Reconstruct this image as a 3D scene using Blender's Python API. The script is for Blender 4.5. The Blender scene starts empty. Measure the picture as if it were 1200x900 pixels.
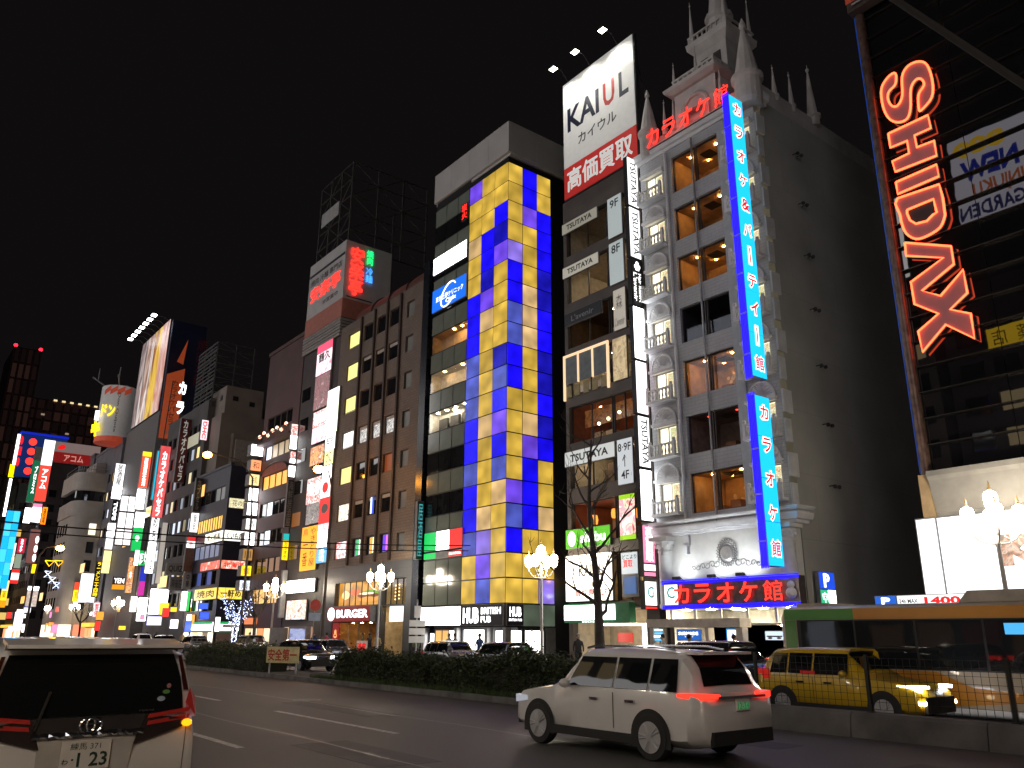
import bpy, math, random
from mathutils import Vector, Matrix
rad = math.radians
rnd = random.Random(11)
sc = bpy.context.scene
C = sc.collection
# ------------------------------------------------------------------ camera
EYE = 1.9
PITCH, YAW, ROLL = rad(17.14), rad(38.2), rad(0.3)
fw = Vector((math.sin(YAW)*math.cos(PITCH), math.cos(YAW)*math.cos(PITCH), math.sin(PITCH)))
rt = Vector((math.cos(YAW), -math.sin(YAW), 0)); up = rt.cross(fw)
cx = rt*math.cos(ROLL)+up*math.sin(ROLL); cy = up*math.cos(ROLL)-rt*math.sin(ROLL)
cam_d = bpy.data.cameras.new('camera'); cam = bpy.data.objects.new('camera', cam_d); C.objects.link(cam)
m = Matrix((cx, cy, -fw)).transposed().to_4x4(); m.translation = (0, 0, EYE); cam.matrix_world = m
cam_d.sensor_width = 36; cam_d.lens = 28.5; cam_d.clip_end = 3000; cam_d.clip_start = 0.05
sc.camera = cam
# ------------------------------------------------------------------ night sky
w = bpy.data.worlds.new('World'); sc.world = w; w.use_nodes = True
nt = w.node_tree; bg = nt.nodes['Background']
sky = nt.nodes.new('ShaderNodeTexSky'); sky.sky_type = 'NISHITA'; sky.sun_disc = False
sky.sun_elevation = rad(-4); sky.sun_rotation = rad(200)
mx = nt.nodes.new('ShaderNodeMixRGB'); mx.blend_type = 'ADD'; mx.inputs[0].default_value = 1
mx.inputs[2].default_value = (0.078, 0.066, 0.066, 1)          # even glow of the city on the night sky
mu = nt.nodes.new('ShaderNodeMixRGB'); mu.blend_type = 'MULTIPLY'; mu.inputs[0].default_value = 1
mu.inputs[2].default_value = (0.05, 0.05, 0.05, 1)
nt.links.new(sky.outputs[0], mu.inputs[1]); nt.links.new(mu.outputs[0], mx.inputs[1])
nt.links.new(mx.outputs[0], bg.inputs[0]); bg.inputs[1].default_value = 0.048
# ------------------------------------------------------------------ render settings
sc.view_settings.view_transform = 'Standard'; sc.view_settings.look = 'None'
sc.view_settings.gamma = 1; sc.view_settings.exposure = 0.25; sc.view_settings.use_curve_mapping = False
cy_ = sc.cycles
cy_.use_denoising = True
cy_.denoiser = 'OPENIMAGEDENOISE'
cy_.use_adaptive_sampling = True; cy_.adaptive_threshold = 0.015
cy_.max_bounces = 5; cy_.diffuse_bounces = 2; cy_.glossy_bounces = 3; cy_.transmission_bounces = 3; cy_.transparent_max_bounces = 6
cy_.sample_clamp_indirect = 4; cy_.caustics_reflective = False; cy_.caustics_refractive = False
cy_.use_light_tree = True
# ------------------------------------------------------------------ materials
def srgb(c):
    return tuple(((v/255)/12.92 if v/255 <= .04045 else ((v/255+.055)/1.055)**2.4) for v in c)
MATS = {}
def mat(name, col=(.5, .5, .5), rough=.6, metal=0, var=.18, scale=3., bump=0., emit=None, es=0., sample=True, spec=.5, coat=0):
    """Principled surface; var mottles the colour with two octaves of noise, bump adds fine relief."""
    if name in MATS: return MATS[name]
    mt = bpy.data.materials.new(name); mt.use_nodes = True; t = mt.node_tree
    b = t.nodes['Principled BSDF']
    b.inputs['Roughness'].default_value = rough; b.inputs['Metallic'].default_value = metal
    b.inputs['Base Color'].default_value = (*col, 1)
    b.inputs['Specular IOR Level'].default_value = spec
    if coat: b.inputs['Coat Weight'].default_value = coat; b.inputs['Coat Roughness'].default_value = .04
    if var or bump:
        tc = t.nodes.new('ShaderNodeTexCoord'); n = t.nodes.new('ShaderNodeTexNoise')
        n.inputs['Scale'].default_value = scale; n.inputs['Detail'].default_value = 6
        t.links.new(tc.outputs['Object'], n.inputs['Vector'])
        if var:
            r = t.nodes.new('ShaderNodeValToRGB')
            r.color_ramp.elements[0].position = .3; r.color_ramp.elements[1].position = .7
            r.color_ramp.elements[0].color = (*[c*(1-var) for c in col], 1)
            r.color_ramp.elements[1].color = (*[min(1, c*(1+var)) for c in col], 1)
            t.links.new(n.outputs[0], r.inputs[0]); t.links.new(r.outputs[0], b.inputs['Base Color'])
        if bump:
            n2 = t.nodes.new('ShaderNodeTexNoise'); n2.inputs['Scale'].default_value = scale*12; n2.inputs['Detail'].default_value = 4
            t.links.new(tc.outputs['Object'], n2.inputs['Vector'])
            bp = t.nodes.new('ShaderNodeBump'); bp.inputs['Strength'].default_value = bump; bp.inputs['Distance'].default_value = .02
            t.links.new(n2.outputs[0], bp.inputs['Height']); t.links.new(bp.outputs[0], b.inputs['Normal'])
    if emit:
        b.inputs['Emission Color'].default_value = (*emit, 1); b.inputs['Emission Strength'].default_value = es
        if not sample: mt.cycles.emission_sampling = 'NONE'
    MATS[name] = mt
    return mt
def glow(rgb, es=1.6, sample=True, base=.3):
    """a lit sign face or lamp of the given screen colour"""
    k = 'lit_%d_%d_%d_%d_%d' % (*rgb, int(es*100), sample)
    c = srgb(rgb)
    return mat(k, tuple(v*base for v in c), .35, var=0, emit=c, es=es, sample=sample)
def paint(rgb, rough=.5, **k):
    return mat('paint_%d_%d_%d_%d' % (*rgb, int(rough*100)), srgb(rgb), rough, **k)
def brickwall(name, c1, c2, mortar, bw=.6, bh=.3, rough=.6, ms=.012):
    """tiled wall too far away to tell the tiles apart"""
    if name in MATS: return MATS[name]
    mt = bpy.data.materials.new(name); mt.use_nodes = True; t = mt.node_tree; b = t.nodes['Principled BSDF']
    tc = t.nodes.new('ShaderNodeTexCoord'); sp = t.nodes.new('ShaderNodeSeparateXYZ'); cb = t.nodes.new('ShaderNodeCombineXYZ')
    ad = t.nodes.new('ShaderNodeMath'); ad.operation = 'ADD'
    t.links.new(tc.outputs['Object'], sp.inputs[0]); t.links.new(sp.outputs[0], ad.inputs[0]); t.links.new(sp.outputs[1], ad.inputs[1])
    t.links.new(ad.outputs[0], cb.inputs[0]); t.links.new(sp.outputs[2], cb.inputs[1])
    br = t.nodes.new('ShaderNodeTexBrick'); br.inputs['Scale'].default_value = 1
    br.inputs['Brick Width'].default_value = bw; br.inputs['Row Height'].default_value = bh; br.inputs['Mortar Size'].default_value = ms
    br.inputs['Color1'].default_value = (*c1, 1); br.inputs['Color2'].default_value = (*c2, 1); br.inputs['Mortar'].default_value = (*mortar, 1)
    t.links.new(cb.outputs[0], br.inputs['Vector'])
    n = t.nodes.new('ShaderNodeTexNoise'); n.inputs['Scale'].default_value = .35; n.inputs['Detail'].default_value = 7
    t.links.new(tc.outputs['Object'], n.inputs['Vector'])
    mp = t.nodes.new('ShaderNodeMapRange'); mp.inputs[3].default_value = .65; mp.inputs[4].default_value = 1.3
    t.links.new(n.outputs[0], mp.inputs[0])
    mm = t.nodes.new('ShaderNodeMixRGB'); mm.blend_type = 'MULTIPLY'; mm.inputs[0].default_value = 1
    t.links.new(br.outputs[0], mm.inputs[1]); t.links.new(mp.outputs[0], mm.inputs[2]); t.links.new(mm.outputs[0], b.inputs['Base Color'])
    b.inputs['Roughness'].default_value = rough
    bp = t.nodes.new('ShaderNodeBump'); bp.inputs['Strength'].default_value = .4; bp.inputs['Distance'].default_value = .02; bp.invert = True
    t.links.new(br.outputs['Fac'], bp.inputs['Height']); t.links.new(bp.outputs[0], b.inputs['Normal'])
    MATS[name] = mt; return mt
def printed(name, stops, scale=2., es=1.5, stretch=(1, 1, 1), detail=3, lit=True, distort=1.):
    """a printed picture: blotches of the given screen colours, backlit"""
    if name in MATS: return MATS[name]
    mt = bpy.data.materials.new(name); mt.use_nodes = True; t = mt.node_tree; b = t.nodes['Principled BSDF']
    tc = t.nodes.new('ShaderNodeTexCoord'); mp = t.nodes.new('ShaderNodeMapping'); mp.inputs['Scale'].default_value = stretch
    n = t.nodes.new('ShaderNodeTexNoise'); n.inputs['Scale'].default_value = scale; n.inputs['Detail'].default_value = detail
    n.inputs['Distortion'].default_value = distort
    r = t.nodes.new('ShaderNodeValToRGB'); cr = r.color_ramp
    while len(cr.elements) < len(stops): cr.elements.new(.5)
    for i, c in enumerate(stops):
        cr.elements[i].position = .3+.4*i/(len(stops)-1); cr.elements[i].color = (*srgb(c), 1)
    t.links.new(tc.outputs['Object'], mp.inputs[0]); t.links.new(mp.outputs[0], n.inputs['Vector']); t.links.new(n.outputs[0], r.inputs[0])
    t.links.new(r.outputs[0], b.inputs['Base Color']); b.inputs['Roughness'].default_value = .35
    if lit:
        t.links.new(r.outputs[0], b.inputs['Emission Color']); b.inputs['Emission Strength'].default_value = es
        b.inputs['Base Color'].default_value = (.1, .1, .1, 1); t.links.remove(b.inputs['Base Color'].links[0])
    MATS[name] = mt; return mt
def pane_mat(name, tint=(1, 1, 1), refl=.12, rough=.02):
    """thin window glass: clear with a mirror-like sheen"""
    if name in MATS: return MATS[name]
    mt = bpy.data.materials.new(name); mt.use_nodes = True; t = mt.node_tree
    for nd in list(t.nodes):
        if nd.type == 'BSDF_PRINCIPLED': t.nodes.remove(nd)
    out = [n for n in t.nodes if n.type == 'OUTPUT_MATERIAL'][0]
    tr = t.nodes.new('ShaderNodeBsdfTransparent'); tr.inputs[0].default_value = (*tint, 1)
    gl = t.nodes.new('ShaderNodeBsdfGlossy'); gl.inputs['Roughness'].default_value = rough
    lw = t.nodes.new('ShaderNodeLayerWeight'); lw.inputs[0].default_value = .5
    pw = t.nodes.new('ShaderNodeMath'); pw.operation = 'POWER'; pw.inputs[1].default_value = 4; t.links.new(lw.outputs['Facing'], pw.inputs[0])
    ad = t.nodes.new('ShaderNodeMath'); ad.inputs[1].default_value = refl; ad.use_clamp = True
    t.links.new(pw.outputs[0], ad.inputs[0])
    mix = t.nodes.new('ShaderNodeMixShader')
    t.links.new(ad.outputs[0], mix.inputs[0]); t.links.new(tr.outputs[0], mix.inputs[1]); t.links.new(gl.outputs[0], mix.inputs[2])
    t.links.new(mix.outputs[0], out.inputs[0]); MATS[name] = mt; return mt
def dark_glass(name, col=(.012, .013, .015), refl=.2, rough=.03, wave=.05):
    """window glass in front of an unlit room"""
    if name in MATS: return MATS[name]
    mt = bpy.data.materials.new(name); mt.use_nodes = True; t = mt.node_tree; b = t.nodes['Principled BSDF']
    out = [n for n in t.nodes if n.type == 'OUTPUT_MATERIAL'][0]
    b.inputs['Base Color'].default_value = (*col, 1); b.inputs['Roughness'].default_value = .5; b.inputs['Specular IOR Level'].default_value = 0
    gl = t.nodes.new('ShaderNodeBsdfGlossy'); gl.inputs['Roughness'].default_value = rough
    lw = t.nodes.new('ShaderNodeLayerWeight'); lw.inputs[0].default_value = .5
    pw = t.nodes.new('ShaderNodeMath'); pw.operation = 'POWER'; pw.inputs[1].default_value = 5; t.links.new(lw.outputs['Facing'], pw.inputs[0])
    ad = t.nodes.new('ShaderNodeMath'); ad.inputs[1].default_value = refl+.035; ad.use_clamp = True; t.links.new(pw.outputs[0], ad.inputs[0])
    tc = t.nodes.new('ShaderNodeTexCoord'); n = t.nodes.new('ShaderNodeTexNoise'); n.inputs['Scale'].default_value = .7
    t.links.new(tc.outputs['Object'], n.inputs['Vector'])
    bp = t.nodes.new('ShaderNodeBump'); bp.inputs['Strength'].default_value = wave; bp.inputs['Distance'].default_value = .1
    t.links.new(n.outputs[0], bp.inputs['Height']); t.links.new(bp.outputs[0], gl.inputs['Normal'])
    mix = t.nodes.new('ShaderNodeMixShader')
    t.links.new(ad.outputs[0], mix.inputs[0]); t.links.new(b.outputs[0], mix.inputs[1]); t.links.new(gl.outputs[0], mix.inputs[2])
    t.links.new(mix.outputs[0], out.inputs[0]); MATS[name] = mt; return mt
BLACK = mat('black_metal', (.02, .02, .022), .45, .3, var=.1)
DARK = mat('dark_steel', (.05, .05, .055), .5, .5)
STEEL = mat('grey_steel', (.3, .3, .31), .4, .7)
WHITEP = mat('white_paint', (.75, .74, .72), .45, var=.08)
CASE = mat('sign_case', (.22, .22, .23), .5, .3)
GLASS = pane_mat('window_glass', refl=.015)
DGLASS = dark_glass('unlit_window_glass', refl=.06)
MIRROR = dark_glass('coated_facade_glass', (.008, .008, .01), .065, .015, .012)
CONC = mat('concrete', (.27, .26, .25), .85, var=.25, scale=1.2, bump=.3)
RUBBER = mat('tyre_rubber', (.02, .02, .02), .8, var=.1)
# ------------------------------------------------------------------ mesh helpers
class MB:
    def __init__(s): s.v = []; s.f = []
    def add(s, vs, fs):
        o = len(s.v); s.v += [tuple(p) for p in vs]; s.f += [tuple(i+o for i in f) for f in fs]; return s
    def box(s, x0, x1, y0, y1, z0, z1):
        return s.add([(x0, y0, z0), (x1, y0, z0), (x1, y1, z0), (x0, y1, z0), (x0, y0, z1), (x1, y0, z1), (x1, y1, z1), (x0, y1, z1)],
                     [(0, 3, 2, 1), (4, 5, 6, 7), (0, 1, 5, 4), (1, 2, 6, 5), (2, 3, 7, 6), (3, 0, 4, 7)])
    def quad(s, a, b, c, d): return s.add([a, b, c, d], [(0, 1, 2, 3)])
    def prism(s, poly, y0, y1):          # polygon in x,z (counter-clockwise seen from -y) extruded along y
        n = len(poly)
        vs = [(x, y0, z) for x, z in poly]+[(x, y1, z) for x, z in poly]
        return s.add(vs, [tuple(range(n)), tuple(range(2*n-1, n-1, -1))]+[(i, i+n, (i+1) % n+n, (i+1) % n) for i in range(n)])
    def tube(s, pts, r, n=8, r1=None):
        pts = [Vector(p) for p in pts]; rs = r if isinstance(r, (list, tuple)) else [r+(r1-r)*i/(len(pts)-1) if r1 is not None else r for i in range(len(pts))]
        vs = []; k = len(pts)
        t0 = (pts[1]-pts[0]).normalized(); a = Vector((0, 0, 1)) if abs(t0.z) < .9 else Vector((1, 0, 0))
        u = t0.cross(a).normalized()
        for i, p in enumerate(pts):
            t = (pts[min(i+1, k-1)]-pts[max(i-1, 0)]).normalized()
            u = (u-t*u.dot(t)).normalized(); w_ = t.cross(u)
            for j in range(n):
                an = 2*math.pi*j/n; vs.append(p+(u*math.cos(an)+w_*math.sin(an))*rs[i])
        fs = [(i*n+j, i*n+(j+1) % n, (i+1)*n+(j+1) % n, (i+1)*n+j) for i in range(k-1) for j in range(n)]
        fs += [tuple(range(n-1, -1, -1)), tuple(range((k-1)*n, k*n))]
        return s.add(vs, fs)
    def lathe(s, prof, n=16, c=(0, 0, 0)):   # profile of (radius, z)
        vs = [(c[0]+r*math.cos(2*math.pi*j/n), c[1]+r*math.sin(2*math.pi*j/n), c[2]+z) for r, z in prof for j in range(n)]
        k = len(prof)
        fs = [(i*n+j, i*n+(j+1) % n, (i+1)*n+(j+1) % n, (i+1)*n+j) for i in range(k-1) for j in range(n)]
        fs += [tuple(range(n-1, -1, -1)), tuple(range((k-1)*n, k*n))]
        return s.add(vs, fs)
    def ball(s, c, r, n=10, k=6, sz=1):
        return s.lathe([(max(.001, r*math.sin(math.pi*i/k)), -r*sz*math.cos(math.pi*i/k)) for i in range(k+1)], n, c)
    def loft(s, rings, close=True):
        n = len(rings[0]); vs = [p for r in rings for p in r]
        fs = [(i*n+j, i*n+(j+1) % n, (i+1)*n+(j+1) % n, (i+1)*n+j) for i in range(len(rings)-1) for j in range(n if close else n-1)]
        if close: fs += [tuple(range(n-1, -1, -1)), tuple(range((len(rings)-1)*n, len(rings)*n))]
        return s.add(vs, fs)
    def mesh(s, name, m, smooth=False):
        me = bpy.data.meshes.new(name); me.from_pydata(s.v, [], s.f); me.update()
        if m: me.materials.append(m)
        if smooth:
            me.polygons.foreach_set('use_smooth', [True]*len(me.polygons))
            try: me.set_sharp_from_angle(angle=rad(48))
            except Exception: pass
        return me
    def build(s, name, m, parent=None, smooth=False, loc=None, rot=None):
        return link(name, s.mesh(name, m, smooth), parent, loc, rot)
def link(name, me, parent=None, loc=None, rot=None, scale=None):
    o = bpy.data.objects.new(name, me); C.objects.link(o)
    if parent: o.parent = parent
    if loc: o.location = loc
    if rot: o.rotation_euler = rot
    if scale: o.scale = scale
    return o
def thing(name, label, cat, loc=(0, 0, 0), rz=0, group=None):
    o = bpy.data.objects.new(name, None); C.objects.link(o); o.empty_display_size = .2
    o.location = loc; o.rotation_euler = (0, 0, rz); o['label'] = label; o['category'] = cat
    if group: o['group'] = group
    return o
def tag(o, label, cat, group=None):
    o['label'] = label; o['category'] = cat
    if group: o['group'] = group
    return o
def struct(o): o['kind'] = 'structure'; return o
def dup(o, parent=None):
    c = o.copy(); C.objects.link(c)
    if parent: c.parent = parent
    for ch in [x for x in o.children]: dup(ch, c)
    return c
B1 = {}
def panel_mesh(w_, h, d, m):
    """shared box w x d x h with its front at y=0, lower left corner at the origin"""
    k = (round(w_, 3), round(h, 3), round(d, 3), m.name)
    if k not in B1: B1[k] = MB().box(0, w_, 0, d, 0, h).mesh('panel', m)
    return B1[k]
TXT = {}
def text_mesh(s, bold=0.):
    k = (s, bold)
    if k in TXT: return TXT[k]
    cd = bpy.data.curves.new('txt', 'FONT'); cd.body = s; cd.align_x = 'CENTER'; cd.resolution_u = 2; cd.offset = bold
    cd.space_line = .95
    ob = bpy.data.objects.new('txt', cd); me = bpy.data.meshes.new_from_object(ob)
    bpy.data.objects.remove(ob); bpy.data.curves.remove(cd)
    vs = [tuple(v.co) for v in me.vertices]; fs = [tuple(p.vertices) for p in me.polygons]; bpy.data.meshes.remove(me)
    x0 = min(v[0] for v in vs); x1 = max(v[0] for v in vs); y0 = min(v[1] for v in vs); y1 = max(v[1] for v in vs)
    vs = [((v[0]-x0)/(x1-x0), (v[1]-y0)/(y1-y0)) for v in vs]
    TXT[k] = (vs, fs, (x1-x0)/(y1-y0)); return TXT[k]
def lettering(s, m, parent, x0, x1, z0, z1, y=-.012, bold=.015, rot=0, name='lettering', vert=False):
    """flat letters fitted to the rectangle; rot 90 turns them clockwise, vert stacks the characters"""
    dense = any(ord(ch) > 0x4dff for ch in s)      # thicken dense characters by shifted copies, so their gaps stay open
    nchar = len(s)
    if vert: s = '\n'.join(s)
    vs, fs, asp = text_mesh(s, 0. if dense else bold)
    if rot: vs = [(v[1], 1-v[0]) for v in vs]
    b = MB(); d_ = min(bold, .03)*(min((x1-x0), (z1-z0)))*.9
    for k_, (ox, oz) in enumerate([(0, 0)] if not dense or bold < .02 else [(0, 0), (d_, 0), (-d_, 0), (0, d_), (0, -d_)]):
        b.add([(x0+(x1-x0)*u+ox, y-.0012*k_, z0+(z1-z0)*v+oz) for u, v in vs], fs)
    return b.build(name, m, parent)
def wall_open(b, x0, x1, z0, z1, ops, t=.25):
    """front wall sheet at y=0 with rectangular openings (ox0,ox1,oz0,oz1) and reveals t deep"""
    xs = sorted({x0, x1}|{o[0] for o in ops}|{o[1] for o in ops}); zs = sorted({z0, z1}|{o[2] for o in ops}|{o[3] for o in ops})
    for i in range(len(xs)-1):
        for j in range(len(zs)-1):
            mx_, mz = (xs[i]+xs[i+1])/2, (zs[j]+zs[j+1])/2
            if any(o[0] < mx_ < o[1] and o[2] < mz < o[3] for o in ops): continue
            b.quad((xs[i], 0, zs[j]), (xs[i+1], 0, zs[j]), (xs[i+1], 0, zs[j+1]), (xs[i], 0, zs[j+1]))
    for a, c, d, e in ops:
        b.quad((a, 0, d), (a, t, d), (c, t, d), (c, 0, d)); b.quad((a, 0, e), (c, 0, e), (c, t, e), (a, t, e))
        b.quad((a, 0, d), (a, 0, e), (a, t, e), (a, t, d)); b.quad((c, 0, d), (c, t, d), (c, t, e), (c, 0, e))
    return b
def shell(b, w_, d, h, y0=.0):     # side walls, back and roof behind a front sheet
    b.quad((0, y0, 0), (0, y0, h), (0, d, h), (0, d, 0)); b.quad((w_, y0, 0), (w_, d, 0), (w_, d, h), (w_, y0, h))
    b.quad((0, d, 0), (0, d, h), (w_, d, h), (w_, d, 0)); b.quad((0, y0, h), (w_, y0, h), (w_, d, h), (0, d, h)); return b
FACE = rad(-90)
def bldg(name, label, X, Yl, cat='building'):
    """Empty at the left foot of a street front: local x runs along the front, y into the building"""
    return thing(name, label, cat, (X, Yl, 0), FACE)
def window(p, x0, x1, z0, z1, m, y=.22, fr=.06, fm=None, bars=0, name='window'):
    """frame with its pane set back in an opening"""
    b = MB(); fm = fm or DARK
    b.box(x0, x0+fr, y-.05, y+.05, z0, z1); b.box(x1-fr, x1, y-.05, y+.05, z0, z1)
    b.box(x0+fr, x1-fr, y-.05, y+.05, z0, z0+fr); b.box(x0+fr, x1-fr, y-.05, y+.05, z1-fr, z1)
    for i in range(bars):
        xc = x0+(x1-x0)*(i+1)/(bars+1); b.box(xc-fr/2, xc+fr/2, y-.04, y+.04, z0+fr, z1-fr)
    o = b.build(name, fm, p)
    link('pane', panel_mesh(x1-x0-fr, z1-z0-fr, .012, m), o, (x0+fr/2, y+.02, z0+fr/2)); return o
def sign(label, loc, rz, w_, h, d, panels, texts=(), case=CASE, name='sign', lip=.03, cat='sign', legs=None, double=False):
    """sign cabinet; panels = (fx0,fx1,fz0,fz1,material) as fractions, texts = (string, material, fx0,fx1,fz0,fz1, options)"""
    t = thing(name, label, cat, loc, rz)
    MB().box(0, w_, .012, d, 0, h).build('cabinet', case, t)
    for a, b_, c, e, m_ in panels:
        pw, ph = w_*(b_-a)-2*lip, h*(e-c)-2*lip
        link('face', panel_mesh(pw, ph, .04, m_), t, (w_*a+lip, -.02, h*c+lip))
    for tx in texts:
        s, m_, a, b_, c, e = tx[:6]; kw = dict(tx[6]) if len(tx) > 6 else {}
        lettering(s, m_, t, w_*a, w_*b_, h*c, h*e, y=-.03, **kw)
    return t
def fsign(label, Yl, Yr, z0, z1, panels, texts=(), X=32, d=.25, out=.25, **k):
    return sign(label, (X-out, Yl, z0), FACE, Yl-Yr, z1-z0, d, panels, texts, **k)
def bsign(label, x0, x1, Y, z0, z1, panels, texts=(), d=.3, **k):
    """blade sign standing out from a front, its face toward -Y"""
    return sign(label, (x0, Y, z0), 0, x1-x0-.05, z1-z0, d, panels, texts, **k)
def full(m_): return [(0, 1, 0, 1, m_)]
def stack(ms, vals=None):   # panels one above the other, from the top
    n = len(ms); out = []; z = 1.
    vals = vals or [1/n]*n
    for m_, v in zip(ms, vals): out.append((0, 1, z-v, z, m_)); z -= v
    return out
W = glow((255, 255, 255), 5.); WW = glow((255, 244, 225), 3.); WARM = glow((255, 205, 130), 1.3); YELW = glow((255, 210, 40), 1.4)
ORNG = glow((255, 140, 20), 1.4); REDL = glow((235, 40, 35), 1.3); GRNL = glow((20, 175, 80), 1.3); BLUL = glow((25, 110, 215), 1.3)
PINK = glow((235, 130, 165), 1.3); CYAN = glow((0, 190, 240), 1.5)
T = dict(k=mat('letter_black', (.015, .015, .015), .5, var=0), r=glow((225, 30, 30), 1., False), w=glow((255, 255, 255), 2.2, False),
         b=glow((20, 60, 170), 1., False), g=glow((20, 120, 60), 1., False), y=glow((255, 215, 40), 1.6, False),
         n=mat('letter_brown', (.1, .04, .02), .5, var=0), d=mat('letter_grey', (.25, .25, .25), .5, var=0))
NEONR = glow((255, 40, 30), 3., False); NEONB = glow((30, 20, 255), 2.2, False); NEONG = glow((20, 235, 120), 2.4, False); NEONC = glow((60, 150, 255), 2.4, False)
# ------------------------------------------------------------------ ground, road, pavements
def road_mat():
    mt = bpy.data.materials.new('asphalt'); mt.use_nodes = True; t = mt.node_tree; b = t.nodes['Principled BSDF']
    tc = t.nodes.new('ShaderNodeTexCoord')
    n = t.nodes.new('ShaderNodeTexNoise'); n.inputs['Scale'].default_value = .35; n.inputs['Detail'].default_value = 8
    mp = t.nodes.new('ShaderNodeMapping'); mp.inputs['Scale'].default_value = (1, .18, 1)
    t.links.new(tc.outputs['Object'], mp.inputs[0]); t.links.new(mp.outputs[0], n.inputs['Vector'])
    r = t.nodes.new('ShaderNodeValToRGB'); r.color_ramp.elements[0].position = .3; r.color_ramp.elements[1].position = .72
    r.color_ramp.elements[0].color = (.045, .044, .042, 1); r.color_ramp.elements[1].color = (.1, .096, .09, 1)
    n2 = t.nodes.new('ShaderNodeTexNoise'); n2.inputs['Scale'].default_value = 90; n2.inputs['Detail'].default_value = 3
    t.links.new(tc.outputs['Object'], n2.inputs['Vector'])
    mm = t.nodes.new('ShaderNodeMixRGB'); mm.blend_type = 'OVERLAY'; mm.inputs[0].default_value = .55
    t.links.new(n.outputs[0], r.inputs[0]); t.links.new(r.outputs[0], mm.inputs[1]); t.links.new(n2.outputs[0], mm.inputs[2])
    t.links.new(mm.outputs[0], b.inputs['Base Color'])
    rr = t.nodes.new('ShaderNodeMapRange'); rr.inputs[3].default_value = .42; rr.inputs[4].default_value = .7
    t.links.new(n.outputs[0], rr.inputs[0]); t.links.new(rr.outputs[0], b.inputs['Roughness'])
    bp = t.nodes.new('ShaderNodeBump'); bp.inputs['Strength'].default_value = .5; bp.inputs['Distance'].default_value = .012
    t.links.new(n2.outputs[0], bp.inputs['Height']); t.links.new(bp.outputs[0], b.inputs['Normal']); return mt
ROAD = road_mat()
PAVE = brickwall('pavement_slabs', (.2, .19, .18), (.16, .155, .15), (.08, .08, .08), .4, .4, .75)
struct(MB().box(-900, 1200, -600, 1800, -1, -.06).build('ground', mat('city_ground', (.07, .07, .07), .9)))
road = struct(MB().box(-1.6, 29, -80, 420, -.05, 0).build('road', ROAD))
pv = struct(MB().box(29, 62, -80, 420, -.05, .13).build('pavement', PAVE))
kb = MB()
for k in range(-20, 110): kb.box(28.82, 28.999, k*2+.01, k*2+1.99, -.04, .15)
kb.build('kerb', CONC, pv)
pn = struct(MB().box(-14, -1.6, -80, 420, -.05, .13).build('pavement', PAVE))
LINE = mat('road_paint', (.5, .49, .47), .7, var=.4, scale=9)
def dash(X, y0, y1): MB().box(X-.075, X+.075, y0, y1, .001, .005).build('lane_marking', LINE, road)
for i in range(0, 22):
    dash(9.0, 15.07+10.1*i-0, 15.07+10.1*i+6.0)
    dash(5.75, 14.8+10.1*i, 14.8+10.1*i+6.0)
for i in range(-3, 25): dash(21.5, 10*i, 10*i+5); dash(25, 10*i, 10*i+5)
# faint tar seams along the lanes
SEAM = mat('tar_seam', (.03, .03, .03), .35, var=.2)
for X, a, c in ((7.2, 6, 60), (10.9, 3, 80), (3.9, 12, 40)):
    b = MB(); y = a
    while y < c:
        y2 = y+1.3; xo = .05*math.sin(y*.9); xn = .05*math.sin(y2*.9)
        b.quad((X+xo-.025, y, .003), (X+xo+.025, y, .003), (X+xn+.025, y2, .003), (X+xn-.025, y2, .003)); y = y2
    b.build('tar_seam', SEAM, road)
# repair patches, drain covers and oil marks
PTC = mat('asphalt_patch', (.03, .03, .031), .6, var=.25, scale=4, bump=.3)
for x, y, w_, l in ((6.6, 11.5, 1.1, 3.2), (10.2, 18.5, .9, 5.0), (4.0, 19, 1.2, 2.6), (13.2, 9.2, .8, 2.2), (7.6, 27, 1.4, 6), (12.0, 4.5, 1.5, 2.4)):
    MB().box(x, x+w_, y, y+l, .0005, .0025).build('repair_patch', PTC, road)
for x, y in ((11.2, 24), (4.6, 30)):
    o = MB().lathe([(.34, .0), (.34, .006)], 24, (x, y, 0)).build('manhole_cover', mat('cast_iron', (.06, .058, .055), .45, .6, var=.3, scale=14), road)
    MB().lathe([(.42, .0), (.42, .003)], 24, (x, y, 0)).build('manhole_collar', CONC, o)
# central reservation: kerbed strip, then a low concrete wall with a mesh fence
md = struct(MB().box(15.35, 17.45, 12.2, 110, -.04, .14).build('median', mat('median_soil', (.06, .05, .04), .95, bump=.6)))
kb = MB()
for k in range(6, 55):
    for X in (15.18, 17.45): kb.box(X, X+.169, k*2+.21, k*2+2.19, -.04, .17)
kb.build('kerb', mat('old_kerb', (.12, .115, .105), .85, var=.4, scale=2, bump=.3), md)
wl = thing('median_wall', 'low grey concrete median wall under the wire mesh fence', 'wall', (16.2, 3, 0))
for k in range(9):
    y = -14+k*2.55
    b = MB(); y0, y1 = y-.0+.01, y+2.54
    b.loft([[(-.3, yy, -.03), (.3, yy, -.03), (.22, yy, .4), (.16, yy, .46), (-.16, yy, .46), (-.22, yy, .4)] for yy in (y0, y1)])
    b.build('wall_block', mat('dark_concrete', (.1, .095, .09), .85, var=.35, scale=1.5, bump=.3), wl)
fe = thing('mesh_fence', 'dark wire mesh fence on posts along the median wall', 'fence', (16.2, 6.45, .46))
FENC = mat('fence_paint', (.02, .022, .02), .5, .4, var=.1)
for k in range(-4, 3):
    b = MB(); b.box(-.03, .03, k*2.63-.03, k*2.63+.03, -.0, 1.08); b.box(-.06, .06, k*2.63-.06, k*2.63+.06, 0, .02); b.build('post', FENC, fe)
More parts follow.
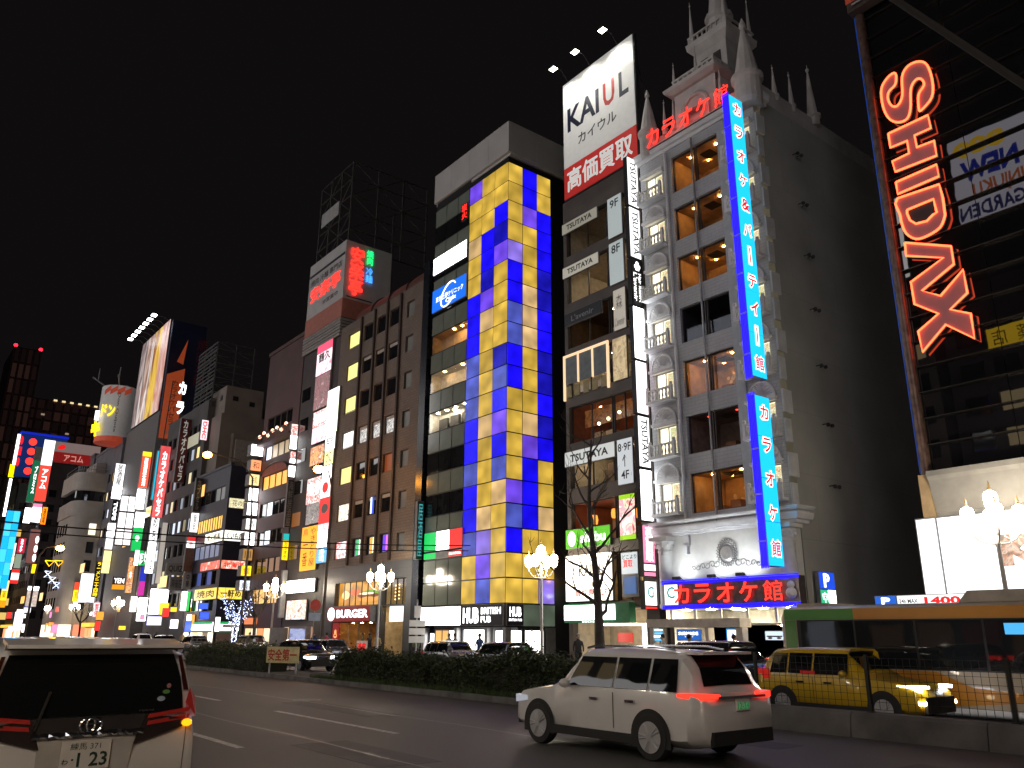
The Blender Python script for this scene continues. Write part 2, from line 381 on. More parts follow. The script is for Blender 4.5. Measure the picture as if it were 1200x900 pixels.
for k in range(-4, 2):
    b = MB(); y0, y1 = k*2.63+.05, k*2.63+2.58
    for i in range(19): yy = y0+(y1-y0)*i/18; b.box(-.004, .004, yy-.004, yy+.004, .06, 1.02)
    for z in [.06+.137*i for i in range(8)]: b.box(.005, .013, y0, y1, z-.004, z+.004)
    b.build('mesh_panel', FENC, fe)
# hedges: masses of small leaves round a twiggy core
LEAF = mat('hedge_leaf', (.045, .07, .02), .55, var=.5, scale=6)
LEAFB = mat('bush_leaf', (.06, .085, .03), .5, var=.5, scale=6)
GRASSM = mat('grass_blade', (.06, .1, .025), .6, var=.4, scale=5)
def leaves(b, n, fx, sz):
    for _ in range(n):
        p = Vector(fx()); d = Vector((rnd.gauss(0, 1), rnd.gauss(0, 1), rnd.gauss(0, .8))).normalized()
        u = d.cross(Vector((rnd.random()-.5, rnd.random()-.5, 1))).normalized(); s_ = sz*rnd.uniform(.6, 1.3)
        b.add([p-u*s_*.45, p+d*s_*.6, p+u*s_*.45, p-d*s_*.6], [(0, 1, 2, 3)])
def hedge(label, y0, y1, h, X0=15.55, X1=17.2, n=9000, humps=6, m=LEAF):
    t = thing('hedge', label, 'hedge', ((X0+X1)/2, (y0+y1)/2, .14))
    hw, hl = (X1-X0)/2, (y1-y0)/2
    ph = [rnd.random()*6 for _ in range(4)]
    def top(y, x=0): return h*(.86+.1*math.sin(y*1.1+ph[0])+.07*math.sin(y*2.7+ph[1]+x)+.05*math.sin(y*5.3+ph[2]))*(1-.25*max(0, (abs(y)-hl+.8)/.8)**2)
    cr = MB(); rings = []
    for i in range(25):
        y = -hl+.25+(2*hl-.5)*i/24; tz = top(y)-.25
        rings.append([(hw*.75*c_, y, z_*tz) for c_, z_ in ((-.9, 0), (.9, 0), (1, .5), (.7, .93), (0, 1), (-.7, .93), (-1, .5))])
    cr.loft(rings).build('twig_core', mat('hedge_twigs', (.018, .02, .01), .9, var=.4), t)
    b = MB()
    def f():
        while True:
            y = rnd.uniform(-hl, hl); tz = top(y)
            a = rnd.uniform(0, math.pi); k = rnd.uniform(.8, 1.06) if rnd.random() < .93 else rnd.uniform(1.0, 1.22)
            x = math.cos(a)*hw*k*(1.0 if abs(math.cos(a)) < .8 else .95); z = (math.sin(a)**.45)*tz*k
            if a < .5 or a > 2.64: z = rnd.uniform(.02, .8)*tz
            return (x, y, z)
    leaves(b, n, f, .075); b.build('leaves', m, t); return t
hedge('clipped dark hedge on the median beside the bare road edge', 17.6, 24.3, 1.28, n=13000)
hedge('rounded dark hedge on the median in front of the burger shop', 24.6, 31.7, 1.2, n=12000)
hedge('longest far hedge on the median in front of the green and white store', 38.6, 50.5, 1.28, n=11000, m=LEAFB)
hedge('small hedge clump between the white car and the bus', 12.6, 17.3, 1.15, n=9000)
gb = MB()
for _ in range(5200):
    y = rnd.uniform(12.5, 33); x = 15.42+abs(rnd.gauss(0, .1)); h = rnd.uniform(.06, .24); a = rnd.random()*6.28
    dx, dy = math.cos(a)*.012, math.sin(a)*.012; lx, ly = rnd.gauss(0, .04), rnd.gauss(0, .04)
    gb.add([(x-dx, y-dy, .13), (x+dx, y+dy, .13), (x+lx, y+ly, .13+h)], [(0, 1, 2)])
g = gb.build('grass', GRASSM); tag(g, 'long grass fringe growing along the foot of the hedges', 'grass'); g['kind'] = 'stuff'
# notice board on the median
bs = thing('notice_board', 'pale yellow board with red writing on the median between hedges', 'sign', (15.9, 37.0, .14), rad(-62))
MB().box(-.9, .9, 0, .05, .45, 1.15).build('board', mat('board_yellow', (.7, .6, .3), .5), bs)
for x in (-.75, .75): MB().box(x-.03, x+.03, .055, .11, 0, 1.1).build('post', STEEL, bs)
lettering('安全第一', mat('board_red', (.5, .05, .03), .5), bs, -.8, .8, .55, 1.05, y=-.006, bold=.03)
# ------------------------------------------------------------------ lit corner tower of coloured glass panels
hub = bldg('glass_tower', 'corner tower clad in glowing yellow, blue and violet glass panels', 32, 50.9)
HW, HZ, HR = 9.68, 3.78, 1.571
MB().box(.06, HW-.06, .07, 7.5, .02, 35.6).build('core', mat('tower_frame', (.012, .012, .014), .5, var=.1), hub)
PAR = mat('parapet_panels', (.5, .49, .47), .55, var=.08, scale=.6)
for i in range(4):
    MB().box(-.15+2.5*i+.01, -.15+2.5*i+2.49, -.12, .1, 35.9, 38.5).build('parapet_panel', PAR, hub)
for i in range(3):
    MB().box(HW-.05, HW+.17, .11+2.5*i, .11+2.5*i+2.48, 35.9, 38.5).build('parapet_panel', PAR, hub)
MB().box(-.1, HW+.1, .1, 7.5, 35.7, 38.3).build('roof_box', PAR, hub)
def glasspanel(name, rgb, es):
    if name in MATS: return MATS[name]
    m_ = mat(name, tuple(v*.12 for v in srgb(rgb)), .2, var=0, emit=srgb(rgb), es=es)
    t = m_.node_tree; b = t.nodes['Principled BSDF']          # backlight hot spots put into the emission as soft noise
    tc = t.nodes.new('ShaderNodeTexCoord'); n = t.nodes.new('ShaderNodeTexNoise'); n.inputs['Scale'].default_value = .75; n.inputs['Detail'].default_value = 1.2
    g_ = t.nodes.new('ShaderNodeNewGeometry'); va = t.nodes.new('ShaderNodeVectorMath')
    oi = t.nodes.new('ShaderNodeObjectInfo'); t.links.new(tc.outputs['Object'], va.inputs[0]); t.links.new(oi.outputs['Random'], va.inputs[1])
    vm = t.nodes.new('ShaderNodeVectorMath'); vm.operation = 'SCALE'; vm.inputs['Scale'].default_value = 9
    cb = t.nodes.new('ShaderNodeCombineXYZ'); t.links.new(oi.outputs['Random'], cb.inputs[0]); t.links.new(cb.outputs[0], vm.inputs[0]); t.links.new(vm.outputs[0], va.inputs[1])
    t.links.new(va.outputs[0], n.inputs['Vector'])
    mp = t.nodes.new('ShaderNodeMapRange'); mp.inputs[1].default_value = .3; mp.inputs[2].default_value = .7; mp.inputs[3].default_value = es*.62; mp.inputs[4].default_value = es*1.35
    t.links.new(n.outputs[0], mp.inputs[0])
    m2 = t.nodes.new('ShaderNodeMapRange'); m2.inputs[3].default_value = .75; m2.inputs[4].default_value = 1.2; t.links.new(oi.outputs['Random'], m2.inputs[0])
    mm = t.nodes.new('ShaderNodeMath'); mm.operation = 'MULTIPLY'; t.links.new(mp.outputs[0], mm.inputs[0]); t.links.new(m2.outputs[0], mm.inputs[1])
    t.links.new(mm.outputs[0], b.inputs['Emission Strength'])
    return m_
PC = dict(Y=glasspanel('panel_yellow', (206, 168, 66), .9), T=glasspanel('panel_tan', (200, 165, 112), 1.), B=glasspanel('panel_blue', (26, 14, 245), 1.),
          D=glasspanel('panel_deep_blue', (24, 20, 165), 1.), V=glasspanel('panel_violet', (108, 70, 220), 1.), L=glasspanel('panel_lilac', (132, 108, 210), 1.),
          G=glasspanel('panel_slate_blue', (74, 84, 175), 1.), S=glasspanel('panel_grey_green', (96, 108, 92), .55))
LEFT = ['VYY', 'YYY', 'YYB', 'TBD', 'YBV', 'YDY', 'BVY', 'BTY', 'BYY', 'GYD', 'GYG', 'GYB', 'BTV', 'BYB', 'GYG', 'BYT', 'BTY', 'GLY', 'YVY', 'YGY']
RIGHT = ['YBY', 'YBY', 'YVB', 'YYB', 'LYB', 'BYD', 'BTD', 'GTB', 'GTB', 'BYD', 'BYD', 'YYB', 'YTD', 'YVB', 'YBY', 'VBY', 'GBT', 'BYY', 'YYY', 'YYL']
CW = 1.605
for r in range(20):
    z = 35.2-HR*(r+1)
    for c in range(3):
        link('glass_panel', panel_mesh(CW-.09, HR-.09, .05, PC[LEFT[r][c]]), hub, (4.86+CW*c, 0, z))
        o = link('glass_panel', panel_mesh(1.36-.09, HR-.09, .05, PC[RIGHT[r][c]]), hub, (HW, .05+1.36*c, z), (0, 0, rad(90)))
SPAN = mat('spandrel_glass', (.2, .23, .19), .12, var=.12, scale=.8, spec=.7)
WHI = mat('room_white', (.75, .74, .7), .7)
WDN = mat('room_warm', (.55, .38, .22), .7)
def room(p, x0, x1, z0, z1, d, m, lamps, lm, y0=.1, name='room', lr=.09, cm=None):
    """lit room behind a pane: walls, floor and ceiling with small round ceiling lamps"""
    b = MB(); y1 = y0+d
    b.quad((x0, y1, z0), (x1, y1, z0), (x1, y1, z1), (x0, y1, z1)); b.quad((x0, y0, z0), (x1, y0, z0), (x1, y1, z0), (x0, y1, z0))
    b.quad((x0, y0, z1), (x0, y1, z1), (x1, y1, z1), (x1, y0, z1)); b.quad((x0, y0, z0), (x0, y1, z0), (x0, y1, z1), (x0, y0, z1))
    b.quad((x1, y0, z0), (x1, y0, z1), (x1, y1, z1), (x1, y1, z0)); o = b.build(name, m, p)
    for fx, fy in lamps:
        MB().lathe([(lr, -.03), (lr, 0)], 10).build('ceiling_lamp', lm, o, loc=(x0+(x1-x0)*fx, y0+d*fy, z1-.01))
    return o
SPOTW = glow((255, 236, 200), 150.); SPOTWARM = glow((255, 200, 120), 150.)
for r in range(20):
    z = 35.2-HR*(r+1)
    for c in range(3):
        if r % 2 == 0 or r == 19: m_ = SPAN
        elif r in (7, 9, 11): m_ = GLASS
        else: m_ = DGLASS
        link('glass_panel', panel_mesh(CW-.09, HR-.09, .04, m_), hub, (.03+CW*c, .01, z))
# three lit floors: cut back into the core by rooms set in front of it
for r, wm, lm, lps in ((7, WDN, SPOTWARM, ((.55, .3), (.75, .4), (.9, .6))), (9, WHI, SPOTWARM, ((.3, .3), (.8, .35))), (11, WHI, SPOTW, ((.15, .3), (.4, .3), (.65, .3), (.9, .3), (.5, .7)))):
    z = 35.2-HR*(r+1)
    room(hub, .08, 4.8, z+.03, z+HR-.06, .9, wm, lps, lm, y0=.06, name='lit_room')
b = MB()
for i in range(3): b.box(.4+1.5*i, 1.5+1.5*i, .7, .9, 35.2-HR*12+.05, 35.2-HR*12+1.1)
b.build('shelf', mat('shelf_dark', (.08, .08, .08), .6), hub)
# the core stays behind the rooms
co = hub.children[0]; me = MB().box(.06, HW-.06, 1.05, 7.5, .02, 35.6); me.box(4.84, HW-.06, .07, 1.045, 2.3, 35.6)
for r in range(-1, 20):
    if r in (7, 9, 11): continue
    z = 35.2-HR*(r+1); me.box(.06, 4.83, .07, 1.045, z if r < 19 else z-.1, z+HR-.005)
co.data = me.mesh('core', MATS['tower_frame'])
# street level of the tower: columns, bright shop fronts, doors
SHOPW = glow((255, 252, 245), 4.5); SHOPD = glow((255, 190, 110), .9)
for x0, x1, z0, z1, m_, nm in ((.5, 1.0, .15, 1.9, W, 'poster_box'), (1.15, 1.95, .15, 2.1, SHOPD, 'door'), (2.0, 2.75, .15, 2.1, SHOPD, 'door'), (2.85, 3.7, .15, 2.1, W, 'poster_box'),
                               (4.6, 7.2, .9, 2.15, SHOPW, 'shop_window'), (8.1, 9.4, .15, 2.1, SHOPW, 'shop_window')):
    o = MB().box(x0, x1, .5, .56, z0, z1).build(nm, m_, hub)
    b = MB(); b.box(x0-.06, x0, .46, .6, z0, z1); b.box(x1, x1+.06, .46, .6, z0, z1); b.box(x0-.06, x1+.06, .46, .6, z1, z1+.06); b.build('frame', STEEL, o)
for y0, y1, m_ in ((.4, 1.3, SHOPW), (1.6, 2.1, SHOPW), (2.2, 3.1, SHOPW)):
    o = MB().box(HW-.1, HW-.04, y0, y1, .15, 2.1).build('shop_window', m_, hub)
    b = MB(); b.box(HW-.12, HW, y0-.05, y0, .1, 2.2); b.box(HW-.12, HW, y1, y1+.05, .1, 2.2); b.build('frame', STEEL, o)
for x in (.15, 4.2, 7.6, 9.5): MB().box(x-.16, x+.16, .05, .5, .02, 2.28).build('column', STEEL, hub)
MB().box(HW-.3, HW+.02, 3.3, 4.1, .02, 2.3).build('column', STEEL, hub)
for c in range(2):
    link('glass_panel', panel_mesh(1.31, 1.3, .05, PC['S']), hub, (HW, 1.41+1.36*c, 2.38), (0, 0, rad(90)))
# signs on the tower
fsign('long white blank light box on the glass tower near its top', 50.8, 46.2, 29.3, 30.75, [(0, .33, 0, 1, W), (.33, .67, 0, 1, W), (.67, 1, 0, 1, W)], [('麦酒 酒場', T['d'], .35, .6, .3, .65)], out=.12, d=.1)
fsign('blue light box with white lettering and a swoosh on the glass tower', 50.8, 46.15, 26.05, 27.95, full(glow((20, 95, 205), 1.3)), [('東京上野クリニック', T['w'], .12, .92, .38, .62), ('Clinic', T['w'], .42, .72, .16, .34)], out=.12, d=.1)
sw = MB(); sw.tube([(2.3+1.0*math.cos(a), -.04, .95+.85*math.sin(a)+.35*math.cos(a)) for a in [rad(20+i*14) for i in range(22)]], .05, 6)
sw.build('swoosh', T['w'], bpy.data.objects['sign.001'])
fsign('green white and red restaurant sign on the glass tower', 50.7, 45.9, 7.5, 8.85, [(0, .33, 0, 1, GRNL), (.33, .67, 0, 1, W), (.67, 1, 0, 1, REDL)], out=.12, d=.1)
fsign('narrow red white and green strip sign below the restaurant flag sign', 50.7, 45.9, 6.95, 7.4, [(0, .33, 0, 1, GRNL), (.67, 1, 0, 1, REDL)], [('SALVATORE', T['w'], .68, .98, .3, .7)], out=.12, d=.1)
bsign('thin blade sign with glowing blue characters at the tower edge', 31.35, 31.95, 50.95, 7.0, 11.2, full(mat('dark_film', (.02, .03, .03), .4)), [('居酒屋', glow((70, 165, 170), .9, False), .15, .85, .05, .95, dict(vert=True))])
t = fsign('small red neon characters in a dark tower window', 47.0, 46.2, 32.6, 34.0, full(mat('dark_backing', (.01, .01, .01), .5)), [('炭火', NEONR, .05, .95, .05, .95, dict(vert=True))], out=.1, d=.06)
fsign('three blank white light boxes above the tower doors', 50.75, 45.85, 2.42, 3.66, [(0, .33, 0, 1, W), (.33, .67, 0, 1, W), (.67, 1, 0, 1, W)], out=.16, d=.14)
fsign('black pub sign with glowing white HUB and BRITISH PUB', 45.75, 41.3, 2.4, 3.72, full(mat('pub_black', (.02, .018, .03), .3)), [('HUB', T['w'], .05, .45, .1, .85, dict(bold=.05)), ('BRITISH', T['w'], .5, .97, .52, .85, dict(bold=.03)), ('PUB', T['w'], .5, .74, .14, .44, dict(bold=.03))], out=.16, d=.14)
sign('smaller black sign with white HUB round the tower corner', (32.02, 41.1, 2.4), 0, 1.35, 1.32, .1, full(MATS['pub_black']), [('HUB', T['w'], .15, .85, .4, .85, dict(bold=.04)), ('BRITISH PUB', T['w'], .12, .88, .2, .32)])
# ------------------------------------------------------------------ narrow building of stacked shops with the big roof billboard
kb_ = bldg('shop_building', 'narrow dark building of stacked shops under the white billboard', 32, 35.35)
KW = 6.75
BRZ = mat('bronze_stone', (.1, .085, .075), .5, var=.2, scale=.8)
tops = [27.35, 24.25, 21.05, 18.2, 15.0, 12.2, 9.2, 6.2]
bots = [25.0, 21.75, 18.75, 15.75, 12.75, 10.05, 6.9, 3.6]
ops = [(.3, 5.75, b0, t0) for t0, b0 in zip(tops, bots)]+[(.3, 5.9, .2, 3.3)]
b = wall_open(MB(), 0, KW, .02, 29.0, ops, .35); shell(b, KW, 9, 29.0).build('wall', BRZ, kb_)
RM = dict(warm=mat('shop_warm_wall', (.6, .5, .36), .7), dark=mat('shop_dark_wall', (.12, .08, .06), .7), red=mat('shop_red_wall', (.22, .07, .04), .7), white=WHI)
kinds = ['warm', 'warm', 'dark', 'warm', 'red', 'warm', 'red', 'white']
for i, (t0, b0) in enumerate(zip(tops, bots)):
    k = kinds[i]; lamps = [(.25+.5*rnd.random(), .15+.6*rnd.random()) for _ in range(2 if k in ('dark', 'red') else 5)]
    if i == 0: lamps = [(.82, .3)]
    room(kb_, .31, 5.74, b0+.01, t0-.01, 3.2, RM[k], lamps, SPOTWARM if k != 'warm' else SPOTW, y0=.36, name='shop_floor', lr=.06)
    mull = (.3, 2.2, 3.9, 5.75)
    for a, c in ((.3, 3.75), (3.85, 4.75)):
        window(kb_, a, c, b0, t0, GLASS, y=.25, bars=1 if c < 4 else 0, fm=DARK)
# furniture-like blocks and shelves inside the shops
for i, (t0, b0) in enumerate(zip(tops, bots)):
    for q in range(4):
        x = .6+q*1.0+rnd.random()*.3; h = rnd.uniform(.7, 1.7)
        MB().box(x, x+rnd.uniform(.4, .8), 1.6+rnd.random(), 3.1, b0+.02, b0+h).build('shelf', [RM['dark'], RM['warm'], mat('shop_goods', (.3, .22, .15), .6, var=.7, scale=9), mat('shop_goods_blue', (.08, .12, .25), .6, var=.5, scale=8)][rnd.randrange(4)], kb_)
AUT = printed('autumn_leaves', [(60, 20, 10), (150, 60, 20), (190, 130, 60), (90, 20, 12), (40, 12, 8)], 3.5, .35, detail=5)
b = MB(); b.box(.4, 5.6, 1.2, 1.24, 13.9, 14.95); b.build('maple_garland', AUT, kb_)
for x, z in ((1.9, 13.85), (2.7, 14.0), (3.6, 14.2)):
    MB().ball((x, .9, z), .1).build('pendant_lamp', glow((255, 225, 170), 6.), kb_)
for x in (1.2, 2.9, 3.8, 4.4):
    MB().lathe([(.2, -.25), (.24, 0), (.18, .25)], 12, (x, 1.0, 8.3+.15*math.sin(x*5))).build('lantern', glow((255, 150, 60), 1.6), kb_)
GREYB = mat('grey_board', (.42, .45, .47), .5, var=.06)
GREYS = glow((190, 200, 200), .55)
def kz(i): return tops[i]
fsign('grey board with black shop lettering over the dark top-floor window', 35.3, 32.05, 26.6, 27.35, full(glow((170, 165, 150), .5)), [('TSUTAYA', T['k'], .14, .86, .25, .75, dict(bold=.03))], out=.15, d=.14)
fsign('grey board with black shop lettering over the lit eighth-floor window', 35.3, 32.05, 23.5, 24.25, full(glow((185, 180, 165), .6)), [('TSUTAYA', T['k'], .14, .86, .25, .75, dict(bold=.03))], out=.15, d=.14)
fsign('pale grey panel marked 9F beside the top-floor window', 31.18,29.99,24.68,27.39, full(GREYS), [('9F', T['k'], .2, .8, .72, .92)], out=.12, d=.12)
fsign('pale grey panel marked 8F below the 9F panel', 31.17,29.98,21.63,24.36, full(GREYS), [('8F', T['k'], .2, .8, .72, .92)], out=.12, d=.12)
fsign('black sign with dim grey lettering of a hair salon', 35.2, 31.9, 20.2, 21.05, full(mat('salon_black', (.015, .015, .015), .35)), [("L'avenir", T['d'], .2, .8, .25, .7)], out=.15, d=.14)
fsign('cream salon panel with a line drawing', 30.95,29.97,18.69,21.24, full(glow((205, 195, 180), .5)), [('森', T['d'], .25, .75, .5, .85), ("L'avenir", T['d'], .12, .9, .1, .3)], out=.12, d=.12)
MARB = printed('marble', [(190, 165, 120), (225, 200, 150), (170, 140, 100), (215, 190, 145)], .9, .7, detail=8, distort=3)
fsign('backlit cream marble panel beside the framed restaurant windows', 31.14,30.02,15.68,18.26, full(MARB), out=.12, d=.12)
fr = MB()
for (x0, z0, x1, z1) in ((.0, 15.45, .12, 18.2), (3.75, 15.45, 3.87, 18.2), (.0, 18.2, 3.87, 18.32), (1.25, 16.4, 1.33, 18.2), (2.5, 16.4, 2.58, 18.2)): fr.box(x0, x1, -.18, -.06, z0, z1)
fr.build('lit_frame', glow((255, 215, 170), .9), kb_)
for x in (.12, 1.33, 2.58): MB().box(x+.02, x+1.1, -.1, -.06, 16.45, 18.18).build('blind', mat('blue_grey_blind', (.18, .22, .25), .6), kb_)
for i in range(5): MB().box(.2+.75*i, .2+.75*i+.42, -.12, -.05, 15.6, 16.3).build('planter', mat('planter_ochre', (.4, .35, .2), .7), kb_)
fsign('white board with black shop lettering behind the bare tree branches', 35.35, 31.2, 11.35, 12.25, full(glow((200, 203, 200), .8)), [('TSUTAYA', T['k'], .12, .88, .25, .75, dict(bold=.03))], out=.15, d=.14)
fsign('white panel with an arrow between 8-9F and 4F', 31.05,29.88,9.70,12.26, full(glow((200, 205, 208), .8)), [('8·9F', T['k'], .08, .92, .72, .9), ('4F', T['k'], .25, .75, .12, .3), ('↑', T['k'], .35, .65, .38, .65)], out=.12, d=.12)
fsign('green sign with a white emblem on the restaurant floor', 35.37,31.74,6.57,7.67, full(glow((80, 165, 30), 1.2)), [('●', T['w'], .06, .24, .12, .88), ('shabu', T['w'], .35, .9, .25, .75, dict(bold=.03))], out=.15, d=.14)
PLUM = printed('plum_blossom', [(250, 240, 215), (250, 245, 225), (240, 150, 170), (250, 235, 200), (215, 60, 90)], 1.6, 1.1, detail=2)
fsign('cream panel with plum blossom print and green edges', 31.01,29.89,6.74,9.15, [(0, 1, .1, .9, PLUM), (0, 1, 0, .1, glow((140, 190, 30), 1.2)), (0, 1, .9, 1, glow((140, 190, 30), 1.2))], out=.12, d=.12, lip=.0)
fsign('big white light box with KAIUL lettering behind the tree trunk', 35.36,31.64,3.64,6.19, [(0, 1, 0, 1, WW)], [('KAIUL', T['k'], .3, .82, .52, .78, dict(bold=.03)), ('カイウル', T['d'], .4, .72, .38, .48), ('買取専門2F', T['r'], .22, .9, .1, .26, dict(bold=.04))], out=.2, d=.18)
fsign('pale blue-grey panel with a bag print and red characters', 31.02,29.82,3.77,6.08, [(0, 1, .5, 1, glow((205, 215, 220), .8)), (.12, .88, .06, .46, glow((75, 110, 165), .7))], [('どこより', T['k'], .1, .95, .84, .94), ('買取', T['r'], .15, .7, .66, .82, dict(bold=.04))], out=.12, d=.12)
fsign('blank white light box in a green fascia over the ground shop', 35.2, 30.2, 2.5, 3.5, [(0, .8, .12, .95, W)], [('MOS', T['w'], .3, .5, .01, .1)], case=mat('fascia_green', (.02, .18, .07), .5), out=.5, d=.48)
o = MB().box(.6, 5.6, 2.9, 3.2, .2, 2.4).build('shop_back_wall', mat('shop_cream', (.6, .52, .4), .7), kb_)
b = MB(); b.box(2.1, 2.25, -.05, .1, .2, 2.35); b.box(5.6, 5.75, -.05, .1, .2, 2.35); b.box(2.1, 5.75, -.05, .1, 2.35, 2.45); b.build('lit_shop_frame', W, kb_)
MB().box(2.8, 3.9, 1.0, 1.05, 1.5, 2.0).build('menu_board', glow((200, 60, 40), .9), kb_)
room(kb_, .35, 5.85, .22, 3.25, 2.5, RM['warm'], [(.45, .4), (.6, .4), (.8, .4)], SPOTW, y0=.36, name='shop_floor')
# vertical sign column at the right edge of the shop building
BX0, BX1, BY = 31.08, 31.97, 28.68
def col(label, za, zb, panels, texts=(), **k): return sign(label, (BX0, BY-.0, zb), 0, BX1-BX0, za-zb, .3, panels, texts, case=BLACK, lip=.04, **k)
GW = glow((250, 250, 250), 1.5)
col('white blade sign with sideways lettering beside the 9F panel', 28.9, 25.7, full(GW), [('TSUTAYA', T['k'], .25, .8, .06, .94, dict(rot=90, bold=.02))])
col('white blade sign with sideways lettering beside the 8F panel', 25.6, 22.4, full(GW), [('TSUTAYA', T['k'], .25, .8, .06, .94, dict(rot=90, bold=.02))])
col("black salon blade sign with white L'avenir lettering", 22.3, 19.5, full(mat('blade_black', (.015, .015, .015), .4)), [("Hair Resort", T['w'], .6, .85, .08, .7, dict(rot=90)), ("L'avenir", T['w'], .15, .5, .08, .7, dict(rot=90)), ('♣', T['w'], .25, .8, .76, .96)])
col('blank white blade sign under the black salon blade sign', 19.4, 16.3, full(W))
col('white blade sign with faint pink writing', 16.2, 13.2, full(glow((255, 240, 245), 1.7)), [('粋な居酒屋', glow((240, 170, 180), 1., False), .3, .7, .3, .92, dict(vert=True))])
col('white blade sign with sideways lettering under the pink-written blade', 13.1, 10.3, full(GW), [('TSUTAYA', T['k'], .25, .8, .06, .94, dict(rot=90, bold=.02))])
col('lowest blank white blade sign above the pink blade sign', 10.2, 7.5, full(W))
col('pink blade sign with white characters', 7.3, 4.7, [(0, 1, .25, 1, PINK), (0, 1, .1, .25, GW), (0, 1, 0, .1, PINK)], [('高価買取', T['w'], .2, .8, .3, .96, dict(vert=True, bold=.03))])
col('small white blade sign with a teal and red ring mark', 4.5, 3.1, [(0, 1, .12, 1, GW), (0, 1, 0, .12, REDL)], [('C', glow((30, 150, 140), 1., False), .2, .7, .4, .8), ('ﾉ', T['r'], .5, .8, .4, .8)])
MB().box(.02, .12, 0, .12, 0, 26).build('sign_mast', STEEL, thing('sign_mast', 'steel mast carrying the column of blade signs', 'mast', (32.0, 28.75, 3)))
# roof billboard with three floodlights
bb = thing('roof_billboard', 'white roof billboard reading KAIUL over a red band', 'billboard', (31.9, 35.1, 29.0), FACE)
bw, bh = 6.65, 9.0
MB().box(0, bw, .02, .3, 0, bh).build('cabinet', DARK, bb)
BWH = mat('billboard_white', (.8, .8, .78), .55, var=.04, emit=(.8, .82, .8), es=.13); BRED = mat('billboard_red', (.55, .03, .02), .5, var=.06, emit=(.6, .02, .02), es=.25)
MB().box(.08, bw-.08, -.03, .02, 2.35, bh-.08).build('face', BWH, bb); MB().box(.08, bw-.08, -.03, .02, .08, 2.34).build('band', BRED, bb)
lettering('KAI', mat('navy_letter', (.01, .015, .04), .4, var=0), bb, .5, 3.5, 4.95, 6.75, y=-.04, bold=.025)
lettering('U', mat('red_letter', (.55, .03, .02), .4, var=0), bb, 3.9, 4.9, 4.95, 6.75, y=-.04, bold=.025)
lettering('L', MATS['navy_letter'], bb, 5.3, 6.1, 4.95, 6.75, y=-.04, bold=.025)
lettering('カイウル', mat('grey_letter', (.06, .06, .06), .4, var=0), bb, 1.5, 5.0, 3.55, 4.35, y=-.04)
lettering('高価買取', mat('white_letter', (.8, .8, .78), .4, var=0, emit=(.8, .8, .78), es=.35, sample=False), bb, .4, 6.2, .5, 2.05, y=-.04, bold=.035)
b = MB()
for i in range(5):
    x = .3+i*(bw-.6)/4; b.box(x-.06, x+.06, .3, .42, -1.2, bh-.3); b.tube([(x, .42, bh-1), (x, 2.6, -.2)], .05, 6)
b.build('steel_frame', DARK, bb)
for x in (.6, 2.75, 5.3):
    f = thing('billboard_floodlight', 'floodlight on an arm over the white roof billboard', 'floodlight', (31.9, 35.1-x, 38.0), FACE, 'floodlights over the roof billboard')
    MB().tube([(0, .1, -.2), (0, -.6, .55), (0, -1.35, .5)], .03, 6).build('arm', DARK, f)
    MB().loft([[(-.2, -1.5, .42), (.2, -1.5, .42), (.2, -1.2, .36), (-.2, -1.2, .36)], [(-.14, -1.5, .6), (.14, -1.5, .6), (.14, -1.25, .58), (-.14, -1.25, .58)]]).build('housing', DARK, f)
    MB().box(-.24, .24, -1.52, -1.16, .33, .35).build('lens', glow((255, 250, 230), 14.), f)
    ld = bpy.data.lights.new('floodlight', 'SPOT'); ld.energy = 420; ld.color = (1, .97, .88); ld.spot_size = rad(110); ld.spot_blend = .8; ld.shadow_soft_size = .15
    lo = bpy.data.objects.new('floodlight_beam', ld); C.objects.link(lo); lo.parent = f; lo.location = (0, -1.33, .28)
    lo.rotation_euler = Vector((0, 1.2, -3.2)).to_track_quat('-Z', 'Y').to_euler()
# ------------------------------------------------------------------ castle-topped karaoke building
ka = bldg('castle_building', 'grey karaoke building with balconies and a castle roof of spires', 32, 28.5)
AW = 7.95
STN = brickwall('castle_stone', (.5, .515, .545), (.47, .485, .515), (.32, .325, .335), .5, .18, .65, .008)
TRIM = mat('castle_trim', (.72, .73, .75), .6, var=.12, scale=1.5, bump=.15)
SIDEW = brickwall('side_wall', (.46, .46, .44), (.43, .43, .415), (.34, .34, .33), 4., 3.0, .8, .01)
fl = [7.65+2.99*i for i in range(7)]
ops = []
for z in fl:
    ops += [(.35, 1.65, z+.2, z+1.75), (2.35, 5.55, z, z+(2.0 if z < 25 else 2.25)), (6.3, 7.6, z+.2, z+1.75)]
wall_open(MB(), 0, AW, 6.7, 28.4, ops, .3).build('wall', STN, ka)
b = MB(); b.box(.02, AW-.02, 3.6, 15.5, .02, 28.9); b.build('rear_block', SIDEW, ka)
b = MB(); b.box(.02, AW-.02, .62, 3.55, 28.42, 28.9); b.quad((AW-.02, .6, 0.02), (AW-.02, 3.6, .02), (AW-.02, 3.6, 28.42), (AW-.02, .6, 28.42)); b.quad((.02, .6, .02), (.02, .6, 28.42), (.02, 3.6, 28.42), (.02, 3.6, .02)); b.build('side_wall', SIDEW, ka)
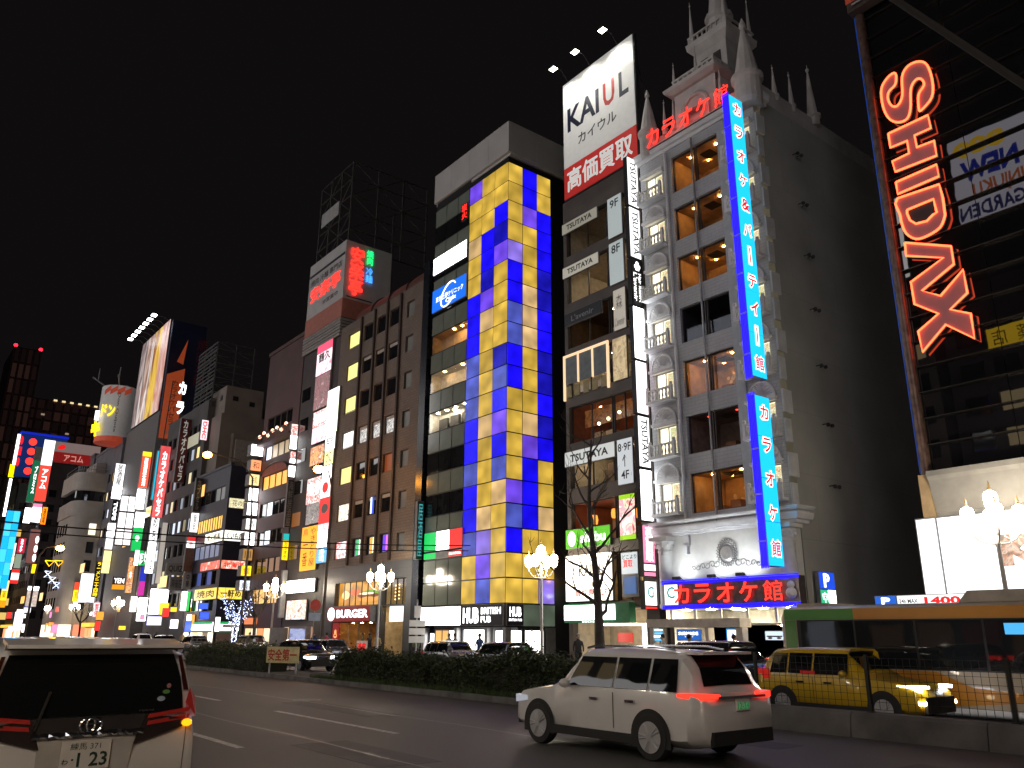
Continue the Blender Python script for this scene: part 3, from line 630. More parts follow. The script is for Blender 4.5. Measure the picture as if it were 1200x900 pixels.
for i, z in enumerate(fl):
    dark = i == 3
    red = i == 1
    lm = glow((255, 180, 85), 150.) if not red else glow((255, 60, 40), 5.)
    wm = [mat('karaoke_wall', (.5, .33, .16), .7, var=.3, scale=1.5), mat('karaoke_dark', (.03, .03, .035), .6), mat('karaoke_curtain', (.25, .2, .17), .8, var=.3)][1 if dark else 2 if red else 0]
    lamps = [] if dark else [(.25, .2), (.55, .35), (.8, .2), (.4, .6)][:4 if i % 2 == 0 else 3]
    r_ = room(ka, 2.36, 5.54, z+.02, z+(1.98 if z < 25 else 2.23), 2.4, wm, lamps, lm, y0=.31, name='karaoke_room', lr=.055)
    if not dark:
        b = MB(); 
        for q in range(3): b.box(2.5+q, 3.1+q, 1.6, 2.3, z+.03, z+.5+.2*q)
        b.build('sofa', mat('sofa_brown', (.2, .09, .04), .6), r_)
        MB().box(3.7, 4.4, .9, 1.6, z+(1.9 if z < 25 else 2.15), z+(1.96 if z < 25 else 2.21)).build('ceiling_vent', DARK, r_)
    if i in (0, 2):
        b = MB()
        for _ in range(26): b.lathe([(.09, 0), (.13, .02), (.09, .03)], 8, (0, 0, 0)); 
        b = MB()
        for _ in range(34):
            x, zz = rnd.uniform(3.0, 5.4), z+rnd.uniform(.2, 1.5); r0 = rnd.uniform(.06, .16)
            b.add([(x+r0*math.cos(k*.785), 2.6+.01*rnd.random(), zz+r0*math.sin(k*.785)) for k in range(8)], [tuple(range(8))])
        b.build('wall_dots', mat('cream_dots', (.75, .65, .5), .6), r_)
    window(ka, 2.35, 3.9, z, z+(2.0 if z < 25 else 2.25), GLASS, y=.22, fm=mat('window_bronze', (.06, .05, .045), .4, .5))
    window(ka, 3.98, 5.55, z, z+(2.0 if z < 25 else 2.25), GLASS, y=.22, fm=MATS['window_bronze'])
    for x0 in (.35, 6.3):
        # stained lit window with its balcony and shell arch
        wn = window(ka, x0, x0+1.3, z+.2, z+1.75, glow((255, 240, 200), 1.9), y=.2, fr=.07, fm=TRIM, bars=1, name='balcony_window')
        MB().box(x0+.74, x0+1.2, .19, .2, z+.3, z+1.65).build('stained_glass', printed('stained_glass', [(250, 240, 190), (150, 170, 60), (250, 245, 210), (200, 130, 50), (245, 240, 200)], 7., .9), wn)
        bal = MB().box(x0-.25, x0+1.55, -.55, -.01, z-.02, z+.12).build('balcony', TRIM, ka)
        b = MB(); b.box(x0-.22, x0+1.52, -.52, -.38, z+.66, z+.74); b.build('handrail', TRIM, bal)
        bm = None
        for q in range(7):
            if bm is None:
                bm = MB().lathe([(.05, 0), (.05, .04), (.03, .06), (.065, .2), (.03, .36), (.035, .46), (.05, .48), (.05, .54)], 8).mesh('baluster', TRIM, True)
            link('baluster', bm, bal, (x0-.02+q*.225, -.45, z+.12))
        for xx in (x0-.16, x0+1.46):
            b = MB(); b.box(xx-.08, xx+.08, -.53, -.37, z+.12, z+.8); b.ball((xx, -.45, z+.88), .09); b.build('newel', TRIM, bal)
        # moulding over the window and the fan-shaped arch
        b = MB(); b.box(x0-.2, x0+1.5, -.28, -.01, z+1.78, z+1.92); b.box(x0-.14, x0+1.44, -.2, -.01, z+1.7, z+1.78); b.build('window_hood', TRIM, ka)
        if i < 6:
            n = 14; cxm, r0 = x0+.65, .72
            b = MB(); b.prism([(cxm+r0*math.cos(math.pi*k/n), z+1.93+r0*1.1*math.sin(math.pi*k/n)) for k in range(n+1)], -.12, -.01); ar = b.build('shell_arch', TRIM, ka)
            b = MB()
            for k in range(1, n): 
                a = math.pi*k/n; b.tube([(cxm+.16*math.cos(a), -.13, z+1.95+.16*math.sin(a)), (cxm+r0*.9*math.cos(a), -.13, z+1.94+r0*.95*math.sin(a))], .018, 4, .035)
            b.tube([(cxm+r0*math.cos(math.pi*k/n), -.1, z+1.93+r0*1.1*math.sin(math.pi*k/n)) for k in range(n+1)], .06, 6)
            b.build('shell_rib', TRIM, ar)
# drainpipes, pilasters
for x, r_, m_ in ((2.05, .09, TRIM), (3.94, .06, STEEL)):
    MB().tube([(x, -.14, 6.9), (x, -.14, 28.3)], r_, 10).build('pipe', m_, ka, smooth=True)
MB().box(5.65, 6.15, -.12, -.005, 6.9, 28.3).build('pilaster', mat('pale_pilaster', (.45, .5, .55), .6, var=.1), ka)
# quoins along the side corner
for i, z in enumerate(fl):
    for q in range(2): MB().box(AW-.02, AW+.08, .05, .75 if q else .5, z+q*1.4-.3, z+q*1.4+.8).build('quoin', TRIM, ka)
    for y in (3.1, 3.45):
        b = MB(); b.tube([(AW-.02, 3.1+y-2.9, z+1.0), (AW+.25, 3.1+y-2.9, z+1.0)], .025, 6); b.ball((AW+.28, 3.1+y-2.9, z+.95), .1); b.build('side_spotlight', DARK, ka)
# cornices
def cornice(z, h, out, x0=-.1, x1=AW+.1):
    b = MB(); b.loft([[(x0-o, -o, zz), (x1+o, -o, zz), (x1+o, .9, zz), (x0-o, .9, zz)] for zz, o in ((z, out*.3), (z+h*.3, out*.4), (z+h*.35, out*.8), (z+h*.8, out), (z+h, out))]); return b.build('cornice', TRIM, ka)
cornice(28.4, .6, .35); cornice(6.65, .45, .4); cornice(7.12, .25, .5)
# white entrance storey with column, crest and scrolls
ENT = mat('entrance_white', (.72, .72, .7), .55, var=.06, bump=.05)
MB().box(0, AW, .02, .5, 3.12, 6.65).build('entrance_wall', ENT, ka)
for x in (.6, 7.6):
    b = MB(); b.lathe([(.42, 3.15), (.42, 3.3), (.36, 3.4), (.33, 5.7), (.36, 5.75)], 20, (x, -.1, 0)); b.build('column', ENT, ka, smooth=True)
    b = MB(); b.lathe([(.34, 5.76), (.4, 5.9), (.36, 6.0), (.52, 6.3), (.55, 6.4)], 16, (x, -.1, 0)); b.box(x-.6, x+.6, -.7, .3, 6.42, 6.6)
    for a in range(10): b.ball((x+.46*math.cos(a*.628), -.1+.46*math.sin(a*.628), 6.15+.1*(a % 2)), .1, 6, 4)
    b.build('capital', ENT, ka)
CRST = mat('crest_silver', (.3, .3, .3), .4, .5, var=.3)
b = MB(); cxm, czm = 4.3, 5.6
b.lathe([(.36, 0), (.4, .04), (.3, .08)], 24); b.v = [(cxm+x, -.0-z, czm+y) for x, y, z in b.v]
for k in range(26):
    a = k*2*math.pi/26
    for s_ in (-.25, .25):
        b.tube([(cxm+.42*math.cos(a), -.04, czm+.45*math.sin(a)), (cxm+.62*math.cos(a+s_), -.06, czm+.66*math.sin(a+s_))], .035, 5, .012)
for sgn in (-1, 1):
    for q in range(6):
        x0 = cxm+sgn*(.6+.28*q); pts = []
        for k in range(14):
            a = k*.5; rr = .2*(1-k/18)*(1-.07*q); pts.append((x0+sgn*rr*math.cos(a), -.05, czm-.45-.03*q+rr*math.sin(a)*(1 if q % 2 else -1)))
        b.tube(pts, .022, 5)
b.build('crest', CRST, ka)
for x in (1.95, 6.6):
    b = MB(); b.box(x-.18, x+.18, -.12, .01, 6.1, 6.6); b.box(x-.1, x+.1, -.2, .01, 5.7, 6.1); b.build('bracket', TRIM, ka)
for x in (1.9, 4.0, 5.6):
    b = MB(); b.tube([(x, -.2, 4.3), (x, -.7, 4.6), (x, -.9, 4.55)], .02, 6); b.box(x-.16, x+.16, -1.05, -.78, 4.44, 4.58); b.build('wall_spotlight', DARK, ka)
    ld = bpy.data.lights.new('wall_wash', 'SPOT'); ld.energy = 120; ld.spot_size = rad(140); ld.spot_blend = 1; ld.shadow_soft_size = .1; ld.color = (.95, 1, .98)
    lo = bpy.data.objects.new('wall_wash', ld); C.objects.link(lo); lo.parent = ka; lo.location = (x, -.95, 4.62); lo.rotation_euler = Vector((0, 1.0, 1.0)).to_track_quat('-Z', 'Y').to_euler()
# open ground floor: lit hall behind, canopy beam, ad panels
room(ka, .3, 7.7, 2.42, 3.1, 3.5, WHI, [(.1, .2), (.3, .2), (.5, .2), (.7, .2), (.9, .2), (.4, .6), (.8, .6)], SPOTW, y0=.05, name='lit_hall', lr=.2)
b = MB(); b.box(.1, 5.6, -1.2, -.4, 2.24, 2.62); b.build('canopy_beam', mat('canopy_steel', (.45, .42, .38), .4, .4), ka)
for a_, c_ in ((.1, .35), (3.5, 3.7), (5.2, 5.55)): MB().box(a_, c_, -1.0, -.6, .05, 2.23).build('canopy_post', MATS['canopy_steel'], ka)
room(ka, .3, 7.7, .15, 2.38, 3, WHI, [(.2, .2), (.5, .2), (.8, .3), (.7, .6)], SPOTW, y0=.6, name='lit_hall', lr=.22)
for i in range(5): MB().box(.6+1.5*i, .72+1.5*i, .0, .06, 2.44, 3.08).build('shop_mullion', WHITEP, ka)
for q in range(5): MB().box(1.0+1.3*q, 1.7+1.3*q, 1.2, 1.6, .2, .9+.2*(q % 3)).build('display', [mat('display_red', (.4, .08, .06)), mat('display_grey', (.3, .3, .3)), mat('display_blue', (.1, .2, .4))][q % 3], ka)
fsign('blue SUBNADE panel under the steel canopy', 26.78,25.32,1.64,2.15, full(glow((20, 85, 170), 1.2)), [('SUBNADE', T['w'], .1, .9, .5, .78, dict(bold=.03)), ('サブナード', T['w'], .35, .7, .3, .4)], X=31.2, d=.1, out=.1)
fsign('blue parking panel with a white P under the canopy', 23.90,23.21,1.14,2.20, full(glow((40, 140, 215), 1.2)), [('■', T['w'], .15, .85, .3, .92), ('P', glow((20, 80, 180), 1., False), .3, .68, .42, .84, dict(bold=.05))], X=31.2, d=.1, out=.1)
fsign('small pale blue light panel at the canopy post', 28.36,27.63,1.60,2.19, stack([glow((200, 240, 255), 1.8), glow((90, 190, 235), 1.3), W, glow((90, 190, 235), 1.3)]), X=31.2, d=.1, out=.1)
fsign('white car poster in the shop beside the bus', 22.64,21.64,1.68,2.10, full(glow((200, 220, 240), 1.1)), [('●  ●', T['d'], .15, .85, .15, .35), ('▬', T['d'], .1, .9, .35, .5)], X=32.3, d=.08, out=.1)
# big red neon name sign with blue neon tubes
ns = thing('neon_sign', 'dark panel with red neon karaoke characters between blue tubes', 'sign', (31.1, 27.45, 3.12), FACE)
MB().box(0, 7.45, .02, .5, .0, 1.22).build('panel', mat('neon_panel', (.12, .1, .1), .18, .3, var=.3), ns)
MB().box(.05, .85, -.01, .02, .16, 1.1).build('mascot_panel', GW, ns)
lettering('C', glow((30, 150, 140), 1., False), ns, .2, .7, .45, 1.0, y=-.02)
for k, (s, x) in enumerate(zip('カラオケ館', (.7, 1.95, 3.25, 4.5, 5.75))):
    lettering(s, NEONR, ns, x, x+.95, .2, 1.06, y=-.1, bold=.012, name='neon_character')
b = MB()
for z in (-.03, .04, .11, 1.13, 1.2, 1.27): b.tube([(-.05, -.06, z), (7.5, -.06, z)], .028, 6)
b.build('blue_tube', NEONB, ns)
b = MB(); b.ball((7.1, -.04, .5), .24, 10, 6); b.ball((7.1, -.04, .84), .16, 10, 6); b.build('white_figure_mark', WHITEP, ns)
# red neon name on the parapet
t = thing('neon_sign', 'red neon karaoke characters on the castle parapet', 'sign', (31.6, 28.5, 28.75), FACE)
MB().box(.9, 6.9, .05, .12, 0.1, .2).build('rail', DARK, t)
for k, s in enumerate('カラオケ館'):
    lettering(s, NEONR, t, 1.0+1.22*k, 1.95+1.22*k, .22, 1.35, y=-.05, bold=.012, name='neon_character')
# cyan blade signs edged with blue neon
CY = glow((28, 182, 240), 1.35)
def cyan(label, z0, z1, chars):
    t = thing('blade_sign', label, 'sign', (30.02, 20.6, z0))
    h = z1-z0; MB().box(0, 1.1, .03, .36, 0, h).build('cabinet', mat('cabinet_blue', (.02, .04, .2), .4), t)
    n = len(chars); nseg = max(4, int(h/1.9))
    for i in range(nseg): MB().box(.03, 1.07, -.0, .03, h*i/nseg+.015, h*(i+1)/nseg-.015).build('face', CY, t)
    for i, s in enumerate(chars):
        zc = h-(i+.5)*h/n; hh = .36
        if s == '｜': lettering('｜', T['w'], t, .44, .7, zc-.5, zc+.5, y=-.012, bold=.06); lettering('｜', T['r'], t, .52, .62, zc-.4, zc+.4, y=-.022, bold=.05); continue
        lettering(s, T['w'], t, .22, .92, zc-hh-.02, zc+hh+.02, y=-.012, bold=.075); lettering(s, T['r'], t, .26, .88, zc-hh+.03, zc+hh-.03, y=-.022, bold=.028)
    b = MB()
    for y in (.03, .11, .19, .27, .35): b.tube([(-.04, y, -.1), (-.04, y, h+.1)], .03, 6)
    b.build('blue_tube', NEONB, t)
    b = MB()
    for i in range(int(h/2)): b.box(-.09, -.0, 0, .38, 1+2*i, 1.06+2*i)
    b.build('tube_bracket', STEEL, t); return t
cyan('long cyan blade sign with red and white karaoke party characters', 13.1, 28.0, 'カラオケ&パ｜ティ｜館')
cyan('short cyan blade sign with red and white karaoke characters', 4.7, 12.2, 'カラオケ館')
sign('small blue white and red parking sign on the castle corner', (33.0, 20.2, 2.9), 0, 1.2, 1.7, .2, [(0, 1, .55, 1, glow((30, 70, 200), 1.3)), (0, .5, .1, .55, glow((50, 170, 120), 1.2)), (.5, 1, .1, .55, W)], [('P', T['w'], .25, .65, .6, .95, dict(bold=.04)), ('空', T['w'], .08, .42, .18, .48)])
sign('small red sign with a white figure mark by the castle corner', (33.1, 20.2, 1.9), 0, .9, .9, .2, full(REDL), [('▲', T['w'], .25, .75, .05, .6), ('●', T['w'], .35, .65, .55, .9)])
# castle roof
CAS = mat('castle_roof_stone', (.55, .53, .52), .8, var=.15, scale=1.2, bump=.3)
def spire(x, y, z, h, r, n=8, p=ka):
    b = MB(); b.lathe([(r, 0), (r, h*.12), (r*1.25, h*.14), (r*1.25, h*.17), (r*.8, h*.2), (r*.5, h*.5), (r*.22, h*.8), (r*.1, h*.88), (r*.28, h*.9), (r*.28, h*.925), (r*.08, h*.94), (.012, h)], n, (x, y, z)); return b.build('spire', CAS, p)
def turret(x, y, r, z0, z1, zt):
    b = MB(); b.lathe([(r*.85, z0), (r*.95, z0+.3), (r*.95, z1-.3), (r*1.12, z1-.2), (r*1.12, z1), (r*.9, z1+.05)], 16, (x, y, 0)); o = b.build('turret', CAS, ka)
    b = MB(); h = zt-z1; b.lathe([(r*.9, 0), (r*.45, h*.5), (r*.2, h*.75), (r*.12, h*.82), (r*.26, h*.85), (r*.22, h*.9), (.02, h)], 12, (x, y, z1)); b.build('spire', CAS, o); return o
turret(7.75, .0, .75, 28.2, 30.0, 33.8); turret(.75, .1, .6, 28.6, 30.4, 33.4)
MB().box(0, AW, .3, .5, 29.0, 29.9).build('parapet', CAS, ka); MB().box(AW-.25, AW-.03, .8, 15.5, 28.9, 30.0).build('parapet', CAS, ka)
for x in (1.9, 2.6, 5.9): spire(x, .2, 29.7, 2.4, .16)
for y, h in ((2.4, 2.4), (4.0, 2.7), (6.1, 4.2)): spire(AW-.15, y, 29.6, h, .2 if h < 4 else .38)
# gable with an arch
b = MB(); n = 12; xc = 4.25
wall_open(b, xc-1.45, xc+1.45, 28.9, 31.7, [(xc-.75, xc+.75, 28.95, 30.3)], .5)
b.v = [(x, y+.1, z) for x, y, z in b.v]; b.box(xc-1.45, xc+1.45, .62, 3.2, 28.9, 31.68); b.build('gable', CAS, ka)
b = MB(); b.tube([(xc+.85*math.cos(math.pi*k/n), .06, 30.2+.85*math.sin(math.pi*k/n)) for k in range(n+1)], .14, 6); b.prism([(xc-.75, 30.3), (xc+.75, 30.3)]+[(xc+.75*math.cos(math.pi*k/n), 30.3+.6*math.sin(math.pi*k/n)) for k in range(1, n)], .4, .45)
b.box(xc-1.0, xc-.72, -.05, .2, 28.95, 30.2); b.box(xc+.72, xc+1.0, -.05, .2, 28.95, 30.2); b.build('arch', CAS, ka)
b = MB(); b.loft([[(xc-1.5-o, -.1-o, z), (xc+1.5+o, -.1-o, z), (xc+1.5+o, 3.2, z), (xc-1.5-o, 3.2, z)] for z, o in ((31.7, 0), (31.85, .3), (32.05, .35))]); b.build('gable_cornice', CAS, ka)
b = MB(); b.box(xc-1.5, xc+1.5, .0, .14, 32.62, 32.75); b.box(xc+1.36, xc+1.5, .15, 2.6, 32.62, 32.75)
for k in range(9): b.box(xc-1.45+.35*k, xc-1.33+.35*k, .01, .13, 32.06, 32.62)
for k in range(7): b.box(xc+1.37, xc+1.49, .3+.35*k, .42+.35*k, 32.06, 32.62)
b.build('balustrade', CAS, ka)
spire(xc-1.4, .1, 32.06, 2.0, .14); spire(xc+.2, .1, 32.06, 2.3, .14)
# upper tower
b = MB(); b.box(xc-1.1, xc+1.1, 1.9, 4.1, 32.06, 35.2); b.loft([[(xc-1.1-o, 1.9-o, z), (xc+1.1+o, 1.9-o, z), (xc+1.1+o, 4.1+o, z), (xc-1.1-o, 4.1+o, z)] for z, o in ((35.2, .02), (35.6, .35), (36.0, .4))]); b.build('upper_tower', CAS, ka)
b = MB()
for k in range(2): b.box(xc-.7+.9*k, xc-.2+.9*k, 1.84, 1.89, 33.0, 34.6)
b.build('blind_window', mat('castle_recess', (.05, .045, .04), .8), ka)
b = MB(); b.box(xc-1.4, xc+1.4, 1.6, 1.72, 36.45, 36.55); b.box(xc+1.3, xc+1.4, 1.73, 4.4, 36.45, 36.55)
for k in range(9): b.box(xc-1.38+.34*k, xc-1.3+.34*k, 1.61, 1.71, 36.02, 36.45)
b.build('balustrade', CAS, ka)
b = MB(); b.lathe([(.75, 36.0), (.7, 37.6), (.85, 37.7), (.85, 37.95), (.62, 38.1), (.36, 40.5), (.18, 42.2), (.03, 43.6)], 10, (xc, 3.0, 0)); b.build('main_spire', CAS, ka)
for x, y, h in ((xc-1.2, 1.8, 3.2), (xc+1.2, 1.8, 3.4), (xc+1.2, 4.2, 3.2), (xc-1.2, 4.2, 3.0)): spire(x, y, 36.02, h, .17)
# ------------------------------------------------------------------ glass building with the rose neon name
sx = bldg('glass_building', 'dark mirrored glass building with a giant neon name', 32, 14.65)
SW = 26
MB().box(.05, SW, .2, 14, .02, 34).build('core', mat('glass_building_wall', (.03, .03, .032), .6), sx)
FIN = mat('facade_fin', (.05, .045, .04), .25, .7, var=.3)
nrow = 25
for r in range(nrow):
    z0 = 8.0+1.06*r
    for c in range(8):
        xx = .35+1.6*c*2
        if r < nrow: link('mirror_panel', panel_mesh(3.17, 1.03, .03, MIRROR), sx, (xx, .1+.004*math.sin(r*3+c*7), z0+.015))
    if r % 1 == 0: MB().box(.3, SW, -.09, .08, z0-.025, z0+.008).build('fin', FIN, sx)
MB().tube([(.15, .0, 7.9), (.15, .0, 33.5)], .21, 14).build('corner_column', mat('column_bronze', (.16, .1, .08), .35, .5, var=.4, scale=4), sx, smooth=True)
MB().box(-.12, -.06, .0, .08, 8, 33).build('blue_light_strip', glow((10, 60, 150), .5), sx)
MB().box(-.1, .32, -.25, .25, 5.5, 7.88).build('stone_corner', mat('stone_tan', (.5, .36, .2), .7), sx)
for i in range(6):
    b = MB(); x0 = .34+4*i; b.loft([[(x0, -.1, z), (x0+3.97, -.1, z), (x0+3.97, .1, z), (x0, .1, z)] for z in (4.6, 6.4)]); b.loft([[(x0, -.1-o, z), (x0+3.97, -.1-o, z), (x0+3.97, .1, z), (x0, .1, z)] for z, o in ((6.41, 0), (7.6, .28), (7.75, .4), (7.95, .4))])
    b.build('stone_panel', mat('stone_white', (.3, .295, .28), .7, var=.12, scale=2, bump=.2), sx)
MB().box(.05, SW, -.02, .18, .02, 4.58).build('base_wall', mat('base_grey', (.2, .2, .2), .6), sx)
# white screen panels at its foot
sg = thing('light_billboard', 'big blank white light billboard on the glass building foot', 'billboard', (31.5, 15.0, 1.9), FACE)
MB().box(0, 13, .03, .4, 0, 4.3).build('cabinet', STEEL, sg)
for a, c in ((.06, .75), (.85, 4.35), (4.45, 8.4), (8.5, 12.9)): MB().box(a, c, -.02, .03, .06, 4.24).build('face', glow((250, 252, 255), 1.5), sg)
PH = printed('photo_print', [(30, 30, 32), (90, 75, 65), (190, 110, 70), (230, 200, 180), (60, 60, 60)], 3, .8)
lettering('KARA', PH, sg, 2.9, 7.8, 2.35, 3.45, y=-.03, bold=.05); lettering('STYLE', glow((225, 30, 75), 1., False), sg, 4.7, 9.6, .35, 1.45, y=-.03, bold=.06)
fsign('parking price sign with red 1400 behind the bus', 16.55, 13.1, 2.62, 3.36, [(0, .25, 0, 1, glow((30, 90, 190), 1.1)), (.25, 1, 0, 1, glow((240, 240, 240), 1.2))], [('P', T['w'], .08, .18, .55, .9, dict(bold=.04)), ('24h MAX', T['k'], .28, .48, .6, .8), ('1400', T['r'], .55, .92, .5, .88, dict(bold=.04))], X=31.9, out=1.2, d=.15)
# giant neon letters turned sideways
nm = thing('neon_sign', 'giant rose neon letters reading SHIDAX turned sideways on the glass', 'sign', (31.88, 14.1, 12.75), FACE)
def arc(cx_, cy_, rx, ry, a0, a1, n=10): return [(cx_+rx*math.cos(rad(a0+(a1-a0)*i/n)), cy_+ry*math.sin(rad(a0+(a1-a0)*i/n))) for i in range(n+1)]
# outlines measured on the front, as (Y, z)
OUT = dict(
 S=[(13.23,25.59), (13.55,25.60), (13.92,25.20), (13.97,24.33), (13.80,23.60), (13.45,23.20), (13.05,23.16), (12.84,23.57), (12.70,24.46), (12.45,24.77), (12.22,24.68), (12.15,24.34), (12.43,24.01), (12.51,23.34), (12.40,23.25), (11.93,23.60), (11.80,24.31), (11.89,25.17), (12.19,25.56), (12.66,25.62), (12.97,25.27), (13.09,24.36), (13.34,24.00), (13.59,24.12), (13.71,24.54), (13.62,24.87), (13.30,25.07), ],
 H=[(13.92,22.88), (12.20,22.87), (12.17,22.22), (12.86,22.23), (12.84,21.64), (12.13,21.59), (12.13,20.88), (13.87,20.96), (13.93,21.50), (13.19,21.53), (13.19,22.14), (13.92,22.18), ],
 I=[(13.91,20.47), (12.19,20.49), (12.18,19.93), (13.91,19.90), ],
 D=[(13.94,19.71), (12.22,19.58), (12.17,18.97), (12.19,18.31), (12.21,18.12), (12.46,17.71), (13.01,17.55), (13.46,17.60), (13.80,17.98), (13.92,18.47), (13.94,18.93), ],
 A=[(13.92,17.61), (12.17,16.76), (12.18,15.98), (13.54,15.30), (12.86,14.85), (11.88,15.63), (11.87,14.64), (12.59,14.18), (11.88,13.78), (11.90,12.77), (12.85,13.62), (13.88,12.76), (13.93,13.65), (13.05,14.15), (13.91,14.84), (13.92,15.82), (12.53,16.39), (13.95,17.02), ])
INN = [(13.63,19.02), (12.53,19.04), (12.49,18.41), (12.65,18.37), (12.92,18.20), (13.37,18.26), (13.58,18.52), (13.65,18.85), ]
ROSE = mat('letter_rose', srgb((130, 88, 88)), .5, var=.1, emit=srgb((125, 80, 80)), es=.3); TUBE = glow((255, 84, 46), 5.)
def loc_(q): return [(14.1-y_, z_-12.75) for y_, z_ in q]
def curve_(q, n=4):
    out = []
    for i in range(len(q)):
        p0, p1, p2, p3 = q[i-1], q[i], q[(i+1) % len(q)], q[(i+2) % len(q)]
        for k in range(n):
            f = k/n; out.append(tuple(.5*(2*p1[j]+(p2[j]-p0[j])*f+(2*p0[j]-5*p1[j]+4*p2[j]-p3[j])*f*f+(3*p1[j]-p0[j]-3*p2[j]+p3[j])*f**3) for j in (0, 1)))
    return out
for nme, poly in OUT.items():
    q = loc_(poly)
    if nme == 'S': q = curve_(q)
    if nme == 'D': q = q[:2]+curve_(q, 3)[6:]
    b = MB(); n = len(q); b.add([(x_, 0, z_) for x_, z_ in q], [tuple(range(n))]); b.add([(x_, .12, z_) for x_, z_ in q], [tuple(range(n))])
    b.add([(x_, 0, z_) for x_, z_ in q]+[(x_, .12, z_) for x_, z_ in q], [(i, (i+1) % n, (i+1) % n+n, i+n) for i in range(n)])
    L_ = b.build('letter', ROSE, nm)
    b = MB(); b.tube([(x_, -.07, z_) for x_, z_ in q+q[:1]], .045, 6); b.build('neon_tube', TUBE, L_)
    if nme == 'D':
        qq = loc_(INN); MB().tube([(x_, -.07, z_) for x_, z_ in qq+qq[:1]], .045, 6).build('neon_tube', TUBE, L_)
        bb_ = MB(); bb_.add([(x_, -.02, z_) for x_, z_ in qq], [tuple(range(len(qq)))]); bb_.build('counter', mat('letter_counter', (.02, .015, .015), .4), L_)
# roof-edge sign frame above it
t = thing('rooftop_sign', 'dark roof-edge sign with a red end above the neon name', 'sign', (31.4, 14.75, 29.6), FACE)
MB().box(0, 5, 0, .5, 0, 2.5).build('panel', mat('sign_brown', (.06, .045, .035), .6), t); MB().box(-.02, 1.0, -.03, .0, .5, 2.4).build('red_panel', mat('dim_red', (.35, .06, .03), .6, emit=(.35, .05, .02), es=.25), t)
b = MB(); b.tube([(.3, -.1, .25), (4.9, -.1, .25)], .06, 6); b.tube([(.3, -.1, .55), (4.9, -.1, .55)], .05, 6); b.build('rail', STEEL, t)
# ------------------------------------------------------------------ brown tiled building with the burger shop
br = bldg('brown_building', 'brown tiled building above the burger shop', 32, 67.0)
BW = 15.6
BRN = brickwall('brown_tile', (.2, .15, .11), (.17, .125, .095), (.09, .07, .055), .45, .22, .55, .014)
FIND = mat('dark_brown_fin', (.05, .028, .02), .5)
rows = [7.9, 11.1, 14.35, 17.55, 20.8, 23.95, 27.0]
colx = [(1.6, 3.9), (4.7, 6.45), (7.1, 8.65), (9.3, 10.95), (12.1, 13.3)]
ops = [(a, c, z, z+(1.55 if i < 4 else 1.4)) for z in rows for i, (a, c) in enumerate(colx)]
b = wall_open(MB(), 0, 14.7, 7.2, 29.6, ops, .22); shell(b, 14.7, 12, 29.6, 0).build('wall', BRN, br)
LITY = glow((235, 225, 140), 1.1); LITW = glow((250, 250, 240), 1.5); DIMG = glow((120, 120, 110), .35)
PRN = [printed('print_redbottle', [(255, 250, 245), (250, 240, 240), (215, 60, 50), (255, 250, 250), (120, 90, 80)], 1.6, 1.6), printed('print_menu', [(255, 252, 245), (250, 245, 225), (170, 150, 120), (255, 250, 240), (110, 90, 70)], 2.4, 1.5)]
for r, z in enumerate(rows):
    for i, (a, c) in enumerate(colx):
        m_ = DGLASS
        if i == 0: m_ = [PRN[0], PRN[1], LITY, LITW, LITY, LITY, LITY][r]
        elif r == 3 and i < 4: m_ = printed('lit_office', [(120, 110, 100), (240, 240, 235), (90, 80, 75), (250, 250, 250), (60, 50, 45)], 2.2, .9)
        elif r == 2 and i == 3: m_ = glow((150, 70, 20), .5)
        elif i == 4: m_ = printed('dim_office', [(60, 58, 52), (95, 92, 82), (50, 46, 42)], 2., .35)
        wn = window(br, a, c, z, z+(1.55 if i < 4 else 1.4), m_, y=.15, fr=.07, fm=FIND)
        if i < 4 and i > 0 and r % 2 == 1: MB().box(a+.1, c-.1, .1, .13, z+1.2, z+1.46).build('blind', mat('blind_cream', (.5, .47, .42), .7), wn)
        if r in (3, 4, 6) and i == 0 : MB().box(a+.12, c-.12, .125, .14, z+.12, z+.17).build('rail', FIND, wn)
for x in (4.3, 6.75, 8.98, 11.25): MB().box(x-.12, x+.12, -.18, -.004, 7.3, 29.5).build('fin', FIND, br)
MB().box(14.72, BW, -.1, 9, .02, 31).build('black_pier', mat('black_granite', (.012, .014, .02), .25, var=.2), br)
# curved dark roof with ribs
b = MB(); n = 10
b.loft([[(x, .2+3*(1-math.cos(math.pi/2*k/n)), 29.62+2.2*math.sin(math.pi/2*k/n)) for k in range(n+1)]+[(x, 9, 31.8), (x, 9, 29.62)] for x in (2.5, 14.6)]); b.build('mansard_roof', mat('roof_redbrown', (.13, .06, .045), .6, var=.2), br)
for x in (5.5, 8.5, 11.5): MB().tube([(x, .16+3*(1-math.cos(math.pi/2*k/n)), 29.65+2.2*math.sin(math.pi/2*k/n)) for k in range(n+1)], .07, 6).build('roof_rib', FIND, br)
b = MB()
for i in range(22): b.box(9+.27*i, 9.12+.27*i, 3.5, 3.6, 31.85, 33.4)
b.box(9, 15, 3.48, 3.62, 33.4, 33.5); rr_ = b.build('roof_louvre', mat('louvre_grey', (.3, .3, .3), .6), br)
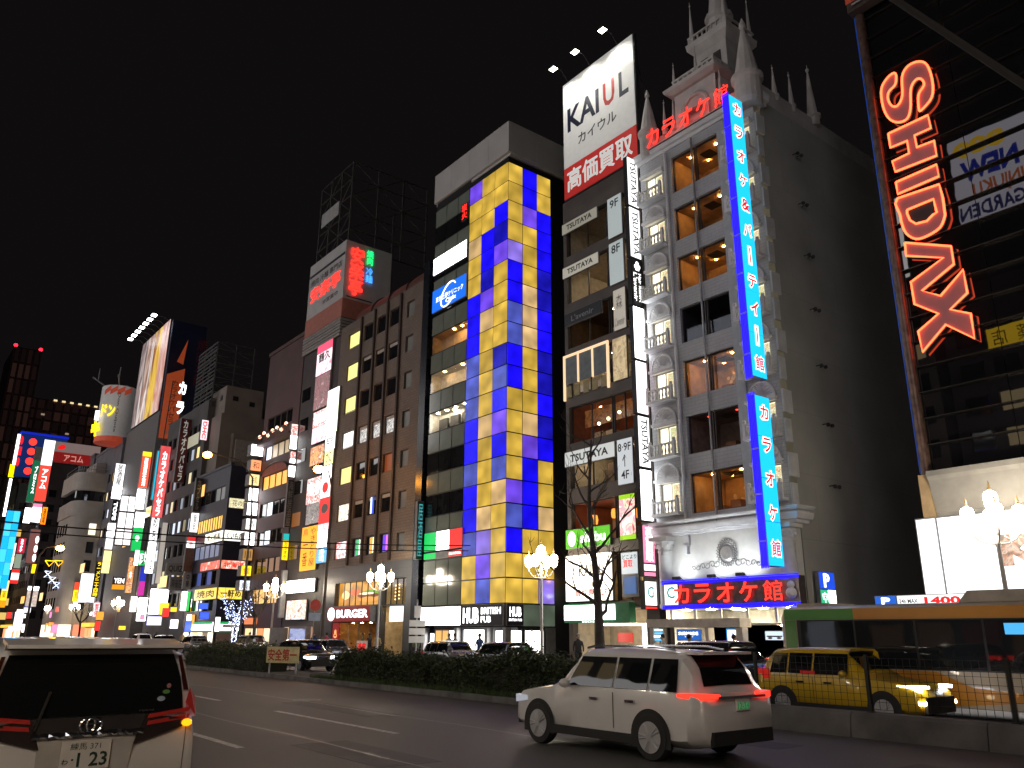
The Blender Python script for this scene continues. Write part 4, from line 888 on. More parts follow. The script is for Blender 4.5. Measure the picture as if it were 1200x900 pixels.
# small signs in the first-floor windows
for x0, c1, c2, lab in ((5.6, (30, 170, 90), (240, 240, 230), 'green and white'), (7.9, (240, 150, 40), (250, 240, 200), 'orange and white'), (10.0, (90, 40, 220), (190, 90, 230), 'violet')):
    fsign('narrow %s window sign above the burger shop' % lab, 67-x0, 67-x0-.75, 8.0, 9.3, [(0, .6, 0, 1, glow(c1, 1.4)), (.6, 1, 0, 1, glow(c2, 1.6))], out=-.02, d=.05)
fsign('narrow blue and white window sign two floors above the burger shop', 67-7.6, 67-8.2, 11.2, 12.6, [(0, .5, 0, 1, glow((230, 240, 250), 1.2)), (.5, 1, 0, 1, glow((20, 70, 200), 1.2))], out=-.02, d=.05)
# stone clad street storey
GRST = brickwall('grey_granite', (.075, .08, .085), (.065, .07, .075), (.03, .03, .03), 1.2, .6, .35, .01)
ops = [(2.3, 10.0, 4.05, 5.9), (10.3, 13.8, 3.95, 5.9), (2.1, 9.6, .1, 2.75), (10.3, 13.6, .1, 3.9)]
wall_open(MB(), 0, 14.7, .02, 7.19, ops, .4).build('street_wall', GRST, br)
BURG = printed('burger_photo', [(60, 30, 15), (190, 90, 25), (245, 190, 60), (120, 160, 40), (225, 120, 40), (250, 225, 160)], .55, 1.1, detail=4, distort=1.5)
MB().box(2.3, 10.0, .38, .41, 4.05, 5.9).build('burger_poster', printed('poster_warm', [(150, 90, 35), (235, 165, 60), (180, 110, 40)], .4, .9, lit=True), br)
# the burger itself, printed shapes on the poster
bp_ = [o for o in br.children if o.name.startswith('burger_poster')][0]
def blob(nm_, cx_, cz_, rx, rz, m_, y): 
    MB().add([(cx_+rx*math.cos(k*.4488), y, cz_+rz*math.sin(k*.4488)*(1+.1*math.sin(k*2.1))) for k in range(14)], [tuple(range(14))]).build(nm_, m_, bp_)
blob('bun', 7.8, 5.35, 1.5, .4, glow((215, 150, 70), 1.1), .372); blob('lettuce', 8.0, 5.0, 1.75, .22, glow((110, 160, 40), 1.1), .368); blob('patty', 7.4, 4.8, 1.8, .2, glow((120, 60, 30), 1.), .364)
blob('sauce', 7.2, 4.95, 1.3, .09, glow((250, 235, 210), 1.3), .36); blob('bun', 7.5, 4.5, 1.6, .2, glow((220, 155, 75), 1.1), .356)
blob('tomato', 5.2, 5.1, .8, .25, glow((225, 100, 60), 1.), .36); blob('fries', 3.6, 4.9, .7, .35, glow((245, 220, 150), 1.1), .36)
for i in range(7): MB().box(3.0+1.0*i, 3.06+1.0*i, -.02, .04, 4.0, 5.95).build('mullion', DARK, br)
CH = glow((255, 215, 140), 4.)
for i in range(5):
    for k in range(5): MB().ball((10.8+.55*i, .9, 4.4+.26*k+.05*(i % 2)), .05, 6, 4).build('chandelier_bulb', CH, br)
room(br, 10.35, 13.75, 4.0, 5.88, 2.0, mat('warm_plaster', (.5, .4, .22), .7), [], CH, y0=.41, name='upper_room')
window(br, 10.3, 13.8, 3.95, 5.9, GLASS, y=.3, bars=3)
room(br, 2.15, 9.55, .12, 2.74, 4.0, mat('shop_orange', (.6, .38, .16), .7, var=.3, scale=2), [(.2, .2), (.4, .2), (.6, .2), (.8, .2), (.5, .6)], glow((255, 210, 140), 90.), y0=.42, name='shop_interior')
room(br, 10.35, 13.55, .12, 3.88, 4.0, mat('shop_cream2', (.6, .45, .25), .7, var=.2), [(.3, .2), (.7, .2)], glow((255, 210, 140), 90.), y0=.42, name='shop_interior')
MB().box(2.2, 3.4, .05, .15, .1, 2.72).build('red_door_panel', glow((150, 25, 20), .6), br)
lettering('♨', glow((255, 170, 110), 1.2, False), br, 2.5, 3.1, 1.5, 2.2, y=.03)
for x in (4.6, 6.2, 8.0): MB().box(x, x+.05, .3, .36, .1, 2.7).build('door_mullion', STEEL, br)
MB().box(4.4, 9.3, 1.4, 1.9, .12, 1.15).build('counter', mat('counter_wood', (.35, .2, .09), .5), br)
MB().box(4.6, 6.2, 3.6, 3.65, 1.5, 2.1).build('menu_board', glow((220, 200, 170), .8), br)
MB().box(11.1, 13.3, .28, .32, 2.75, 3.85).build('menu_screen', glow((215, 240, 250), 1.6), br)
fsign('dark red fascia with white BURGER lettering', 64.85, 57.5, 2.78, 3.98, full(glow((120, 22, 22), .8)), [('●', T['w'], .02, .2, .06, .94), ('BURGER', T['w'], .24, .96, .24, .78, dict(bold=.035))], out=.5, d=.48)
# ------------------------------------------------------------------ sign-covered slim building and its roof sign
pk = bldg('slim_building', 'slim dark building covered in stacked posters under a red neon roof sign', 32, 75.2)
PWD = 8.15
DKF = brickwall('dark_facade', (.06, .05, .045), (.05, .04, .04), (.03, .03, .03), .8, .4, .6, .012)
MB().box(0, PWD, .02, 10, .02, 29.0).build('wall', DKF, pk)
for i in range(6): MB().box(-.1-.03*(i % 2), PWD+.1, -.25+.02*(i % 2), 1.5, 29.02+.32*i, 29.24+.32*i).build('slat', mat('slat_grey', (.35, .33, .31), .5, .2), pk)
MB().box(-.05, PWD-.0, -.1, 5, 29.0, 30.95).build('slat_backing', DARK, pk)
MB().box(-.1, PWD+.02, -.15, 5, 30.96, 32.9).build('pink_band', mat('pink_band', (.45, .17, .12), .6, var=.12), pk)
MB().box(-.05, PWD+.0, -.12, 5.0, 32.92, 39.1).build('sign_box', mat('sign_box_white', (.5, .49, .47), .6, var=.08, scale=.7), pk)
MB().box(.1, PWD-.1, -.16, -.121, 37.6, 37.85).build('dark_stripe', DARK, pk)
lettering('焼肉 冷麺 専門店', mat('sign_darkbrown', (.05, .03, .03), .6), pk, .5, 7.5, 36.5, 37.2, y=-.13, bold=.02)
lettering('安楽亭', NEONR, pk, .7, 7.4, 34.6, 36.2, y=-.2, bold=.01, name='neon_lettering')
lettering('3F営業中', MATS['sign_darkbrown'], pk, 3.6, 7.0, 33.6, 34.1, y=-.13, bold=.02)
t = thing('neon_sign', 'red neon characters with green and blue ones on the roof sign box side', 'sign', (32.1, 66.95, 33.0))
MB().box(.1, 2.9, .0, .03, .1, .2).build('rail', DARK, t)
lettering('安楽亭', NEONR, t, .25, 1.75, .4, 5.5, y=-.1, bold=.02, vert=True, name='neon_lettering'); lettering('焼肉', NEONG, t, 2.0, 2.75, 4.0, 5.6, y=-.1, vert=True, name='neon_lettering'); lettering('冷麺', NEONC, t, 2.0, 2.75, 2.1, 3.7, y=-.1, vert=True, name='neon_lettering')
# lattice frame of an empty billboard behind it
def lattice(label, X, Yl, z0, w_, d, h, nx, ny, nz, r_=.09, board=None, m_=None):
    t = thing('lattice_frame', label, 'scaffold', (X, Yl, z0), FACE); m_ = m_ or mat('lattice_grey', (.07, .065, .06), .6, .3)
    xs = [w_*i/nx for i in range(nx+1)]; ys = [d*i/ny for i in range(ny+1)]
    for x in xs:
        MB().box(x-r_, x+r_, -r_, r_, 0, h).build('column', m_, t)
    for y in ys[1:]: MB().box(w_-r_, w_+r_, y-r_, y+r_, 0, h).build('column', m_, t)
    MB().box(-r_, r_, d-r_, d+r_, 0, h).build('column', m_, t)
    for k in range(nz+1):
        z = h*k/nz; MB().box(r_, w_-r_, -r_*.6, r_*.6, z-r_*.6, z+r_*.6).build('beam', m_, t); MB().box(w_-r_*.6, w_+r_*.6, r_, d-r_, z-r_*.6, z+r_*.6).build('beam', m_, t)
    for k in range(nz):
        za, zb = h*k/nz, h*(k+1)/nz
        for i in range(nx): MB().tube([(xs[i], 0, za), (xs[i+1], 0, zb)] if (i+k) % 2 else [(xs[i], 0, zb), (xs[i+1], 0, za)], r_*.45, 5).build('brace', m_, t)
        for i in range(ny): MB().tube([(w_, ys[i], za), (w_, ys[i+1], zb)] if (i+k) % 2 else [(w_, ys[i], zb), (w_, ys[i+1], za)], r_*.45, 5).build('brace', m_, t)
    if board: MB().box(*board).build('blank_board', mat('board_pale', (.4, .4, .38), .6), t)
    return t
lattice('tall steel lattice of an empty roof billboard over the neon roof sign', 32.6, 75.4, 39.1, 7.3, 9, 9.6, 3, 3, 5, board=(.6, 4.6, -.12, -.06, 4.6, 6.2))
P = lambda n_, c_, s_=1.8, e_=1.3, **k: printed('print_'+n_, c_, s_, e_, **k)
RDW = P('red_white', [(250, 235, 230), (225, 70, 60), (255, 245, 240), (170, 30, 30)], 2.2)
PKW = P('pink_white', [(255, 245, 248), (240, 190, 200), (255, 240, 245), (230, 140, 160)], 1.4)
GRP = P('grey_red', [(120, 100, 100), (170, 110, 110), (90, 70, 75), (220, 180, 180)], 2.4, .9)
ORP = P('orange', [(230, 130, 40), (250, 190, 120), (170, 70, 40), (250, 225, 190)], 2., 1.1)
for lab, q, pn_, tx in (
  ('pink and white poster with black characters at the column top', (71.62,68.29,25.88,29.11), [(0, 1, 0, .72, PKW), (0, 1, .72, 1, glow((230, 80, 110), 1.2))], [('鶴久', T['k'], .15, .9, .4, .7, dict(bold=.03))]),
  ('dusky red poster below the pink and white one', (71.58,68.34,22.42,25.83), full(GRP), []),
  ('red poster with white characters and a white lower half', (71.37,68.41,19.04,22.22), [(0, 1, .5, 1, RDW), (0, 1, 0, .5, PKW)], [('居酒屋', T['w'], .1, .9, .6, .9, dict(bold=.04))]),
  ('orange food poster over the street lamp', (71.38,68.47,16.93,18.75), full(ORP), []),
  ('red poster with large white characters over the grey poster', (71.53,68.43,13.30,15.74), full(RDW), [('もり', T['w'], .15, .9, .3, .85, dict(bold=.05))]),
  ('grey and cream menu poster above the tall orange poster', (71.28,68.54,11.41,13.32), full(P('grey_cream', [(90, 85, 85), (180, 170, 165), (70, 60, 60), (220, 210, 200)], 3., .9)), []),
  ('tall orange poster with black brush characters', (71.82,68.47,7.27,11.25), full(glow((255, 160, 30), 1.3)), [('やきとり屋', T['k'], .55, .9, .1, .95, dict(vert=True)), ('一番', T['k'], .15, .45, .1, .6, dict(vert=True)), ('鳥', T['r'], .1, .4, .8, .95)]),
  ('tall pale green-white light box beside the posters', (68.55,66.15,19.44,23.76), full(glow((240, 255, 225), 1.7)), []),
  ('white light box with black marks below the tall pale one', (68.30,66.31,17.87,19.56), full(GW), [('鮮魚', T['k'], .15, .85, .2, .8)]),
  ('cream light box with brown characters', (68.24,66.47,16.51,18.03), full(glow((250, 235, 170), 1.4)), [('かに', T['n'], .2, .8, .15, .85)]),
  ('blank white light box behind the orange street lamp', (68.39,66.61,14.97,16.45), full(W), []),
  ('white light box with a red disc', (68.56,66.59,13.53,15.32), full(GW), [('●', T['r'], .2, .8, .25, .8)]),
  ('red light box with a pale disc and white foot', (68.48,66.33,10.64,13.58), [(0, 1, .2, 1, REDL), (0, 1, 0, .2, PKW)], [('●', T['d'], .2, .8, .5, .8)]),
  ('white light box above the blue one', (68.41,66.53,9.12,10.66), full(W), []),
  ('pale blue light box at the foot of the column', (68.39,66.31,7.77,9.09), full(glow((90, 170, 220), 1.3)), [('寿司', T['w'], .25, .75, .1, .9, dict(vert=True))]),
  ('long blank white light box over the street posters', (74.37,68.35,5.38,6.54), full(W), [('そば処', T['d'], .75, .97, .2, .8)]),
  ('bright food photo panel at street level', (73.93,69.75,3.03,4.75), full(P('food_panel', [(250, 235, 225), (225, 160, 130), (255, 250, 245), (150, 80, 50)], 1.6, 1.3)), [])):
    fsign(lab, *q, pn_, tx, out=.2, d=.18)
for k in range(3): MB().box(.8+2.2*k, 2.4+2.2*k, -.02, .015, .15, 2.4).build('shop_window', [glow((240, 200, 150), .8), glow((255, 250, 240), 1.4), glow((200, 150, 110), .6)][k], pk)
for k, z in enumerate((8.5, 11.6, 14.7, 17.8, 20.9, 24.0)):
    MB().box(.4, 2.2, -.03, .015, z, z+1.3).build('window', glow((190, 120, 60), .35) if k == 1 else DGLASS, pk)
# ------------------------------------------------------------------ maroon building with arched lit windows
mr = bldg('maroon_building', 'maroon building with warm arched windows and a stack of lantern signs', 32, 84.6)
MAR = mat('maroon_render', (.09, .042, .04), .6, var=.15, scale=.5, bump=.1)
MWD = 9.2
mz = [4.6, 7.6, 10.4, 13.3, 16.2, 19.4, 22.6]
ops = [(1.2, 7.6, z, z+1.5) for z in mz]
b = wall_open(MB(), 0, MWD, .02, 31.5, ops, .2); shell(b, MWD, 10, 31.5).build('wall', MAR, mr)
for i, z in enumerate(mz):
    for k in range(4):
        m_ = [glow((255, 200, 120), 1.), DGLASS, DGLASS, DGLASS, glow((255, 175, 80), 1.2), glow((215, 190, 150), .6), DGLASS][i]
        if i in (2, 3) and k == 1: m_ = glow((225, 235, 250), 1.3)
        if i == 5 and k == 0: m_ = glow((215, 225, 250), 1.5)
        window(mr, 1.2+1.6*k, 2.8+1.6*k, z, z+1.5, m_, y=.14, fr=.07, fm=FIND)
b = MB(); b.prism([(1.0+6.8*(.5-.5*math.cos(math.pi*k/12)), 17.75+1.0*math.sin(math.pi*k/12)) for k in range(12, -1, -1)], -.12, -.01); b.build('arch_panel', mat('arch_red', (.32, .08, .05), .6, var=.2), mr)
MB().tube([(1.0+6.8*(.5-.5*math.cos(math.pi*k/12)), -.14, 17.75+1.0*math.sin(math.pi*k/12)) for k in range(13)], .09, 6).build('arch_trim', FIND, mr)
MB().box(-.1, MWD, -.9, -.02, 20.95, 21.15).build('balcony_slab', MAR, mr)
b = MB()
for k in range(24): b.box(.1+.38*k, .14+.38*k, -.86, -.82, 21.16, 21.9)
b.box(0, MWD, -.88, -.8, 21.9, 21.96); b.build('balcony_rail', FIND, mr)
for k in range(7):
    MB().ball((1.0+1.15*k, -.7, 22.0+.25*math.sin(k*2.2)), .17, 10, 6, 1.2).build('balcony_lantern', glow((255, 190, 160), 3.), mr)
MB().box(-.1, MWD+.02, -.12, .5, 31.5, 31.9).build('coping', MAR, mr)
MB().box(.8, 3.4, -.35, -.02, 2.7, 3.3).build('awning_fascia', glow((230, 130, 80), .9), mr)
for k in range(5): MB().box(.5+1.6*k, 1.9+1.6*k, -.03, .015, .15, 2.3).build('shop_window', glow([(255, 215, 150), (255, 240, 210), (235, 150, 90), (255, 230, 190), (120, 80, 60)][k], 1.1), mr)
cub = [('white lantern box at the top of the stack', (30.64,32.00,83.94,20.00,21.23), W, ''), ('orange lantern box second in the stack', (30.80,32.00,84.08,18.40,19.59), glow((245, 150, 100), 1.3), '和'), ('cream lantern box with brown characters', (30.85,32.00,84.24,16.86,18.08), glow((250, 215, 150), 1.3), '呑処'),
       ('blank white lantern box below the cream one', (30.94,32.00,84.17,15.22,16.57), W, ''), ('blank white lantern box above the one with small pink writing', (30.87,32.00,84.01,13.67,15.00), W, ''), ('white lantern box with small pink writing', (30.84,32.00,83.89,12.15,13.32), GW, '酒'),
       ('white lantern box over the wooden one', (30.87,32.00,83.92,10.57,11.88), W, ''), ('wooden slatted lantern box', (30.91,32.00,84.06,9.02,10.22), glow((190, 140, 75), .8), '||||'), ('yellow lantern box with characters', (30.88,32.00,84.00,7.46,8.51), YELW, '食堂'), ('pale lantern box with blue marks at the stack foot', (30.85,32.00,83.99,6.01,7.03), glow((225, 235, 250), 1.3), '鮨')]
for lab, q, m_, tx in cub:
    bsign(lab, *q, full(m_), [(tx, T['n'], .2, .8, .2, .8)] if tx else [], d=1.1, name='lantern_box')
for lab, q, pn_, tx in (
  ('red and white blade sign on the maroon building edge', (31.25,32.00,75.18,19.27,21.85), stack([RDW, W], [.45, .55]), []),
  ('short red-topped blade sign under the red and white one', (31.38,32.00,75.16,17.87,19.05), stack([RDW, W], [.6, .4]), []),
  ('short white blade sign above the dark lettered blade', (31.26,32.00,74.98,16.47,17.59), full(W), [('蔵', T['k'], .2, .8, .2, .8)]),
  ('dark blade sign with grey stacked characters', (31.30,32.00,74.92,11.54,16.18), full(mat('blade_dark', (.03, .025, .025), .5)), [('海鮮居酒屋', T['d'], .15, .85, .03, .97, dict(vert=True))]),
  ('yellow blade sign with a teal top', (31.34,32.00,75.04,8.49,11.01), stack([glow((40, 170, 170), 1.1), glow((255, 205, 20), 1.4)], [.26, .74]), [('カラオケ', T['n'], .25, .75, .05, .68, dict(vert=True))]),
  ('grey unlit blade sign beside the food photo panel', (31.42,32.00,74.65,3.23,7.55), full(mat('unlit_board', (.35, .35, .35), .6)), [])):
    bsign(lab, *q, pn_, tx)
# ------------------------------------------------------------------ navy corner building with the convenience store
nv = bldg('navy_building', 'navy tiled corner building with a green and white store fascia', 32, 104.5)
NVM = brickwall('navy_tile', (.045, .05, .085), (.04, .043, .075), (.02, .02, .03), .3, .2, .4, .012)
NWD = 11.0
nz_ = [4.2, 7.1, 10.2, 13.4, 16.8]
ops = [(1.0, 9.8, z, z+1.6) for z in nz_]
b = wall_open(MB(), 0, NWD, .02, 20.6, ops, .2); shell(b, NWD, 9, 20.6).build('wall', NVM, nv)
for i, z in enumerate(nz_):
    for k in range(5):
        m_ = [dark_glass('unlit_teal', (.03, .05, .05)), DGLASS, glow((150, 160, 190), .5), glow((255, 200, 90), 1.1), DGLASS][i]
        if i == 1 and k % 2: m_ = glow((60, 80, 150), .8)
        if i == 4 and k > 2: m_ = glow((150, 150, 150), .4)
        window(nv, 1.0+1.76*k, 2.76+1.76*k, z, z+1.6, m_, y=.14, fr=.06, bars=1 if i == 3 else 0)
MB().box(-.2, NWD+.1, -.1, .3, 20.6, 20.9).build('coping', NVM, nv)
def wrap(label, z0, z1, m1, tx1, m2, tx2, c1=T['n'], xl=.5):
    t = thing('wrap_sign', label, 'sign', (31.85, 104.5-xl, z0), FACE); h = z1-z0; w_ = NWD-xl
    MB().box(0, w_, .02, .14, 0, h).build('cabinet', CASE, t); MB().box(.05, w_-.05, -.02, .02, .05, h-.05).build('face', m1, t)
    MB().box(w_+.0, w_+.12, .1, 2.9, 0, h).build('side_cabinet', CASE, t); MB().box(w_+.12, w_+.16, .15, 2.85, .05, h-.05).build('side_face', m2, t)
    if tx1: lettering(tx1, c1, t, .8, w_-.8, h*.2, h*.8, y=-.03, bold=.03)
    if tx2:
        o = lettering(tx2, c1, t, .3, 2.6, h*.2, h*.8, y=0, bold=.03); o.location = (w_+.18, .1, 0); o.rotation_euler = (0, 0, rad(90))
    return t
wrap('cream wrap-round sign with dark characters on the navy building', 11.85, 13.1, glow((255, 250, 225), 1.5), '炭火焼鳥', glow((250, 248, 235), 1.4), 'くいもの屋', xl=5)
wrap('red and white wrap-round sign on the navy building', 8.75, 9.75, P('red_sign', [(215, 50, 45), (240, 120, 100), (200, 35, 35), (250, 220, 200)], 1.5, 1.3), '', P('red_sign2', [(250, 225, 200), (225, 90, 60), (250, 240, 225)], 1.5, 1.4), '北海道', c1=T['r'], xl=4.5)
wrap('yellow wrap-round sign with black characters on the navy building', 5.45, 6.75, glow((240, 205, 90), 1.2), '焼肉', glow((250, 215, 90), 1.2), '一軒め', c1=T['k'], xl=3.5)
wrap('green and white convenience store fascia round the corner', 1.95, 3.05, W, '', W, '', xl=1.0)
for nm_, z0, z1, m_ in (('stripe', .82, 1.08, glow((20, 150, 75), 1.2)), ('stripe', .02, .2, glow((20, 150, 75), 1.2))):
    o = [q for q in bpy.data.objects if q.name.startswith('wrap_sign')][-1]
    MB().box(.05, NWD-1.05, -.04, -.021, z0, z1).build(nm_, m_, o); MB().box(NWD-1.0+.161, NWD-1.0+.18, .15, 2.85, z0, z1).build(nm_, m_, o)
for k in range(6): MB().box(.5+1.75*k, 2.1+1.75*k, -.03, .015, .15, 1.9).build('shop_window', glow([(255, 245, 210), (255, 250, 240), (230, 210, 160), (255, 240, 200), (120, 100, 80), (255, 245, 220)][k], 1.5), nv)
MB().box(NWD-.02, NWD+.03, .3, 2.7, .15, 1.9).build('shop_window', glow((90, 70, 60), .5), nv)
t = thing('neon_sign', 'cream round-ended sign with flower-like characters on the navy side wall', 'sign', (32.1, 93.35, 15.6))
MB().box(0, 2.6, .02, .25, 0, 1.2).build('cabinet', CASE, t); MB().box(.05, 2.55, -.02, .02, .06, 1.14).build('face', P('floral', [(250, 240, 200), (200, 190, 140), (250, 245, 220)], 4, 1.1), t); lettering('花の舞', T['n'], t, .4, 2.2, .25, .95, y=-.03)
# beige taller building behind it
bg_ = bldg('beige_building', 'beige stepped building with a plant box behind the navy one', 32.6, 113.5)
BEI = mat('beige_render', (.24, .2, .165), .7, var=.15, scale=.4, bump=.1)
MB().box(0, 12.5, 0, 9, .02, 28.6).build('wall', BEI, bg_); MB().box(6.8, 12.5, .3, 5.2, 28.6, 32.3).build('plant_room', BEI, bg_); MB().box(9, 13.4, 1.5, 12, .02, 26.0).build('rear_wing', BEI, bg_)
for x in (8.0, 10.6): MB().box(x, x+.7, .22, .28, 30.6, 31.2).build('vent_opening', BLACK, bg_)
MB().box(12.5, 12.56, 1.2, 1.9, 30.4, 31.0).build('vent_opening', BLACK, bg_); MB().box(12.5, 12.56, 3.4, 4.1, 30.0, 30.6).build('vent_opening', BLACK, bg_)
MB().box(12.51, 13.6, 1.8, 4.8, 22.4, 25.2).build('air_unit', mat('unit_beige', (.35, .32, .28), .6, var=.15), bg_)
lattice('slatted lattice screen on the roof behind the beige building', 32.3, 112.0, 30.2, 7.4, 5, 9.0, 3, 2, 9, .07, m_=mat('screen_grey', (.09, .09, .09), .6, .3))
sl = [o for o in bpy.data.objects if o.name.startswith('lattice_frame')][-1]
for k in range(16): MB().box(-.1, 7.5, -.14, -.09, .3+.56*k, .48+.56*k).build('slat', MATS['screen_grey'], sl)
bsign('small pink and white lettered light box on the beige building', 31.39,32.30,104.67,25.56,28.23, full(PKW), [('DHC', T['r'], .2, .8, .08, .92, dict(rot=90, bold=.03))])
fsign('pale lit balcony board on the building beside the lattice screen', 111.70,106.55,25.44,27.06, full(glow((190, 185, 160), .6)), X=32, d=.15, out=.2)
# ------------------------------------------------------------------ dark karaoke block of vertical signs
dk = bldg('dark_block', 'dark block with unlit grey signs left of the navy building', 32, 122.0)
DB = mat('dark_block_wall', (.085, .08, .078), .7, var=.2, scale=.5)
ops = [(1.0+2.2*k, 2.6+2.2*k, 5+3.1*r, 6.6+3.1*r) for k in range(7) for r in range(8)]
b = wall_open(MB(), 0, 17.3, .02, 31.0, ops, .2); shell(b, 17.3, 9, 31.0).build('wall', DB, dk)
for a, c, z0, z1 in ops: window(dk, a, c, z0, z1, glow([(220, 205, 165), (255, 215, 140), (215, 225, 240)][rnd.randrange(3)], rnd.choice((.3, .5, 1.))) if rnd.random() < .5 else DGLASS, y=.14, fr=.06)
ps = bldg('billboard_block', 'tall block carrying the floodlit poster and navy side wall', 32, 147.5)
PSW = 19.0
MB().box(0, PSW, .02, 9, .02, 34.5).build('wall', mat('pasera_wall', (.12, .115, .12), .6, var=.15), ps)
NVW = mat('navy_side', (.014, .02, .055), .5, var=.2, scale=.3)
MB().box(1.5, PSW-1.5, .6, 6.0, 34.5, 50.2).build('roof_tower', NVW, ps)
PST = P('tall_poster', [(150, 95, 70), (235, 220, 205), (205, 130, 60), (250, 240, 230), (110, 40, 40), (240, 180, 60)], .35, .8, stretch=(1, 1, .25), detail=4)
fp = thing('poster_billboard', 'tall floodlit poster of coloured streaks on the block roof', 'billboard', (32.4, 147.3, 35.2), FACE)
MB().box(0, 16.2, .03, .25, 0, 15.5).build('cabinet', DARK, fp)
for k in range(4): MB().box(.1+4.05*k, 4.1+4.05*k, -.02, .03, .1, 15.4).build('poster_strip', P('strip%d' % k, [[(210, 195, 190), (90, 60, 60), (245, 235, 230)], [(235, 210, 190), (140, 90, 70), (250, 240, 235)], [(225, 165, 50), (250, 210, 80), (150, 80, 40)], [(200, 110, 80), (240, 200, 190), (130, 50, 45)]][k], .5, .75, stretch=(1, 1, .22)), fp)
for k in range(7):
    f = thing('billboard_floodlight', 'white floodlight in the row over the coloured streak poster', 'floodlight', (32.4, 146.5-2.4*k, 50.8), FACE, 'floodlights over the streak poster')
    MB().tube([(0, .1, -.3), (0, -.8, .3), (0, -2.2, .3)], .05, 6).build('arm', DARK, f); MB().box(-.45, .45, -2.7, -2.0, .1, .3).build('lens', glow((245, 248, 255), 9.), f)
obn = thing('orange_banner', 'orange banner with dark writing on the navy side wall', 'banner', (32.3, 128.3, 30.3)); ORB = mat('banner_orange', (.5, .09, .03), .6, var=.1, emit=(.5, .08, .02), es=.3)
MB().add([(0, 0, 0), (2.6, 0, 0), (2.6, 0, 11.6), (0, 0, 10.2), (0, .05, 0), (2.6, .05, 0), (2.6, .05, 11.6), (0, .05, 10.2)], [(0, 1, 2, 3), (7, 6, 5, 4), (0, 4, 5, 1), (1, 5, 6, 2), (2, 6, 7, 3), (3, 7, 4, 0)]).build('cloth', ORB, obn)
lettering('カラオケパセラ', mat('banner_ink', (.25, .03, .015), .6), obn, .9, 1.9, 2.2, 9.4, y=-.02, vert=True); lettering('B3F', T['d'], obn, .7, 1.5, .8, 1.4, y=-.02)
MB().add([(1.2, -.03, 12.5), (2.2, -.03, 12.2), (2.5, -.03, 16.5)], [(0, 1, 2)]).build('flame_mark', ORB, obn)
lettering('焼肉本舗', mat('dim_red_ink', (.2, .02, .02), .6), obn, 4.0, 5.6, 9, 17, y=-.02, vert=True)
# ------------------------------------------------------------------ the far left run of blocks
def block(name, label, X, Yl, w_, d, h, col, win=None, lit=.3, sh=True, zs=4.5, zp=3.2, cw=2.4):
    t = bldg(name, label, X, Yl); m_ = mat('wall_'+name, col, .7, var=.2, scale=.5)
    if win:
        nx_ = int((w_-1)/cw); nr = int((h-zs-1)/zp); ops = [(.8+cw*k, .8+cw*k+cw*.62, zs+zp*r, zs+zp*r+1.6) for k in range(nx_) for r in range(nr)]
        b = wall_open(MB(), 0, w_, .02, h, ops, .2); shell(b, w_, d, h).build('wall', m_, t)
        for a, c, z0, z1 in ops: window(t, a, c, z0, z1, glow(win[rnd.randrange(len(win))], rnd.choice((.35, .7, 1.2))) if rnd.random() < lit else DGLASS, y=.14, fr=.07)
        # windows round the side facing the cross street
        for k in range(max(1, int((d-1)/cw))):
            for r in range(nr):
                if k < 4: MB().box(w_+.002, w_+.03, .8+cw*k, .8+cw*k+cw*.6, zs+zp*r, zs+zp*r+1.6).build('side_window', glow(win[rnd.randrange(len(win))], .7) if rnd.random() < lit*.6 else DGLASS, t)
    else: MB().box(0, w_, .02, d, .02, h).build('wall', m_, t)
    if sh:
        n = max(2, int(w_/2.5))
        for k in range(n): MB().box(w_*k/n+.2, w_*(k+1)/n-.2, -.04, .0, .2, 2.5).build('shop_window', glow([(255, 250, 240), (255, 225, 180), (240, 180, 150), (220, 235, 255), (255, 240, 200), (240, 140, 90)][rnd.randrange(6)], 1.6), t)
        MB().box(.2, w_-.2, -.8, -.05, 2.7, 3.3).build('shop_fascia', glow([(240, 240, 235), (225, 60, 60), (60, 90, 200), (250, 200, 60), (240, 150, 60)][rnd.randrange(5)], 1.1), t)
    MB().box(-.1, w_+.1, -.1, d*.6, h, h+.5).build('coping', m_, t); return t
WN = [(255, 230, 180), (230, 240, 255), (255, 205, 130)]
block('slate_block', 'slate grey block behind the column of white light boxes', 31.8, 168.5, 20.0, 9, 33.5, (.13, .125, .145), WN, .45)
rb = bldg('round_corner_building', 'pale stone building with a rounded corner and roof railing', 27.2, 168.0)
STP = mat('pale_stone', (.36, .32, .28), .7, var=.12, scale=.6, bump=.15)
def roundprism(b, z0, z1, o=0, r_=2.2, n=8, w_=12, d=14):
    pts = [(-o, -o)]+[(w_-r_+(r_+o)*math.sin(math.pi/2*k/n), r_-(r_+o)*math.cos(math.pi/2*k/n)) for k in range(n+1)]+[(w_+o, d), (-o, d)]
    b.loft([[(x, y, z) for x, y in pts] for z in (z0, z1)]); return pts
b = MB(); roundprism(b, .02, 21.0); roundprism(b, 21.0, 23.6, .25); roundprism(b, 23.6, 25.5, -.15); roundprism(b, 25.5, 28.6, .25); b.build('wall', STP, rb)
b = MB(); roundprism(b, 23.7, 25.4, -.1); b.build('ribbon_window', DGLASS, rb)
for k in range(5):
    for r in range(5):
        z = 5.5+3.1*r
        MB().box(12.0, 12.06, 2.8+2.1*k, 3.9+2.1*k, z, z+1.9).build('window', glow((250, 240, 215), 1.2) if (k, r) == (0, 4) else DGLASS, rb)
        if k < 4: MB().box(1.0+2.2*k, 2.1+2.2*k, -.05, .0, z, z+1.9).build('window', DGLASS, rb)
    MB().box(12.0, 12.2, 4.1+2.1*k, 4.7+2.1*k, 4.6, 20.9).build('pilaster', STP, rb)
b = MB(); pts = roundprism(MB(), 0, 1, -.1)
